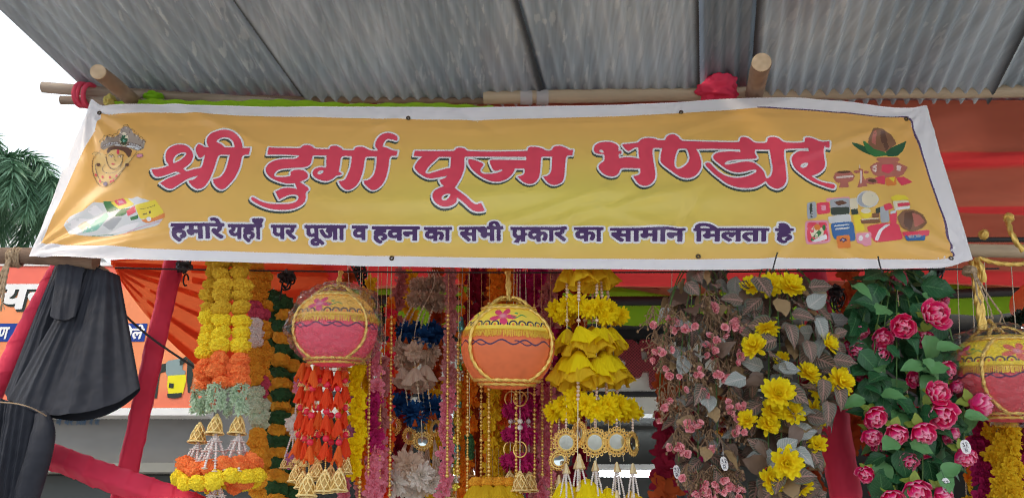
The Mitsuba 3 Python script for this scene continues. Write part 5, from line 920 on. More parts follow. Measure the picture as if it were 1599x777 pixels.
mat('clear_film', {'type': 'blendbsdf', 'weight': 0.025, 'a': {'type': 'thindielectric', 'int_ior': 1.5}, 'b': {'type': 'twosided', 'n': {'type': 'principled', 'base_color': rgb((0.85, 0.85, 0.87)), 'roughness': 0.2}}})
def pot(label, u, v, Rpx, Y, bsdf, fringe, hang_v, spin=0.0, tiltx=0.0, film=False, fr_z=0.30):
    k = thing('clay_pot', label, 'pot', 'painted clay pots'); R = Rpx * mpp(v, Y); c = W(u, v, Y)
    A = rot((0, 0, 1), spin) @ rot((1, 0, 0), tiltx)
    (vv, ff), uv = lathe_uv(prof_at(), 72)
    put(k, 'body', ((vv * R) @ A.T + c, ff[:, ::-1]), bsdf, smooth=True, uv=uv)
    def on(ang, z, k_=1.0): return (np.array([r_at(z) * k_ * math.cos(ang), r_at(z) * k_ * math.sin(ang), z]) * R) @ A.T + c
    if fringe:
        mb = MB(); n = 170
        for i in range(n):
            a = 2 * np.pi * i / n; l = RAN.uniform(0.13, 0.17); z1 = fr_z - l; w = 0.014
            q = np.array([on(a - w, fr_z, 1.015), on(a + w, fr_z, 1.015), on(a + w * 0.8 + RAN.normal(0, .008), z1, 1.035), on(a - w * 0.8, z1, 1.03)]); mb.add((q, np.array([[0, 1, 2, 3]])))
        put(k, 'fringe', mb.mesh(), 'gold_fringe')
        a = np.linspace(0, 2 * np.pi, 73); put(k, 'fringe_cord', tube(np.array([on(x, fr_z, 1.02) for x in a]), 0.014 * R, 6, False), 'gold_fringe', smooth=True)
    a = np.linspace(0, 2 * np.pi, 49)
    put(k, 'neck_band', tube(np.stack([0.51 * R * np.cos(a), 0.51 * R * np.sin(a), 0 * a + 0.80 * R], -1) @ A.T + c, np.full(49, 0.055 * R), 8, False, lambda s, th: 1 + 0.12 * np.sin(s * 600 / 1)), 'gold_fringe', smooth=True)
    rr = 0.036 * R
    for i, b in enumerate((-1.57 - 0.95, -1.57 + 0.95, -1.57 - 2.2, -1.57 + 2.2)):
        zs = np.array([0.79, 0.60, 0.32, 0.0, -0.32, -0.60, -0.73]); bb = b + np.array([0.25, 0.08, 0.0, 0.0, 0.02, 0.2, 0.38]) * np.sign(math.sin(i * np.pi + 1.57)) * (1 if i % 2 == 0 else 1)
        pts_ = [on(bb[j], z, 1.045) for j, z in enumerate(zs)]
        put(k, 'net_rope', rope(pts_, rr), 'gold_rope', smooth=50)
    for z, kk in ((-0.71, 1.05), (-0.79, 1.04)):
        a = np.linspace(0, 2 * np.pi, 26); put(k, 'net_ring', rope([on(x, z, kk) for x in a], rr), 'gold_rope', smooth=50)
    a = np.linspace(0, 2 * np.pi, 26); put(k, 'net_ring', rope([on(x, 0.785, 1.12) for x in a], rr), 'gold_rope', smooth=50)
    top = np.array([c[0], c[1], W(u, hang_v, Y)[2]]); ap = c + A @ np.array([0, 0, 0.98 * R])
    for b in (-2.5, -0.7, 0.7, 2.4): put(k, 'net_rope', rope([on(b, 0.785, 1.1), (on(b, 0.785, 1.0) + ap) / 2 + [0, 0, 0.14 * R], ap + [0.01 * math.cos(b), 0.01 * math.sin(b), 0.06 * R]], rr), 'gold_rope', smooth=50)
    for dx in (-0.034, 0.034): put(k, 'hanging_rope', rope([ap + [dx * R, 0, 0], (ap + top) / 2 + [-dx * R * .6, 0, 0], top + [dx * R, 0, 0]], rr * 1.2), 'gold_rope', smooth=50)
    if film:
        m_ = ICO[4]; d = m_.vertices; base = np.array([np.interp(z, [-0.85, -0.8, -0.5, -0.04, 0.5, 0.75, 1.0], [0.3, 0.6, 0.88, 1.06, 0.92, 0.8, 0.3]) for z in d[:, 2]])
        xy = d[:, :2] / (np.linalg.norm(d[:, :2], axis=1, keepdims=True) + 1e-9)
        vv = np.concatenate([xy * base[:, None], d[:, 2:] * np.where(d[:, 2:] > 0, 1.02, 0.86)], 1)
        vv = vv * (1.03 + 0.16 * np.abs(nz(d, 3.1, 3)) + 0.18 * np.abs(nz(d, 6.5, 5)) + 0.10 * np.abs(nz(d, 13.0, 7)) + 0.26 * np.clip(nz(d, 1.6, 9), 0, 1))[:, None]
        put(k, 'clear_wrap', ((vv * R) @ A.T + c, m_.faces), 'clear_film')
    return k, c, R
pot('orange clay pot with a gold fringe hanging unwrapped in a rope net at the centre', 793, 541, 73, 1.88, 'pot_orange', True, 424, 0.12, 0.22)
pot('pink and yellow clay pot wrapped in clear film above the red tassels', 524, 514, 65, 1.88, 'pot_pink', True, 424, 0.0, 0.2, True, 0.26)
pot('yellow and crimson clay pot in clear film at the right edge beside the pink roses', 1567, 590, 75, 1.9, 'pot_crimson', True, 500, 0.05, 0.2, True, 0.22)
k = thing('orange_ball', 'plain orange round pot half hidden at the right edge behind the rope', 'pot')
(vv, ff) = lathe(prof_at(40), 32); solo(k, (vv * 0.085 + W(1622, 478, 2.5), ff[:, ::-1]), 'plain_orange', smooth=True)
plain('plain_orange', (0.78, 0.16, 0.05), 0.5)

# ------------------------------------------------------------------ tasselled hangings
def cone(k, at, v, L, mat_cap='gold'): put(k, 'cap', CAP, mat_cap, mx(at(v), rot((0, 0, 1), RAN.uniform(0, 6)), L))
def skirt(k, at, v, L, c, long=False, cap='gold', capL=None, sx=1.0):
    p = at(v); q = RAN.uniform(0, 6)
    put(k, 'cloth_bell', (LONGSKIRT if long else SKIRT)[RAN.integers(3)], c, mx(p, rot((0, 0, 1), q) @ np.diag([sx, sx, 1]) @ rot((1, 0, 0), RAN.normal(0, 0.12)), L))
    if cap: put(k, 'cap', CAP, cap, mx(p + [0, 0, 0.25 * (capL or L * .45)], None, capL or L * 0.45))
cloth_col('silk_flame', (0.88, 0.20, 0.05), 0.7, 0.9)
k = thing('red_tassel_hanging', 'red orange chiffon tassel hanging with gold bells under the film wrapped pot', 'hanging')
s = mpp(650, 1.9)
for i, (u0, u1, Y, ve) in enumerate(((474, 462, 1.94, 728), (484, 473, 1.92, 738), (490, 482, 1.885, 742), (501, 496, 1.91, 722), (511, 508, 1.89, 736), (527, 530, 1.895, 734), (538, 541, 1.93, 715), (478, 468, 1.97, 716), (517, 517, 1.95, 728), (495, 490, 1.95, 726))):
    at = vert(u0, 565, u1, 740, Y); o = (i % 3) * 6 - 6
    bead_row(k, at, 570, ve, 1.35 * s, 'gold', 1.05)
    for j, v in enumerate((572, 606, 648, 690)):
        if j: put(k, 'red_bead', BALL, 'red_bead', mx(at(v - 6 + o), None, 5.2 * s)); put(k, 'cap', CAP, 'gold', mx(at(v - 2 + o), None, 7 * s))
        skirt(k, at, v + o, RAN.uniform(22, 29) * s, ('silk_red', 'silk_red', 'silk_flame')[RAN.integers(3)], True, None, sx=RAN.uniform(0.6, 0.85))
        if i in (0, 1, 3, 6):
            for q in (-1, 0, 1): put(k, 'small_bell', BELL, 'bell_gold', mx(at(v + 30 + o) + [q * 3.5 * s, 0, 0], None, 7 * s))
    put(k, 'bell', BELL, 'bell_gold', mx(at(ve), None, (29 if i in (2, 4, 5) else 22) * s))

k = thing('yellow_latkan', 'bright yellow hanging of silk flowers, cloth bells and mirror medallions', 'hanging')
Y = 1.93; s = mpp(600, Y)
cols = [(886, 884, Y - 0.03, 1), (904, 902, Y - 0.06, 1), (912, 916, Y + 0.04, 0), (926, 922, Y + 0.05, 0), (932, 931, Y - 0.04, 1), (938, 952, Y - 0.02, 1), (946, 972, Y + 0.02, 1)]
for i, (u0, u1, yy_, front) in enumerate(cols):
    at = vert(u0, 425, u1, 700, yy_); string(k, at, 420, 720)
    skirt(k, at, 416 + RAN.normal(0, 2), 30 * s, 'silk_gold', False, None)
    bead_row(k, at, 438, 470, 2.9 * s, 'bead_pearl', 0.98, sub=2); bead_row(k, at, 574, 626, 2.9 * s, 'bead_pearl', 0.98, sub=2)
    put(k, 'pearl', BALL, 'bead_pearl', mx(at(500), None, 3.4 * s))
    skirt(k, at, 513 + RAN.normal(0, 2), 31 * s, 'silk_gold' if not front else 'silk_yellow', False, 'pale_gold', 13 * s)
    skirt(k, at, 516 + RAN.normal(0, 2), 36 * s, 'silk_gold', False, None, sx=0.85)
    skirt(k, at, 552 + RAN.normal(0, 3), 35 * s, 'silk_gold' if not front else 'silk_yellow', False, 'pale_gold', 13 * s)
    skirt(k, at, 556 + RAN.normal(0, 3), 42 * s, 'silk_gold', False, None, sx=0.85)
for row, lst in enumerate((((868, 484, 17), (884, 478, 18), (902, 474, 18), (919, 482, 16), (937, 478, 18), (953, 483, 17), (970, 492, 16), (876, 494, 13), (946, 494, 14)), ((864, 642, 17), (879, 632, 18), (897, 622, 20), (914, 630, 19), (931, 640, 17), (948, 632, 19), (966, 632, 19), (984, 639, 17), (996, 644, 12), (889, 646, 14), (958, 646, 14)))):
    for j, (u, v, r) in enumerate(lst):
        d = jitter_dir(((u - 920) / 70, -1.0, -0.25), 0.2); put(k, 'silk_flower', SILK[j % 4], 'silk_yellow', mx(W(u, v, Y - 0.05 + 0.00002 * (u - 925) ** 2), away(d, RAN.uniform(0, 6)), r * s))
        put(k, 'silk_flower', SILK[(j + 1) % 4], 'silk_gold', mx(W(925 + (u - 925) * 0.8, v + 4, Y + 0.05), away(jitter_dir((0, 1, -0.6), 0.3), RAN.uniform(0, 6)), r * s))
for u, v, r, d, cap in ((884, 690, 19, (-0.15, -1, -0.34), 722), (904, 677, 18, (-1.6, -1, 0), 707), (929, 690, 20, (0.05, -1, -0.33), 718), (963, 689, 20, (0.05, -1, -0.36), 720), (988, 692, 17, (1.3, -1, -0.1), 722), (873, 718, 15, (-0.2, -1, 0.25), 740)):
    c = W(u, v, Y - 0.05 if u != 873 else Y + 0.03); at = vert(u, v - 40, u, v + 80, c[1]); bead_row(k, at, 652, v - r - 1, 2.0 * s, 'bead_pearl')
    m_ = put(k, 'mirror_medallion', MEDAL, 'gold', mx(c, away(d), r * s)); put(m_, 'mirror', GLASS, 'mirror', mx(c, away(d), r * s))
    cone(k, at, cap, (22 if u == 904 else 15) * s, 'pale_gold'); tassel(k, at(cap + 9), 40 * s, 4, 9 * s, 1.6 * s, 'bead_white', int(u))
    cone(k, at, cap + 44, 14 * s, 'pale_gold')
for u, v, L, c in ((880, 752, 46, 'silk_yellow'), (915, 748, 50, 'silk_yellow'), (948, 762, 36, 'silk_yellow'), (984, 768, 34, 'silk_gold'), (898, 765, 44, 'silk_gold')): skirt(k, vert(u, v - 30, u, v + 60, Y - 0.03), v, L * s, c, False, 'pale_gold', 15 * s)

def fluff(seed):
    mb = MB(); g = np.random.default_rng(seed)
    for i in range(130):
        d = unit(g.normal(0, 1, 3)); v, f = petal(1.0 * g.uniform(0.8, 1.1), 0.22, 0.3, g.normal(0.1, 0.2), 0, 3, 3); mb.add((v @ basis(d, g.normal(0, 1, 3)).T[[0, 2, 1]].T.T if False else v @ (basis(d)[:, [0, 2, 1]] * [1, 1, -1]).T, f))
    return mb.mesh()
FLUFF = [PLY(fluff(s)) for s in range(3)]
k = thing('cream_latkan', 'cream and dark blue hanging with fluffy puffs and small round mirrors', 'hanging')
Y = 2.22; s = mpp(600, Y)
for i, (u0, u1, yy_) in enumerate(((667, 612, Y - 0.02), (671, 628, Y + 0.04), (675, 650, Y - 0.05), (678, 664, Y + 0.03), (682, 682, Y - 0.02))):
    p = [W(u0, 421, yy_), W(u0 + (u0 - 675) * 0.6, 452, yy_), W(652 + (u1 - 650) * .55, 500, yy_), W((u1 + 652) / 2 + 3, 620, yy_), W(u1, 740, yy_)]
    c = spline(p, 60); put(k, 'cord', tube(c, 0.0012, 5), 'bead_cream', smooth=True)
    at = lambda v, c=c: c[min(59, max(0, int(np.argmin(np.abs(c[:, 2] - W(650, v, Y)[2])))))]
    put(k, 'bead_string', beads([at(v) for v in np.arange(486, 514, 3.2)], 1.9 * s), 'bead_cream', smooth=True); put(k, 'bead_string', beads([at(v) for v in np.arange(596, 624, 3.2)], 1.9 * s), 'bead_cream', smooth=True)
    skirt(k, at, 572 + RAN.normal(0, 4), 26 * s, 'silk_cream', False, 'pale_gold', 9 * s)
    for q in range(3): put(k, 'cream_flower', SILK[q % 4], 'silk_cream', mx(at(545 + 7 * q) + [RAN.normal(0, 7) * s, RAN.normal(0, 9) * s, 0], away(jitter_dir((0, -1, -0.4), 0.5), q), 17 * s))
    cone(k, at, 644, 12 * s, 'silk_rust')
    for j in range(4): put(k, 'cloth_tassel', tube(spline([at(690), at(735) + [(j - 1.5) * 4 * s, 0.004 * (j % 2), 0]], 4), 1.6 * s, 5), 'silk_cream', smooth=True)
for v, rr in ((446, 24), (468, 24)):
    for j in range(9):
        q = 2 * np.pi * j / 9; c = W(671 if v < 450 else 667, v, Y); put(k, 'fluff', FLUFF[j % 3], 'silk_cream', mx(c + [rr * s * math.cos(q), 0.7 * rr * s * math.sin(q), RAN.normal(0, 2) * s], rot((0, 1, 0), q), 12 * s))
for u, v, r, y_ in ((634, 518, 16, 0), (664, 527, 18, -0.04), (689, 521, 15, 0), (650, 512, 13, 0.05), (676, 512, 12, 0.05), (615, 632, 17, 0), (648, 646, 19, -0.04), (679, 636, 17, 0), (630, 624, 13, 0.05), (664, 626, 14, 0.05)):
    put(k, 'blue_puff', FLUFF[int(u) % 3], 'silk_blue', mx(W(u, v, Y + y_), rot((0, 0, 1), u), 1.12 * r * s)); cone(k, vert(u, v, u + 1, v + 60, Y + y_ - 0.03), v + 8, 10 * s, 'silk_rust')
for u, v, r, d in ((612, 665, 14, (-0.2, -1, -0.1)), (660, 688, 14, (0.1, -1, 0.28)), (640, 680, 12, (0.8, -1, 0)), (680, 668, 12, (-0.9, -1, 0))):
    c = W(u, v, Y - 0.05); m_ = put(k, 'mirror_medallion', MEDAL, 'gold', mx(c, away(d), r * s)); put(m_, 'mirror', GLASS, 'mirror', mx(c, away(d), r * s))
for j in range(16):
    q = 2 * np.pi * j / 16; c = W(640, 752, Y); put(k, 'cream_flower', SILK[j % 4], 'silk_white' if j % 3 else 'silk_cream', mx(c + [50 * s * math.cos(q), 36 * s * math.sin(q), (6 * math.sin(3 * q) + RAN.normal(0, 6)) * s], away(jitter_dir((math.cos(q), math.sin(q), -0.2), 0.3), q), 21 * s * RAN.uniform(0.8, 1.1)))

# ------------------------------------------------------------------ strung flower garlands and foil strings
def strung(label, u0, v0, u1, v1, Y, c, r, step, kind=None, spread=0.5, extra=None, sub='flower', cat='garland', group=None):
    k = thing('flower_garland', label, cat, group); at = vert(u0, v0, u1, v1, Y); s = mpp((v0 + v1) / 2, Y); string(k, at, 410, v1)
    cs = c if isinstance(c, (list, tuple)) else [c]; n = int((v1 - v0) / step)
    for i in range(n):
        v = v0 + (i + 0.5) * (v1 - v0) / n; q = RAN.uniform(0, 2 * np.pi); rr = r * s * RAN.uniform(0.8, 1.15)
        d = jitter_dir((math.cos(q) * 0.8, -abs(math.sin(q)) - 0.3, -0.15), 0.25)
        sh = (kind or DAISY)[RAN.integers(len(kind or DAISY))]
        put(k, sub, sh, cs[int(i * len(cs) / n) % len(cs)] if extra != 'mix' else cs[RAN.integers(len(cs))], mx(at(v) + np.array([d[0], d[1], 0]) * rr * spread, away(d, RAN.uniform(0, 6)), rr))
    return k, at
strung('dusty pink flower string hanging full length right of the cream hanging', 708, 425, 694, 777, 2.12, ['silk_dusty', 'silk_dusty', 'silk_pink', 'silk_pink'], 11, 6.5)
strung('orange flower string left of the central orange pot', 741, 425, 724, 777, 2.2, ['silk_maroon', 'silk_orange', 'silk_orange', 'silk_orange'], 12, 7)
strung('maroon flower string just left of the central pot rope', 756, 425, 744, 777, 2.26, ['silk_maroon', 'silk_orange', 'silk_rust', 'silk_rust'], 11, 7)
strung('amber flower string falling below the left side of the central pot', 776, 430, 768, 735, 2.14, ['silk_rust', 'silk_orange', 'silk_orange'], 15, 8)
strung('orange flower string falling below the middle of the central pot', 790, 600, 789, 735, 2.16, ['silk_orange', 'silk_gold'], 15, 8)
strung('magenta flower string above the right shoulder of the central pot', 818, 425, 816, 620, 2.25, ['silk_magenta', 'silk_maroon'], 13, 6)
strung('dark magenta flower string between the central pot and the yellow hanging', 842, 425, 838, 640, 2.2, ['silk_magenta', 'silk_dusty', 'silk_magenta'], 14, 6)
strung('pink flower string falling left of the yellow hanging to the frame edge', 858, 425, 852, 777, 2.12, ['silk_dusty', 'silk_magenta', 'silk_pink', 'silk_pink'], 14, 7)
strung('bright yellow flower string right of the red tassels', 560, 560, 556, 740, 2.0, 'silk_yellow', 13, 6.5)
strung('amber flower string half behind the bright yellow one', 574, 440, 568, 760, 2.08, ['silk_gold', 'silk_gold', 'silk_yellow', 'silk_orange'], 12, 7)
strung('pink flower string right of the film wrapped pot', 588, 530, 582, 777, 2.04, ['silk_pink', 'silk_magenta', 'silk_pink'], 12, 6)
strung('second pink flower string beside the red glitter string', 600, 560, 592, 777, 2.1, ['silk_dusty', 'silk_pink'], 12, 7)
strung('red glitter flower string left of the cream hanging', 610, 470, 602, 777, 2.16, ['silk_red', 'red_bead', 'silk_orange', 'silk_red'], 10, 6, None, 0.6, 'mix')
strung('rust coloured flower string behind the film wrapped pot', 545, 430, 540, 777, 2.3, ['silk_rust', 'silk_gold', 'silk_pink'], 13, 8)
strung('lilac flower string behind the red tassels', 556, 590, 570, 777, 2.2, ['silk_lilac', 'silk_dusty'], 14, 8)
strung('magenta flower string low behind the orange pot', 830, 600, 838, 777, 2.3, ['silk_pink', 'silk_dusty'], 13, 7)
fill = [('pale orange flower string behind the left side of the central pot', 730, 722, 2.4, ['silk_orange', 'silk_gold']), ('rust flower string in the dim row behind the central pot', 766, 758, 2.45, ['silk_rust', 'silk_maroon']), ('amber and pink flower string behind the central pot', 784, 782, 2.42, ['silk_gold', 'silk_dusty']),
        ('orange and rust flower string under the right half of the central pot', 800, 798, 2.38, ['silk_orange', 'silk_rust', 'silk_gold']), ('maroon flower string behind the magenta hanging', 828, 828, 2.46, ['silk_maroon', 'silk_magenta']), ('dusty pink flower string behind the magenta hanging', 848, 846, 2.42, ['silk_dusty', 'silk_pink']),
        ('dim maroon flower string behind the yellow hanging', 872, 868, 2.4, ['silk_maroon', 'silk_dusty']), ('dim rust flower string behind the yellow hanging, right of the maroon one', 905, 902, 2.44, ['silk_rust', 'silk_maroon']), ('amber flower string behind the cream hanging', 640, 630, 2.45, ['silk_gold', 'silk_rust']),
        ('rust flower string behind the right side of the cream hanging', 684, 676, 2.5, ['silk_rust', 'silk_gold']), ('dim pink flower string between the red glitter string and the cream hanging', 622, 614, 2.4, ['silk_dusty', 'silk_maroon'])]
for lab, u0, u1, y_, cs in fill + [('bright amber flower string under the left half of the central pot', 772, 768, 2.1, ['silk_orange', 'silk_gold']), ('bright orange flower string under the middle of the central pot', 788, 786, 2.12, ['silk_orange', 'silk_flame', 'silk_gold'])]: strung(lab, u0, 425, u1, 777, y_, cs, 13, 8)
k = thing('foil_string', 'glittering string of green, teal and yellow foil beads beside the pink string', 'garland'); at = vert(722, 430, 712, 777, 2.18); s = mpp(600, 2.18); string(k, at, 410, 777)
v = 500; i = 0
FOIL = [PLY(crumple(np.zeros(3), (0.8, 0.8, 1.1), 30 + j, 2)) for j in range(3)]
while v < 770:
    r = RAN.uniform(5, 9); put(k, 'foil_bead', FOIL[i % 3], ('foil_green', 'foil_yellow', 'foil', 'foil_teal', 'foil_yellow')[RAN.integers(5)], mx(at(v), rot((0, 0, 1), i), r * s)); v += r * 1.9; i += 1
k = thing('green_tuft', 'short dark green pompon string in front of the orange flowers', 'hanging'); at = vert(733, 430, 733, 777, 2.12); s = mpp(690, 2.12); string(k, at, 420, 680)
for v in range(682, 716, 6): put(k, 'puff', POMF[v % 3], 'marigold_green', mx(at(v) + [RAN.normal(0, .001), 0, 0], None, 7 * s))
k = thing('magenta_latkan', 'magenta hanging with white bead blocks and gold rings below the central pot', 'hanging'); Y = 2.06; s = mpp(690, Y)
for i, (u0, y_) in enumerate(((799, 0), (812, -0.04), (824, 0.0), (806, 0.05))):
    at = vert(u0, 600, u0 + (u0 - 812) * 0.3, 777, Y + y_); string(k, at, 420, 770)
    bead_row(k, at, 652, 672, 4.4 * s, 'bead_white', 0.8, sub=1)
    a = np.linspace(0, 2 * np.pi, 25)
    for v, r in ((622, 10), (701, 10)): 
        put(k, 'gold_ring', tube(at(v) + np.stack([r * s * np.cos(a), 0.3 * r * s * np.sin(a) * i, r * 1.2 * s * np.sin(a)], -1), 1.4 * s, 6, False), 'gold', smooth=True)
    put(k, 'bell', BELL, 'bell_gold', mx(at(738), None, 26 * s))
for v in (642, 680, 723):
    for j in range(9):
        q = 2 * np.pi * j / 9; put(k, 'silk_flower', SILK[j % 4], 'silk_magenta', mx(W(812 - (v - 680) * 0.03, v + RAN.normal(0, 3), Y) + [20 * s * math.cos(q), 16 * s * math.sin(q), 0], away((math.cos(q), math.sin(q) - 0.2, -0.2), q), 13 * s))
k = thing('amber_latkan', 'amber cloth hanging with a row of orange puffs at the bottom below the central pot', 'hanging'); Y = 2.04; s = mpp(750, Y)
for i in range(7):
    u = 742 + i * 9; at = vert(u, 700, u, 777, Y + 0.03 * (i % 2)); put(k, 'puff', POM[i % 4], 'marigold_amber', mx(at(752), None, 10 * s)); skirt(k, at, 756, 40 * s, 'silk_gold', False, None); string(k, at, 700, 752, 0.0006, 'stem_brown')
for i in range(16):
    u = 690 + i * 11.5 + RAN.normal(0, 2); v = RAN.uniform(722, 748)
    k = thing('bell_string', 'thin string with small gold bells in the row along the bottom centre', 'hanging', 'small bell strings along the bottom'); at = vert(u, 560, u - 2, 777, 2.36 + RAN.uniform(-.06, .06)); s = mpp(740, 2.36); string(k, at, 440, v, 0.0006, 'stem_brown')
    put(k, 'bell', BELL, 'bell_gold', mx(at(v), None, 17 * s))
    for q in range(3): put(k, 'small_bell', BELL, 'bell_gold', mx(at(v + 17) + [(q - 1) * 6 * s, 0, 0], None, 11 * s))
k = thing('black_braid', 'thick black plastic braid slanting down right of the film wrapped pot', 'braid'); p = spline([W(556, 405, 2.18), W(585, 470, 2.2), W(622, 522, 2.24), W(640, 540, 2.25)], 26); s = mpp(470, 2.2)
for i in range(26):
    for sg in (-1, 1):
        a = np.linspace(0, 2 * np.pi, 11); put(k, 'link', tube(p[i] + np.stack([sg * 3.5 * s + 6 * s * np.cos(a), 4 * s * np.sin(a + i), 5 * s * np.sin(a)], -1), 1.7 * s, 5, False), 'black_plastic', smooth=True)
def hooks(label, u, v, Y, n, seed):
    k = thing('black_hooks', label, 'hooks'); g = np.random.default_rng(seed); s = mpp(v, Y)
    for i in range(n):
        a = np.linspace(0.2, 5.4, 14); c = W(u + g.uniform(-9, 9), v + g.uniform(-14, 16), Y + g.uniform(-.03, .03)); R = rot((0, 0, 1), g.uniform(0, 6)); r = g.uniform(5, 9) * s
        put(k, 'hook', tube(np.stack([r * np.cos(a), 0 * a, 1.5 * r * np.sin(a)], -1) @ R.T + c, 1.3 * s, 6), 'black_plastic', smooth=True)
    put(k, 'hub', crumple(W(u, v - 8, Y), np.array([12, 10, 9]) * s, seed), 'black_plastic')
hooks('bunch of black plastic hooks left of the film wrapped pot', 448, 440, 2.1, 8, 3)
hooks('bunch of black hooks hanging beside the thick red post', 1305, 462, 2.05, 9, 4)
hooks('black hook cluster under the banner corner at the right', 1462, 428, 2.05, 5, 6)
hooks('black plastic box clipped to the wire beside the left red post', 288, 424, 2.05, 2, 7)
for i, u in enumerate((566, 579, 596, 612, 700, 716, 731, 752, 764, 806, 834, 846, 860)):
    k = thing('gold_bead_string', 'thin glinting gold bead string between the flower strings of the back row', 'bead string', 'gold bead strings of the back row'); at = vert(u, 430, 800 + (u - 800) * 1.02, 777, 2.0 + 0.02 * (i % 4)); s = mpp(600, 2.0)
    v = 470 + 90 * RAN.random(); v1 = 745 if i % 3 else 777; string(k, at, 425, v1, 0.0006, 'gold'); mb = MB()
    while v < v1: r = RAN.uniform(1.6, 3.4); mb.add(ICO[1], mx(at(v), None, r * s)); v += r * 2.2
    put(k, 'bead_string', mb.mesh(), 'gold', smooth=True)
# maple leaf garlands, dense strands at the right
def maple(seed):
    mb = MB()
    for a, L in ((0, 1.0), (0.9, 0.85), (-0.9, 0.85), (1.9, 0.55), (-1.9, 0.55)):
        v, f = petal(L, 0.26, 0.2, 0.15 + 0.05 * seed, -0.2, 4, 3, 0.6); mb.add((v @ rot((0, 0, 1), a).T, f))
    return mb.mesh()
MAPLE = [PLY(maple(i)) for i in range(2)]
strung('rust and maroon maple leaf garland left of the pink blossom vine', 1046, 560, 1040, 800, 2.1, ['silk_rust', 'silk_rust', 'silk_maroon', 'silk_maroon', 'silk_rust'], 24, 5, MAPLE, 0.6, None, 'leaf')
strung('maroon leaf garland behind the pink blossom vine', 1084, 640, 1088, 800, 2.16, ['silk_maroon', 'silk_magenta'], 22, 5, MAPLE, 0.6, None, 'leaf')
strung('reddish maple leaf garland between the red post and the rose vine', 1318, 420, 1330, 700, 2.2, ['silk_rust', 'silk_dusty', 'silk_rust'], 20, 5, MAPLE, 0.6, None, 'leaf')
strung('crimson foil garland low behind the pink rose vine', 1372, 640, 1380, 800, 2.2, ['silk_maroon', 'red_bead', 'silk_rust'], 16, 4, None, 0.8, 'mix')
strung('second crimson garland low behind the rose vine, right of the first', 1420, 640, 1436, 800, 2.24, ['silk_maroon', 'silk_rust', 'red_bead'], 16, 4, None, 0.8, 'mix')
strung('thick yellow flower strand below the yellow and crimson pot', 1556, 650, 1568, 800, 2.05, 'silk_gold', 11, 1.6, None, 2.0)
strung('maroon flower strand left of the thick yellow strand', 1528, 640, 1536, 800, 2.1, 'silk_magenta', 12, 2.4, None, 1.0)
strung('maroon flower strand right of the thick yellow strand at the frame edge', 1596, 640, 1608, 800, 2.1, ['silk_maroon', 'silk_magenta'], 13, 2.4, None, 1.0)
strung('sparse amber flower string right of the lowest roses', 1504, 650, 1510, 800, 2.14, ['silk_gold', 'silk_orange', 'silk_gold'], 9, 12)
strung('orange foil garland glowing behind the yellow flower vine', 1206, 640, 1212, 800, 2.2, ['foil_orange', 'silk_orange', 'foil_orange'], 15, 4, None, 0.6, 'mix')
plain('foil_orange', (0.9, 0.25, 0.05), 0.2, metallic=0.7)
strung('dark red flower string left of the thick red post behind the yellow vine', 1256, 560, 1270, 800, 2.24, ['silk_maroon', 'silk_rust'], 14, 5)
strung('brown glitter garland behind the lower pink blossoms', 1130, 620, 1138, 800, 2.22, ['silk_rust', 'gold', 'silk_maroon'], 13, 4, None, 0.8, 'mix')

# ------------------------------------------------------------------ artificial flower vines
def veined(p, n, uv):
    x = uv.x - 0.5; side = dr.abs(x) * 2; lat = uv.y * 9.0 - side * 2.6
    vein = dr.maximum(1 - mikit.smoothstep(0.03, 0.07, dr.abs(x)), (1 - mikit.smoothstep(0.10, 0.2, dr.abs(lat - dr.floor(lat) - 0.5))) * (1 - mikit.smoothstep(0.7, 0.95, side)))
    c = mikit.mix((0.055, 0.058, 0.04), (0.105, 0.085, 0.06), mikit.noise(p.x * 60, p.y * 60, p.z * 60))
    c = mikit.mix(c, (0.10, 0.13, 0.10), mikit.smoothstep(0.7, 1.0, side))
    return mikit.mix(c, (0.42, 0.23, 0.20), vein * 0.8)
def pale_leaf(p, n, uv):
    x = dr.abs(uv.x - 0.5) * 2; lat = uv.y * 9.0 - x * 2.6
    c = mikit.mix((0.20, 0.235, 0.22), (0.33, 0.36, 0.34), mikit.noise(p.x * 40, p.y * 40, p.z * 40))
    return mikit.mix(c, (0.48, 0.44, 0.42), dr.maximum(1 - mikit.smoothstep(0.03, 0.1, x), 0.5 * (1 - mikit.smoothstep(0.08, 0.2, dr.abs(lat - dr.floor(lat) - 0.5)))))
def two(front, back): return {'type': 'twosided', 'a': front, 'b': back}
def lf(c, rough=0.45): return {'type': 'principled', 'base_color': c if isinstance(c, dict) else rgb(c), 'roughness': rough, 'specular': 0.35}
mat('leaf_veined', two(lf(P(veined)), lf((0.34, 0.36, 0.36))))
mat('leaf_grey', two(lf(P(pale_leaf)), lf(P(veined))))
mat('leaf_tan', two(lf((0.30, 0.20, 0.10)), lf((0.22, 0.13, 0.08))))
mat('leaf_mauve', two(lf((0.15, 0.10, 0.075)), lf((0.09, 0.07, 0.055))))
def green_leaf(p, n, uv):
    x = dr.abs(uv.x - 0.5) * 2; lat = uv.y * 8.0 - x * 2.5; vein = dr.maximum(1 - mikit.smoothstep(0.02, 0.08, x), 0.5 * (1 - mikit.smoothstep(0.04, 0.12, dr.abs(lat - dr.floor(lat) - 0.5))))
    return mikit.mix(mikit.mix((0.013, 0.075, 0.026), (0.026, 0.12, 0.045), mikit.noise(p.x * 14, p.y * 14, p.z * 14)), (0.10, 0.26, 0.10), vein * 0.6)
mat('leaf_green', two(lf(P(green_leaf), 0.4), lf((0.10, 0.22, 0.11), 0.5)))
mat('leaf_light', two(lf((0.10, 0.26, 0.09), 0.45), lf((0.18, 0.30, 0.14), 0.5)))
mat('leaf_lime', two(lf((0.25, 0.34, 0.05), 0.5), lf((0.3, 0.36, 0.1), 0.5)))
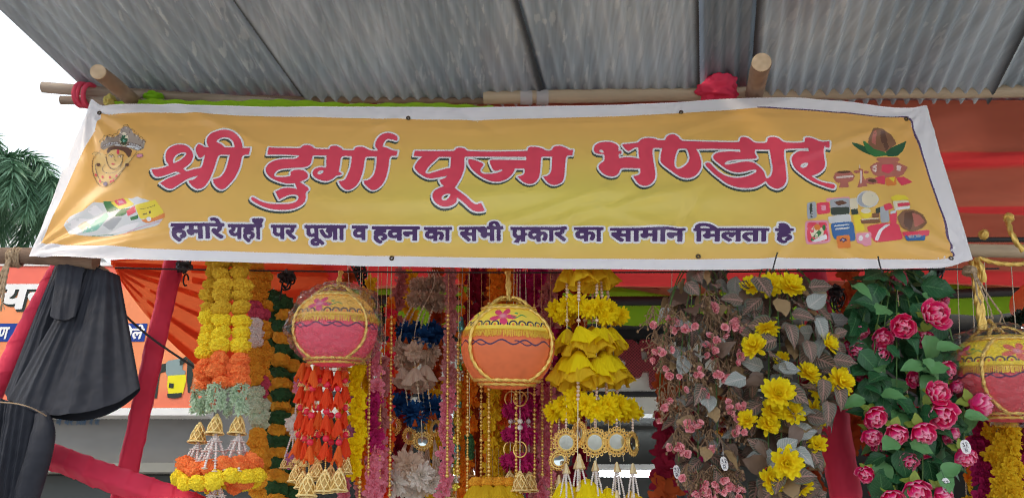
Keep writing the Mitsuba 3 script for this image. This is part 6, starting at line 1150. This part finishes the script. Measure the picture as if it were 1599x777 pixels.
mat('stem_green', pr((0.09, 0.20, 0.05), 0.5)); mat('stem_brown', pr((0.26, 0.16, 0.09), 0.7))
mat('blossom_pink', pr({'type': 'mesh_attribute', 'name': 'vertex_color'}, 0.6, sheen=0.4))
def LEAF(**kw):
    v, f, uv = leaf_mesh(**kw); return PLY((v, f), smooth=True, uv=uv)
LEAVES = [LEAF(w=0.36, fold=0.25, bend=0.3), LEAF(w=0.32, fold=0.35, bend=0.55), LEAF(w=0.40, fold=0.12, bend=0.15, wav=0.06)]
VG = np.random.default_rng(31)
def hang_leaf(k, p, d, nrm, L, bsdf, sh=None):
    """A leaf growing from p along d with its face towards nrm."""
    y = unit(d); z = unit(np.asarray(nrm) - (np.asarray(nrm) @ y) * y); x = np.cross(y, z)
    put(k, 'leaf', LEAVES[VG.integers(3)] if sh is None else sh, bsdf, mx(p, np.stack([x, y, z], 1), L))
def stems(k, u, v0, ends, Y, bsdf, r=0.0016, fan=1.0):
    mb = []
    for (ue, ve, dy) in ends:
        p = spline([W(u, v0, Y + 0.02), W(u + (ue - u) * 0.55, v0 + (ve - v0) * 0.18, Y - 0.03), W(ue, ve, Y + dy)], 30)
        put(k, 'stem', tube(p, r, 6), bsdf, smooth=True); mb.append(p)
    return mb
def foliage(k, spans, Y, n, Lpx, mats, depth=0.09, front=0.75):
    """spans: rows (v, left, right) of the vine's width; leaves fill that volume."""
    sp = np.array(spans, float)
    w = np.interp(np.linspace(sp[0, 0], sp[-1, 0], 400), sp[:, 0], sp[:, 2] - sp[:, 1]); cdf = np.cumsum(w) / w.sum()
    for i in range(n):
        v = np.interp(VG.random(), cdf, np.linspace(sp[0, 0], sp[-1, 0], 400)); l, r = np.interp(v, sp[:, 0], sp[:, 1]), np.interp(v, sp[:, 0], sp[:, 2])
        t = VG.uniform(-1, 1); t = math.copysign(abs(t) ** 0.85, t); u = (l + r) / 2 + t * (r - l) / 2 * 0.86
        bulge = math.sqrt(max(0, 1 - t * t)); y = Y - depth * bulge * VG.uniform(-0.5, 1.0)
        p = W(u, v, y); s = mpp(v, Y); L = Lpx * s * VG.uniform(0.65, 1.2)
        d = unit([0.9 * t + VG.normal(0, 0.55), -0.55 * bulge + VG.normal(0, 0.35), -0.45 + VG.normal(0, 0.55)])
        nr = unit([0.35 * t + VG.normal(0, 0.4), -1.0, 0.35 + VG.normal(0, 0.45)])
        hang_leaf(k, p - d * L * 0.4, d, nr, L, mats[VG.choice(len(mats[0]), p=mats[1])] if False else mats[0][VG.choice(len(mats[0]), p=mats[1])])
# --- rose vine
def rosecol(y, g):
    c0, c1 = np.array([0.78, 0.025, 0.21]), np.array([0.92, 0.60, 0.70]); t = np.clip((y - 0.93) / 0.10, 0, 1)[:, None] * 0.85
    return c0 * (0.85 + 0.3 * g.random()) * (1 - t) + c1 * t
def rose_petal(seed, L, w, cup, curl):
    g = np.random.default_rng(seed); v, f = petal(L, w, cup, curl, 0.0, 7, 7, 0.45)
    a = v[:, 1] / L; v[:, 2] += 0.06 * np.sin(v[:, 0] / w * 5 + seed) * np.clip(a - 0.5, 0, 1); v[:, 1] += 0.05 * np.sin(v[:, 0] / w * 7 + seed * 2) * np.clip(a - 0.5, 0, 1)
    return PLY((v, f), smooth=True, color=rosecol(np.clip(a + 0.30 * np.abs(v[:, 0] / w) ** 3, 0, 1), g))
RP = [[rose_petal(i, 1.0, 0.52, 0.35, 0.45) for i in range(3)], [rose_petal(5 + i, 0.9, 0.46, 0.5, 0.5) for i in range(3)], [rose_petal(9 + i, 0.72, 0.36, 0.7, 0.3) for i in range(3)]]
def rose(k, p, d, r):
    R = away(d, VG.uniform(0, 6)); f = numbered(f'{k}__rose')
    scene[f] = {**PLYCORE, 'bsdf': {'type': 'ref', 'id': 'material_rose_heart'}, 'to_world': tw(mx(p, R, r))}
    for lay, (n, el, h, sc) in enumerate(((5, 14, -0.05, 0.95), (6, 36, 0.0, 0.98), (6, 54, 0.03, 0.98), (6, 68, 0.05, 0.92), (4, 80, 0.06, 0.8))):
        for i in range(n):
            a = 2 * np.pi * (i + 0.5 * lay) / n + VG.normal(0, 0.15)
            Q = R @ rot((0, 0, 1), a) @ rot((1, 0, 0), math.radians(el + VG.normal(0, 6)))
            put(f, 'petal', RP[(0, 0, 1, 2, 2)[lay]][VG.integers(3)], 'blossom_pink', mx(p + R @ np.array([-math.sin(a) * 0.05, math.cos(a) * 0.05, h]) * r, Q, r * sc))
    for i in range(3):
        a = 2 * np.pi * i / 3; dd = R @ rot((0, 0, 1), a) @ np.array([0, 0.8, -0.3]); hang_leaf(k, p - R[:, 2] * 0.12 * r, dd + [0, 0, 0.5], [0, -1, 0.4], r * 0.85, 'leaf_lime')
PLYCORE = PLY((ICO[1].vertices * [0.3, 0.3, 0.42] + [0, 0, 0.2], ICO[1].faces), smooth=True)
mat('rose_heart', pr((0.5, 0.02, 0.12), 0.6))
k = thing('rose_vine', 'green leafy artificial vine with pink roses at the right', 'flower vine', 'artificial flower vines')
labels[k].pop('group'); Y = 1.93
ends = [(1335, 600, 0), (1372, 770, 0.0), (1400, 800, -0.03), (1440, 790, -0.04), (1470, 770, -0.02), (1505, 690, 0), (1360, 680, -0.03), (1490, 560, -0.02)]
st = stems(k, 1400, 418, ends, Y, 'stem_green', 0.0018)
SP = [(425, 1340, 1450), (450, 1325, 1475), (490, 1318, 1490), (560, 1325, 1500), (620, 1335, 1512), (660, 1345, 1515), (700, 1355, 1500), (740, 1360, 1490), (790, 1362, 1480)]
foliage(k, SP, Y + 0.04, 150, 46, (['leaf_green', 'leaf_light'], [0.9, 0.1]), 0.06)
foliage(k, SP, Y - 0.03, 120, 42, (['leaf_green', 'leaf_light'], [0.86, 0.14]), 0.07)
roses = [(1396, 435, 19, 0.0), (1337, 478, 19, 0.05), (1470, 468, 11, 0.0), (1452, 496, 29, -0.09), (1406, 507, 25, -0.08), (1374, 523, 21, -0.04), (1438, 523, 20, -0.03), (1338, 545, 20, -0.03), (1321, 538, 12, 0.0), (1378, 548, 19, -0.03), (1468, 572, 21, -0.05), (1344, 583, 14, 0.0), (1457, 616, 24, -0.10), (1465, 640, 28, -0.09), (1517, 628, 26, -0.08), (1360, 644, 23, -0.07), (1396, 669, 23, -0.09), (1434, 667, 25, -0.1), (1357, 674, 20, -0.05), (1474, 672, 20, -0.05), (1506, 545, 11, -0.05), (1500, 704, 22, -0.07), (1372, 694, 14, 0), (1428, 757, 26, -0.08), (1464, 764, 20, -0.09), (1388, 772, 24, -0.06), (1368, 585, 18, -0.02), (1425, 590, 17, -0.02), (1486, 600, 15, -0.04), (1340, 512, 17, -0.02), (1412, 630, 18, -0.02), (1415, 715, 19, -0.05), (1442, 700, 16, -0.02), (1352, 735, 18, -0.04)]
for u, v, r, dy in roses:
    dr_ = (VG.normal(0, 0.35) + (u - 1415) / 200, -0.9, -0.85 + VG.normal(0, 0.3)) if v not in (496, 616) else (0.1, -1, 0.05)
    rose(k, W(u, v, Y + dy), dr_, r * 0.95 * mpp(v, Y))
for (u, v, d) in ((1440, 560, (0.5, -.3, -.6)), (1440, 570, (-1, -.3, -.1)), (1445, 575, (1, -.3, 0.05)), (1462, 545, (1, -.5, 0.3)), (1420, 690, (0.9, -.4, -.5)), (1470, 740, (0.9, -.3, 0.5)), (1375, 615, (0.6, -.6, -.1)), (1470, 735, (0, -.4, -.8)), (1400, 685, (-0.8, -.4, -.4)), (1505, 650, (0.9, -.4, 0.1)), (1350, 622, (-1, -.3, -.2)), (1330, 445, (0.3, -.5, -.3)), (1385, 480, (-.6, -.5, -.3))):
    hang_leaf(k, W(u, v, Y - 0.11), d, (0.1, -1, 0.5), 34 * mpp(v, Y), 'leaf_light')
mat('tag_white', pr((0.8, 0.79, 0.8), 0.5)); mat('ink', pr((0.03, 0.03, 0.06), 0.5))
TXT = {}
def tag(label, u, v, Y, w, h, lean, lines):
    k = thing('price_tag', label, 'price tag'); s = mpp(v, Y); a = np.linspace(0, 2 * np.pi, 25)[:-1]
    R = away((0.1, -1, -0.2)) @ rot((0, 0, 1), lean); c = W(u, v, Y)
    e = np.stack([np.sign(np.cos(a)) * np.abs(np.cos(a)) ** 0.8 * w * s / 2, np.sin(a) * h * s / 2, 0 * a], -1); vv = np.vstack([e, e - [0, 0, 0.0006], [[0, 0, 0], [0, 0, -0.0006]]]); j = np.arange(24); j2 = (j + 1) % 24
    put(k, 'card', (vv @ R.T + c, np.vstack([np.stack([j, j2, 0 * j + 48], 1), np.stack([j2 + 24, j + 24, 0 * j + 49], 1), np.stack([j, j + 24, j2], 1), np.stack([j2, j + 24, j2 + 24], 1)])), 'tag_white')
    for t, y in lines:
        m_ = TXT.get(t) or TXT.setdefault(t, meshkit.text_mesh(t, 1.0, 0.0005)); q = np.array(m_.vertices); q[:, 0] -= q[:, 0].mean(); q[:, :2] *= 0.26 * h * s; q[:, 1] += y * h * s; q[:, 2] += 0.0004
        put(k, 'lettering', (q @ R.T + c, m_.faces), 'ink')
    q = np.array([[-0.3, -0.09, 0.0006], [0.3, -0.05, 0.0006], [0.3, -0.03, 0.0006], [-0.3, -0.07, 0.0006]]) * [w * s, h * s, 1]; put(k, 'rule', (q @ R.T + c, np.array([[0, 1, 2, 3]])), 'ink')
    put(k, 'string', tube(spline([c + R @ np.array([0, h * s * 0.45, 0]), c + R @ np.array([-0.1 * w * s, h * s * 1.1, 0])], 4), 0.0005, 5), 'ink')
tag('white oval price tag on the rose at the lower right', 1508, 697, 1.81, 17, 22, 0.25, (('32-', 0.04), ('R', -0.36)))
tag('white oval price tag below the lower right rose leaves at the frame bottom', 1478, 757, 1.81, 15, 23, 0.2, (('32-', 0.04), ('R', -0.36)))

# --- two vines of veined leaves
k = thing('blossom_vine', 'brown leafed artificial vine with clusters of small pink blossoms', 'flower vine'); Y = 1.95
stems(k, 1096, 400, [(1040, 520, 0), (1030, 620, 0), (1060, 720, -0.02), (1090, 790, -0.03), (1120, 790, -0.02), (1140, 770, 0), (1160, 560, -0.03), (1150, 670, -0.03), (1075, 600, -0.05)], Y, 'stem_green', 0.0016)
SPB = [(425, 1070, 1140), (450, 1035, 1160), (480, 1025, 1172), (540, 1025, 1170), (620, 1035, 1165), (700, 1050, 1160), (780, 1065, 1165)]
foliage(k, SPB, Y + 0.03, 110, 34, (['leaf_veined', 'leaf_mauve', 'leaf_tan', 'leaf_grey'], [0.45, 0.27, 0.18, 0.10]), 0.05)
foliage(k, SPB, Y - 0.06, 85, 33, (['leaf_veined', 'leaf_grey', 'leaf_tan', 'leaf_mauve'], [0.46, 0.18, 0.21, 0.15]), 0.08)
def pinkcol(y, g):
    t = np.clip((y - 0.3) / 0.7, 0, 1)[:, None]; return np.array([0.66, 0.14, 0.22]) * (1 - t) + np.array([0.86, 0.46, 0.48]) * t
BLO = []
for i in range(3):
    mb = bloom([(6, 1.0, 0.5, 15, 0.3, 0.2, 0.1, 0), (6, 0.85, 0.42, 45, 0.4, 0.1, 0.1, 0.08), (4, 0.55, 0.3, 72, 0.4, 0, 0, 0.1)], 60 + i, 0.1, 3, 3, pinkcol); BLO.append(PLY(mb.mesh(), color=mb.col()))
def twig(seed):
    g = np.random.default_rng(seed); mb = MB()
    for i in range(9):
        d = np.array([g.normal(0, 0.5), g.normal(0, 0.4), -1.0]); e = d * g.uniform(0.7, 1.1); mid = e * 0.5 + [g.normal(0, 0.2), g.normal(0, 0.15), 0.15]
        mb.add(tube(spline([(0, 0, 0.15), mid, e], 7), 0.022, 4)); mb.add(ICO[1], mx(e, np.diag([0.8, 0.8, 1.2]), 0.075))
        for j in range(2): mb.add(ICO[0], mx(mid + g.normal(0, 0.12, 3), None, 0.05))
    return mb.mesh()
TWIG = [PLY(twig(i), smooth=True) for i in range(3)]
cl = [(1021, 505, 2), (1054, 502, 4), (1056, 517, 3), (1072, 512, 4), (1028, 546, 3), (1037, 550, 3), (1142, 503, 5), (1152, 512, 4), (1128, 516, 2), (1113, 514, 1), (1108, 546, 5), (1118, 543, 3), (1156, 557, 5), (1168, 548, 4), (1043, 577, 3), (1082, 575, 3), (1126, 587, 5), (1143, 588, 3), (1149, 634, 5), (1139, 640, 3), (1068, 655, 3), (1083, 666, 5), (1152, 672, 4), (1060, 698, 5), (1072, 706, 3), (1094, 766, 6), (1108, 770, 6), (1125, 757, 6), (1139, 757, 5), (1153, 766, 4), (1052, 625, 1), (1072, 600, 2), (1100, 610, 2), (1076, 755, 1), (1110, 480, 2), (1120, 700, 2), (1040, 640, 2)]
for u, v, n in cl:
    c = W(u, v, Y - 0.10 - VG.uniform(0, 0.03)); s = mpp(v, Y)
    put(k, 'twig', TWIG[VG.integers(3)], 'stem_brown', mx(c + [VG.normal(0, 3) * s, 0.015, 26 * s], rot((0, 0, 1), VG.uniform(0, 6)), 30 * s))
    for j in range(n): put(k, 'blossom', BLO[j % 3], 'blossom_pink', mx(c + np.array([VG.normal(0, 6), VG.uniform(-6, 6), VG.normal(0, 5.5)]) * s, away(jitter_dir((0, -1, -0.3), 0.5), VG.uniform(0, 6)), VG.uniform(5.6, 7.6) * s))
for i in range(16):
    u, v = VG.uniform(1035, 1165), VG.uniform(500, 790); put(k, 'twig', TWIG[i % 3], 'stem_brown', mx(W(u, v, Y - VG.uniform(0.0, 0.09)), rot((0, 0, 1), i), VG.uniform(24, 36) * mpp(v, Y)))
tag('white oval price tag left in the pink blossom vine over the maroon leaves', 1057, 736, 1.87, 11, 21, 0.15, (('32', 0.04), ('R', -0.36)))
tag('white oval price tag in the pink blossom vine above the lowest blossoms', 1131, 723, 1.83, 12, 22, 0.2, (('32', 0.04), ('R', -0.36)))

k = thing('yellow_flower_vine', 'brown leafed artificial vine with big yellow flowers left of the thick red post', 'flower vine'); Y = 1.92
stems(k, 1206, 400, [(1170, 560, 0), (1200, 700, -0.02), (1220, 790, -0.03), (1250, 770, -0.02), (1280, 680, -0.04), (1310, 610, -0.05), (1290, 540, -0.04), (1180, 660, -0.02)], Y, 'stem_green', 0.0018)
SPY = [(440, 1150, 1270), (470, 1140, 1310), (520, 1150, 1325), (580, 1160, 1330), (625, 1160, 1325), (660, 1165, 1290), (720, 1170, 1285), (785, 1175, 1280)]
foliage(k, SPY, Y + 0.04, 140, 40, (['leaf_veined', 'leaf_mauve', 'leaf_grey', 'leaf_tan'], [0.52, 0.26, 0.10, 0.12]), 0.05)
foliage(k, SPY, Y - 0.06, 115, 38, (['leaf_veined', 'leaf_grey', 'leaf_mauve', 'leaf_tan'], [0.60, 0.10, 0.15, 0.15]), 0.08)
for (u, v, d, b) in ((1308, 600, (0.1, -.3, -1), 'leaf_veined'), (1285, 590, (-.1, -.3, -1), 'leaf_veined'), (1215, 705, (0.8, -.3, 0.5), 'leaf_grey'), (1240, 700, (0.7, -.3, -.5), 'leaf_grey'), (1262, 480, (0.8, -.3, 0.6), 'leaf_grey'), (1275, 495, (0.3, -.3, -.9), 'leaf_grey'), (1165, 590, (-1, -.2, -.2), 'leaf_grey'), (1215, 575, (1, -.1, 0.05), 'leaf_grey'), (1300, 560, (1, -.3, -.2), 'leaf_veined'), (1215, 465, (0.1, -.4, -.8), 'leaf_tan'), (1260, 530, (.1, -.3, -1), 'leaf_veined'), (1262, 448, (0.9, -.3, 0), 'leaf_veined'), (1160, 470, (-.9, -.3, .1), 'leaf_veined'), (1235, 490, (1, -.4, -.2), 'leaf_veined'), (1230, 505, (0.2, -.4, -.9), 'leaf_veined'), (1292, 625, (-.1, -.4, -.9), 'leaf_veined')):
    hang_leaf(k, W(u, v, Y - 0.13), d, (0.1, -1, 0.35), 34 * mpp(v, Y), b)
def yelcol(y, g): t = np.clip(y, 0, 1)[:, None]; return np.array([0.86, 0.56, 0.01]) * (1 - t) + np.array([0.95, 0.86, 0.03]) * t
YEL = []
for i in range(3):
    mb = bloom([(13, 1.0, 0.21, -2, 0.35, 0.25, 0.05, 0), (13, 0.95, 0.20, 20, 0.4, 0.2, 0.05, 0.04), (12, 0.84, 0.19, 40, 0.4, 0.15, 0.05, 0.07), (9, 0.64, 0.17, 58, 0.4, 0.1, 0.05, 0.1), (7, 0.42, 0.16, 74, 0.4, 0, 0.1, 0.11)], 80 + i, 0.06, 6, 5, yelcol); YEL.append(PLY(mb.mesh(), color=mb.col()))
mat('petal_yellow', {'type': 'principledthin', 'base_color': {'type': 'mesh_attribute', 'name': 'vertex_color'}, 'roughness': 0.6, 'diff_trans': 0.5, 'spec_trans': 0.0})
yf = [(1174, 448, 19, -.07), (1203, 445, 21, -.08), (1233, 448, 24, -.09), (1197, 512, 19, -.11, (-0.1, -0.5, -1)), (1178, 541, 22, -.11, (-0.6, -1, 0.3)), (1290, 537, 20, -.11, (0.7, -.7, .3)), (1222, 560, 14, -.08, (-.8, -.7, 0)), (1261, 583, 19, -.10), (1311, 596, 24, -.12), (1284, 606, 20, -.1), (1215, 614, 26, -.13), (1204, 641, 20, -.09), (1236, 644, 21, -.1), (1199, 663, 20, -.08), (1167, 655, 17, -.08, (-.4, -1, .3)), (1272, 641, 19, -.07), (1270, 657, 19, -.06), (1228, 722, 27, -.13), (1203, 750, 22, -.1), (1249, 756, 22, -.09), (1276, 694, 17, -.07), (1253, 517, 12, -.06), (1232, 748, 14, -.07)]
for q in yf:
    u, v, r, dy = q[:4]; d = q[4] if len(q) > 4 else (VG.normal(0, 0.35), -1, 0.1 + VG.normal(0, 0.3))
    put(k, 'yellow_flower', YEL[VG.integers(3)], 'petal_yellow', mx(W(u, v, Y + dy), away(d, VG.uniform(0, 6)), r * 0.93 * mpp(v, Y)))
tag('white price tag at the frame bottom left of the thick red post', 1244, 771, 1.84, 11, 18, 0.0, (('32', 0.04),))
tag('white price tag at the frame bottom beside the thick red post', 1260, 772, 1.84, 11, 18, 0.1, (('32', 0.04),))
for lab, pts_ in (('thin black wire hook poking up over the banner edge above the yellow flower vine', [(1214, 394), (1210, 408), (1206, 424)]), ('thin black wire hook poking up over the banner edge above the rose vine', [(1371, 400), (1374, 414), (1378, 426)]), ):
    k = thing('wire_hook', lab, 'hook'); solo(k, tube(spline([W(u, v, 1.80) for u, v in pts_], 12), 0.0018, 6), 'black_metal', smooth=True)
for lab, u, v in (('white wire hook above the yellow flower vine', 1197, 432), ('white wire hook above the pink blossom vine', 1090, 430)):
    k = thing('white_hook', lab, 'hook'); solo(k, tube(spline([W(u, 412, 1.93), W(u + 3, 424, 1.92), W(u + 4, 440, 1.93)], 10), 0.0022, 6), 'white_paint', smooth=True)

# ------------------------------------------------------------------ black cloth bundle at the left
k = thing('black_cloth', 'big black cloth gathered and tied with jute beside the left red posts', 'cloth')
def fan(top, low, Yt, Yl, nf, amp, seed, back=0.07, nu=160, nv=90):
    """A hanging cloth from a gathered top curve to a lower curve, with folds and a second layer behind."""
    T_ = spline([W(u, v, Yt) for u, v in top], nu); L_ = spline([W(u, v, Yl) for u, v in low], nu); q = np.linspace(0, 1, nv)[:, None, None]
    p = T_[None] * (1 - q) + L_[None] * q; u = np.linspace(0, 1, nu)[None, :]; q = q[..., 0]
    g = np.random.default_rng(seed); ph = g.uniform(0, 6, 3)
    uu = u + 0.06 * np.sin(u * 7 + ph[2]) + 0.03 * q
    w = amp * (0.3 + 0.7 * q) * (np.sin(uu * nf * 6.28 + ph[0] + 1.2 * q) + 0.45 * np.abs(np.sin(uu * nf * 1.7 * 6.28 + ph[1] - q)) + 0.5 * np.sin(uu * nf * 4.1 * 6.28 + ph[2]) * (1 - q) ** 0.5) ; w = w + 0.014 * nz(p * [1, 1, 0.5], 9.0, seed) + 0.007 * np.abs(nz(p * [1.3, 1, 0.6], 24.0, seed + 1)) + 0.003 * nz(p, 60.0, seed + 2)
    edge = np.sin(np.pi * u) ** 0.5
    f_ = p.copy(); f_[..., 1] += w * edge - back * 0.5 * edge; b_ = p.copy(); b_[..., 1] += back * 0.5 * edge
    v = np.vstack([f_.reshape(-1, 3), b_.reshape(-1, 3)]); f = gridf(nv, nu); return v, np.vstack([f, f[:, ::-1] + nv * nu])
put(k, 'upper_cloth', fan([(138, 412), (150, 418), (165, 426), (176, 429), (186, 430)], [(12, 622), (55, 642), (110, 652), (165, 640), (219, 606)], 1.91, 1.88, 2.3, 0.013, 3), 'black_cloth', smooth=True)
put(k, 'left_fold', fan([(93, 400), (112, 402), (134, 406), (160, 416)], [(8, 612), (40, 640), (90, 650), (150, 640)], 1.945, 1.915, 2.4, 0.012, 4, 0.06), 'black_cloth', smooth=True)
put(k, 'hanging_bundle', fan([(-20, 618), (0, 620), (30, 632), (63, 640)], [(-40, 850), (-10, 850), (10, 850), (30, 850)], 1.88, 1.88, 3.0, 0.012, 6, 0.11), 'black_cloth', smooth=True)
bul = [W(62, 640, 1.88), W(68, 680, 1.86), W(52, 740, 1.87), W(30, 810, 1.88)]
put(k, 'bundle_roll', tube(spline(bul, 30), np.interp(np.linspace(0, 1, 30), [0, 0.3, 1], [0.012, 0.026, 0.03]), 14, True, lambda s, th: 1 + 0.1 * np.sin(3 * th + s * 9)), 'black_cloth', smooth=True)
put(k, 'flap', fan([(92, 400), (112, 400), (134, 404)], [(78, 493), (100, 500), (118, 494)], 1.87, 1.86, 1.0, 0.004, 8, 0.012, 30, 20), 'black_cloth', smooth=True)
k = thing('string_tie', 'thin yellowish string tied round the black cloth bundle', 'string')
solo(k, tube(spline([W(-14, 626, 1.80), W(10, 628, 1.795), W(40, 633, 1.80), W(68, 646, 1.84), W(60, 648, 1.95)], 24), 0.0016, 6), 'jute', smooth=True)
def jute_knot(label, c, s, axis, seed, tails):
    k = thing('jute_tie', label, 'rope tie'); g = np.random.default_rng(seed); R = basis(axis)
    for i in range(5):
        a = np.linspace(0, 2 * np.pi, 16); rr = s * (1 + 0.15 * g.random())
        p = np.stack([rr * np.cos(a), rr * np.sin(a), (i - 2) * s * 0.26 + 0.15 * s * np.cos(a + i)], -1) @ R.T + c; put(k, 'turn', rope(p, s * 0.14), 'jute', smooth=50)
    put(k, 'knot', crumple(c + np.array([0, -s * 1.05, -s * 0.1]), np.array([0.5, 0.4, 0.45]) * s, seed), 'jute', smooth=60)
    for t in tails:
        q = [c + np.array([0, -s * 1.0, 0]), c + np.array([t[0] * 0.4, -s * 1.15, t[1] * 0.5]), c + np.array([t[0], -s * 1.0, t[1]])]; put(k, 'tail', rope(q, s * 0.15), 'jute', smooth=50)
        e = q[-1]
        for j in range(4): put(k, 'frayed_end', tube(spline([e, e + [g.normal(0, 0.006), g.normal(0, 0.004), -0.02 - 0.01 * g.random()]], 4), s * 0.05, 5), 'jute')
jute_knot('jute rope tied round the pole end at the lower left banner corner', W(26, 402, 1.865), 0.022, (1, 0.1, 0.1), 3, ((-0.012, -0.10), (0.01, -0.13), (0.0, -0.15), (-0.02, -0.08)))
jute_knot('jute twine gathered round the top of the black cloth', W(164, 428, 1.915), 0.018, (0.5, 0, 1), 5, ((-0.045, -0.004), (0.03, -0.005), (-0.02, -0.03)))
jute_knot('jute rope tied under the lower right banner corner', W(1514, 424, 1.86), 0.014, (0.3, 0, 1), 7, ((0.02, -0.11), (0.045, -0.12), (-0.005, -0.07)))
k = thing('decorative_rope', 'gold cord looped from the right bamboo pole down to the crimson pot', 'rope')
for q in (0, 5): put(k, 'strand', rope([W(1518 + q * 1.5, 408, 1.87), W(1524 + q, 450, 1.87), W(1532 + q, 515, 1.88)], 0.0075), 'gold_rope', smooth=50)
put(k, 'strand', rope([W(1524, 404, 1.86), W(1534, 420, 1.85), W(1536, 440, 1.86)], 0.006), 'gold_rope', smooth=50)
k = thing('decorative_rope', 'gold cord knotted on top of the right bamboo pole', 'rope')
put(k, 'strand', rope([W(1528, 402, 1.86), W(1560, 411, 1.86), W(1620, 408, 1.87)], 0.0055), 'gold_rope', smooth=50)
put(k, 'strand', rope([W(1575, 338, 1.9), W(1580, 365, 1.88), W(1598, 392, 1.88)], 0.0065), 'gold_rope', smooth=50)
for c, r in ((W(1575, 340, 1.9), 0.011), (W(1536, 366, 1.93), 0.012)):
    for i in range(4):
        a = np.linspace(0, 6.28, 12); R = rot(unit(rng.normal(0, 1, 3)), 1.0 + i); put(k, 'knot_loop', rope(np.stack([r * np.cos(a), r * 0.8 * np.sin(a), 0 * a], -1) @ R.T + c, 0.0036), 'gold_rope', smooth=50)
k = thing('dark_garland', 'dark green leaf tinsel strand sloping behind the pot at the right edge', 'garland')
p = spline([W(1500, 560, 2.3), W(1560, 515, 2.3), W(1640, 470, 2.3)], 60)
for i in range(120): put(k, 'leaf', DAISY[i % 3], 'dark_tinsel', mx(p[i // 2], away(jitter_dir((0, -1, 0), 0.8), i), 0.02))
mat('dark_tinsel', pr((0.012, 0.03, 0.018), 0.4))

# ------------------------------------------------------------------ palm, far building, shrubs at the left
mat('palm_leaf', pr(P(lambda p, n, uv: mikit.mix((0.08, 0.19, 0.11), (0.17, 0.31, 0.18), mikit.noise(p.x * 3, p.y * 3, p.z * 3))), 0.5))
mat('palm_trunk', pr((0.28, 0.25, 0.21), 0.85))
k = thing('palm_tree', 'foxtail palm with drooping green fronds against the white sky at the left', 'tree')
YP = 14.0; top = W(-28, 284, YP); g = np.random.default_rng(5)
put(k, 'trunk', tube(spline([[top[0], YP, 0], [top[0] + 0.05, YP, top[2] * 0.6], top], 20), np.linspace(0.22, 0.13, 20), 14), 'palm_trunk', smooth=True)
for i in range(20):
    q = 2 * np.pi * i / 20 + g.normal(0, 0.1); up = g.uniform(0.1, 1.0); L = g.uniform(0.9, 1.15)
    d = np.array([math.cos(q), math.sin(q), 0]); c = spline([top, top + d * 0.55 * L + [0, 0, 0.5 * up + 0.15], top + d * 1.15 * L + [0, 0, 0.5 * up - 0.05], top + d * 1.55 * L + [0, 0, 0.35 * up - 1.0]], 40)
    mb = MB().add(tube(c, np.linspace(0.03, 0.008, 40), 5)); tn = np.gradient(c, axis=0)
    for j in range(4, 40):
        for m_ in range(9):
            a = g.uniform(0, 2 * np.pi); t = unit(tn[j]); b_ = basis(t); side = b_ @ np.array([math.cos(a), math.sin(a), 0.9])
            ll = 0.6 * math.sin(np.pi * (j + 4) / 46) ** 0.6 * g.uniform(0.7, 1.1); e = c[j] + unit(side) * ll + [0, 0, -0.5 * ll]; w = unit(np.cross(side, g.normal(0, 1, 3))) * 0.0135
            mid = (c[j] + e) / 2 + [0, 0, 0.03]
            mb.add((np.array([c[j] - w, c[j] + w, mid + w * 1.3, mid - w * 1.3, e]), np.array([[0, 1, 2], [0, 2, 3], [3, 2, 4]])))
    put(k, 'frond', mb.mesh(), 'palm_leaf')
k = thing('apartment_building', 'white distant building with a small window behind the palm', 'building')
YB_ = 24.0; a, b = W(-200, 420, YB_), W(62, 344, YB_)
put(k, 'wall', bx(a[0] - 8, b[0] - 0.25, YB_, YB_ + 8, 0, W(0, 335, YB_)[2]), 'white_paint')
put(k, 'roof_edge', bx(a[0] - 8.1, b[0] - 0.1, YB_ - 0.2, YB_ + 8.1, W(0, 335, YB_)[2] + 0.003, W(0, 335, YB_)[2] + 0.25), 'concrete')
for u0, u1, v0, v1 in ((6, 26, 346, 372), (-40, -18, 346, 372), (6, 26, 420, 450)):
    p0, p1 = W(u0, v1, YB_), W(u1, v0, YB_); f = put(k, 'window', bx(p0[0], p1[0], YB_ - 0.06, YB_ - 0.003, p0[2], p1[2]), 'grey_wall'); put(f, 'pane', bx(p0[0] + 0.06, p1[0] - 0.06, YB_ - 0.075, YB_ - 0.063, p0[2] + 0.06, p1[2] - 0.06), 'window_dark')
mat('window_dark', pr((0.10, 0.12, 0.13), 0.15))
k = thing('shrub', 'small dark green shrub top behind the orange signboard at the far left', 'shrub')
mb = MB(); g = np.random.default_rng(9); c0 = W(52, 412, 7.5); s = mpp(410, 7.5)
for i in range(700):
    d = unit(g.normal(0, 1, 3)); c = c0 + d * np.array([34, 20, 16]) * s * g.uniform(0.3, 1.0); v, f, _ = leaf_mesh(0.3, 0.2, 0.3, 3); mb.add((v @ (basis(unit(g.normal(0, 1, 3)))).T * 7 * s + c, f))
put(k, 'foliage', mb.mesh(), 'palm_leaf'); put(k, 'stem', tube(spline([[c0[0], c0[1], 0], c0], 6), 0.05, 8), 'palm_trunk')
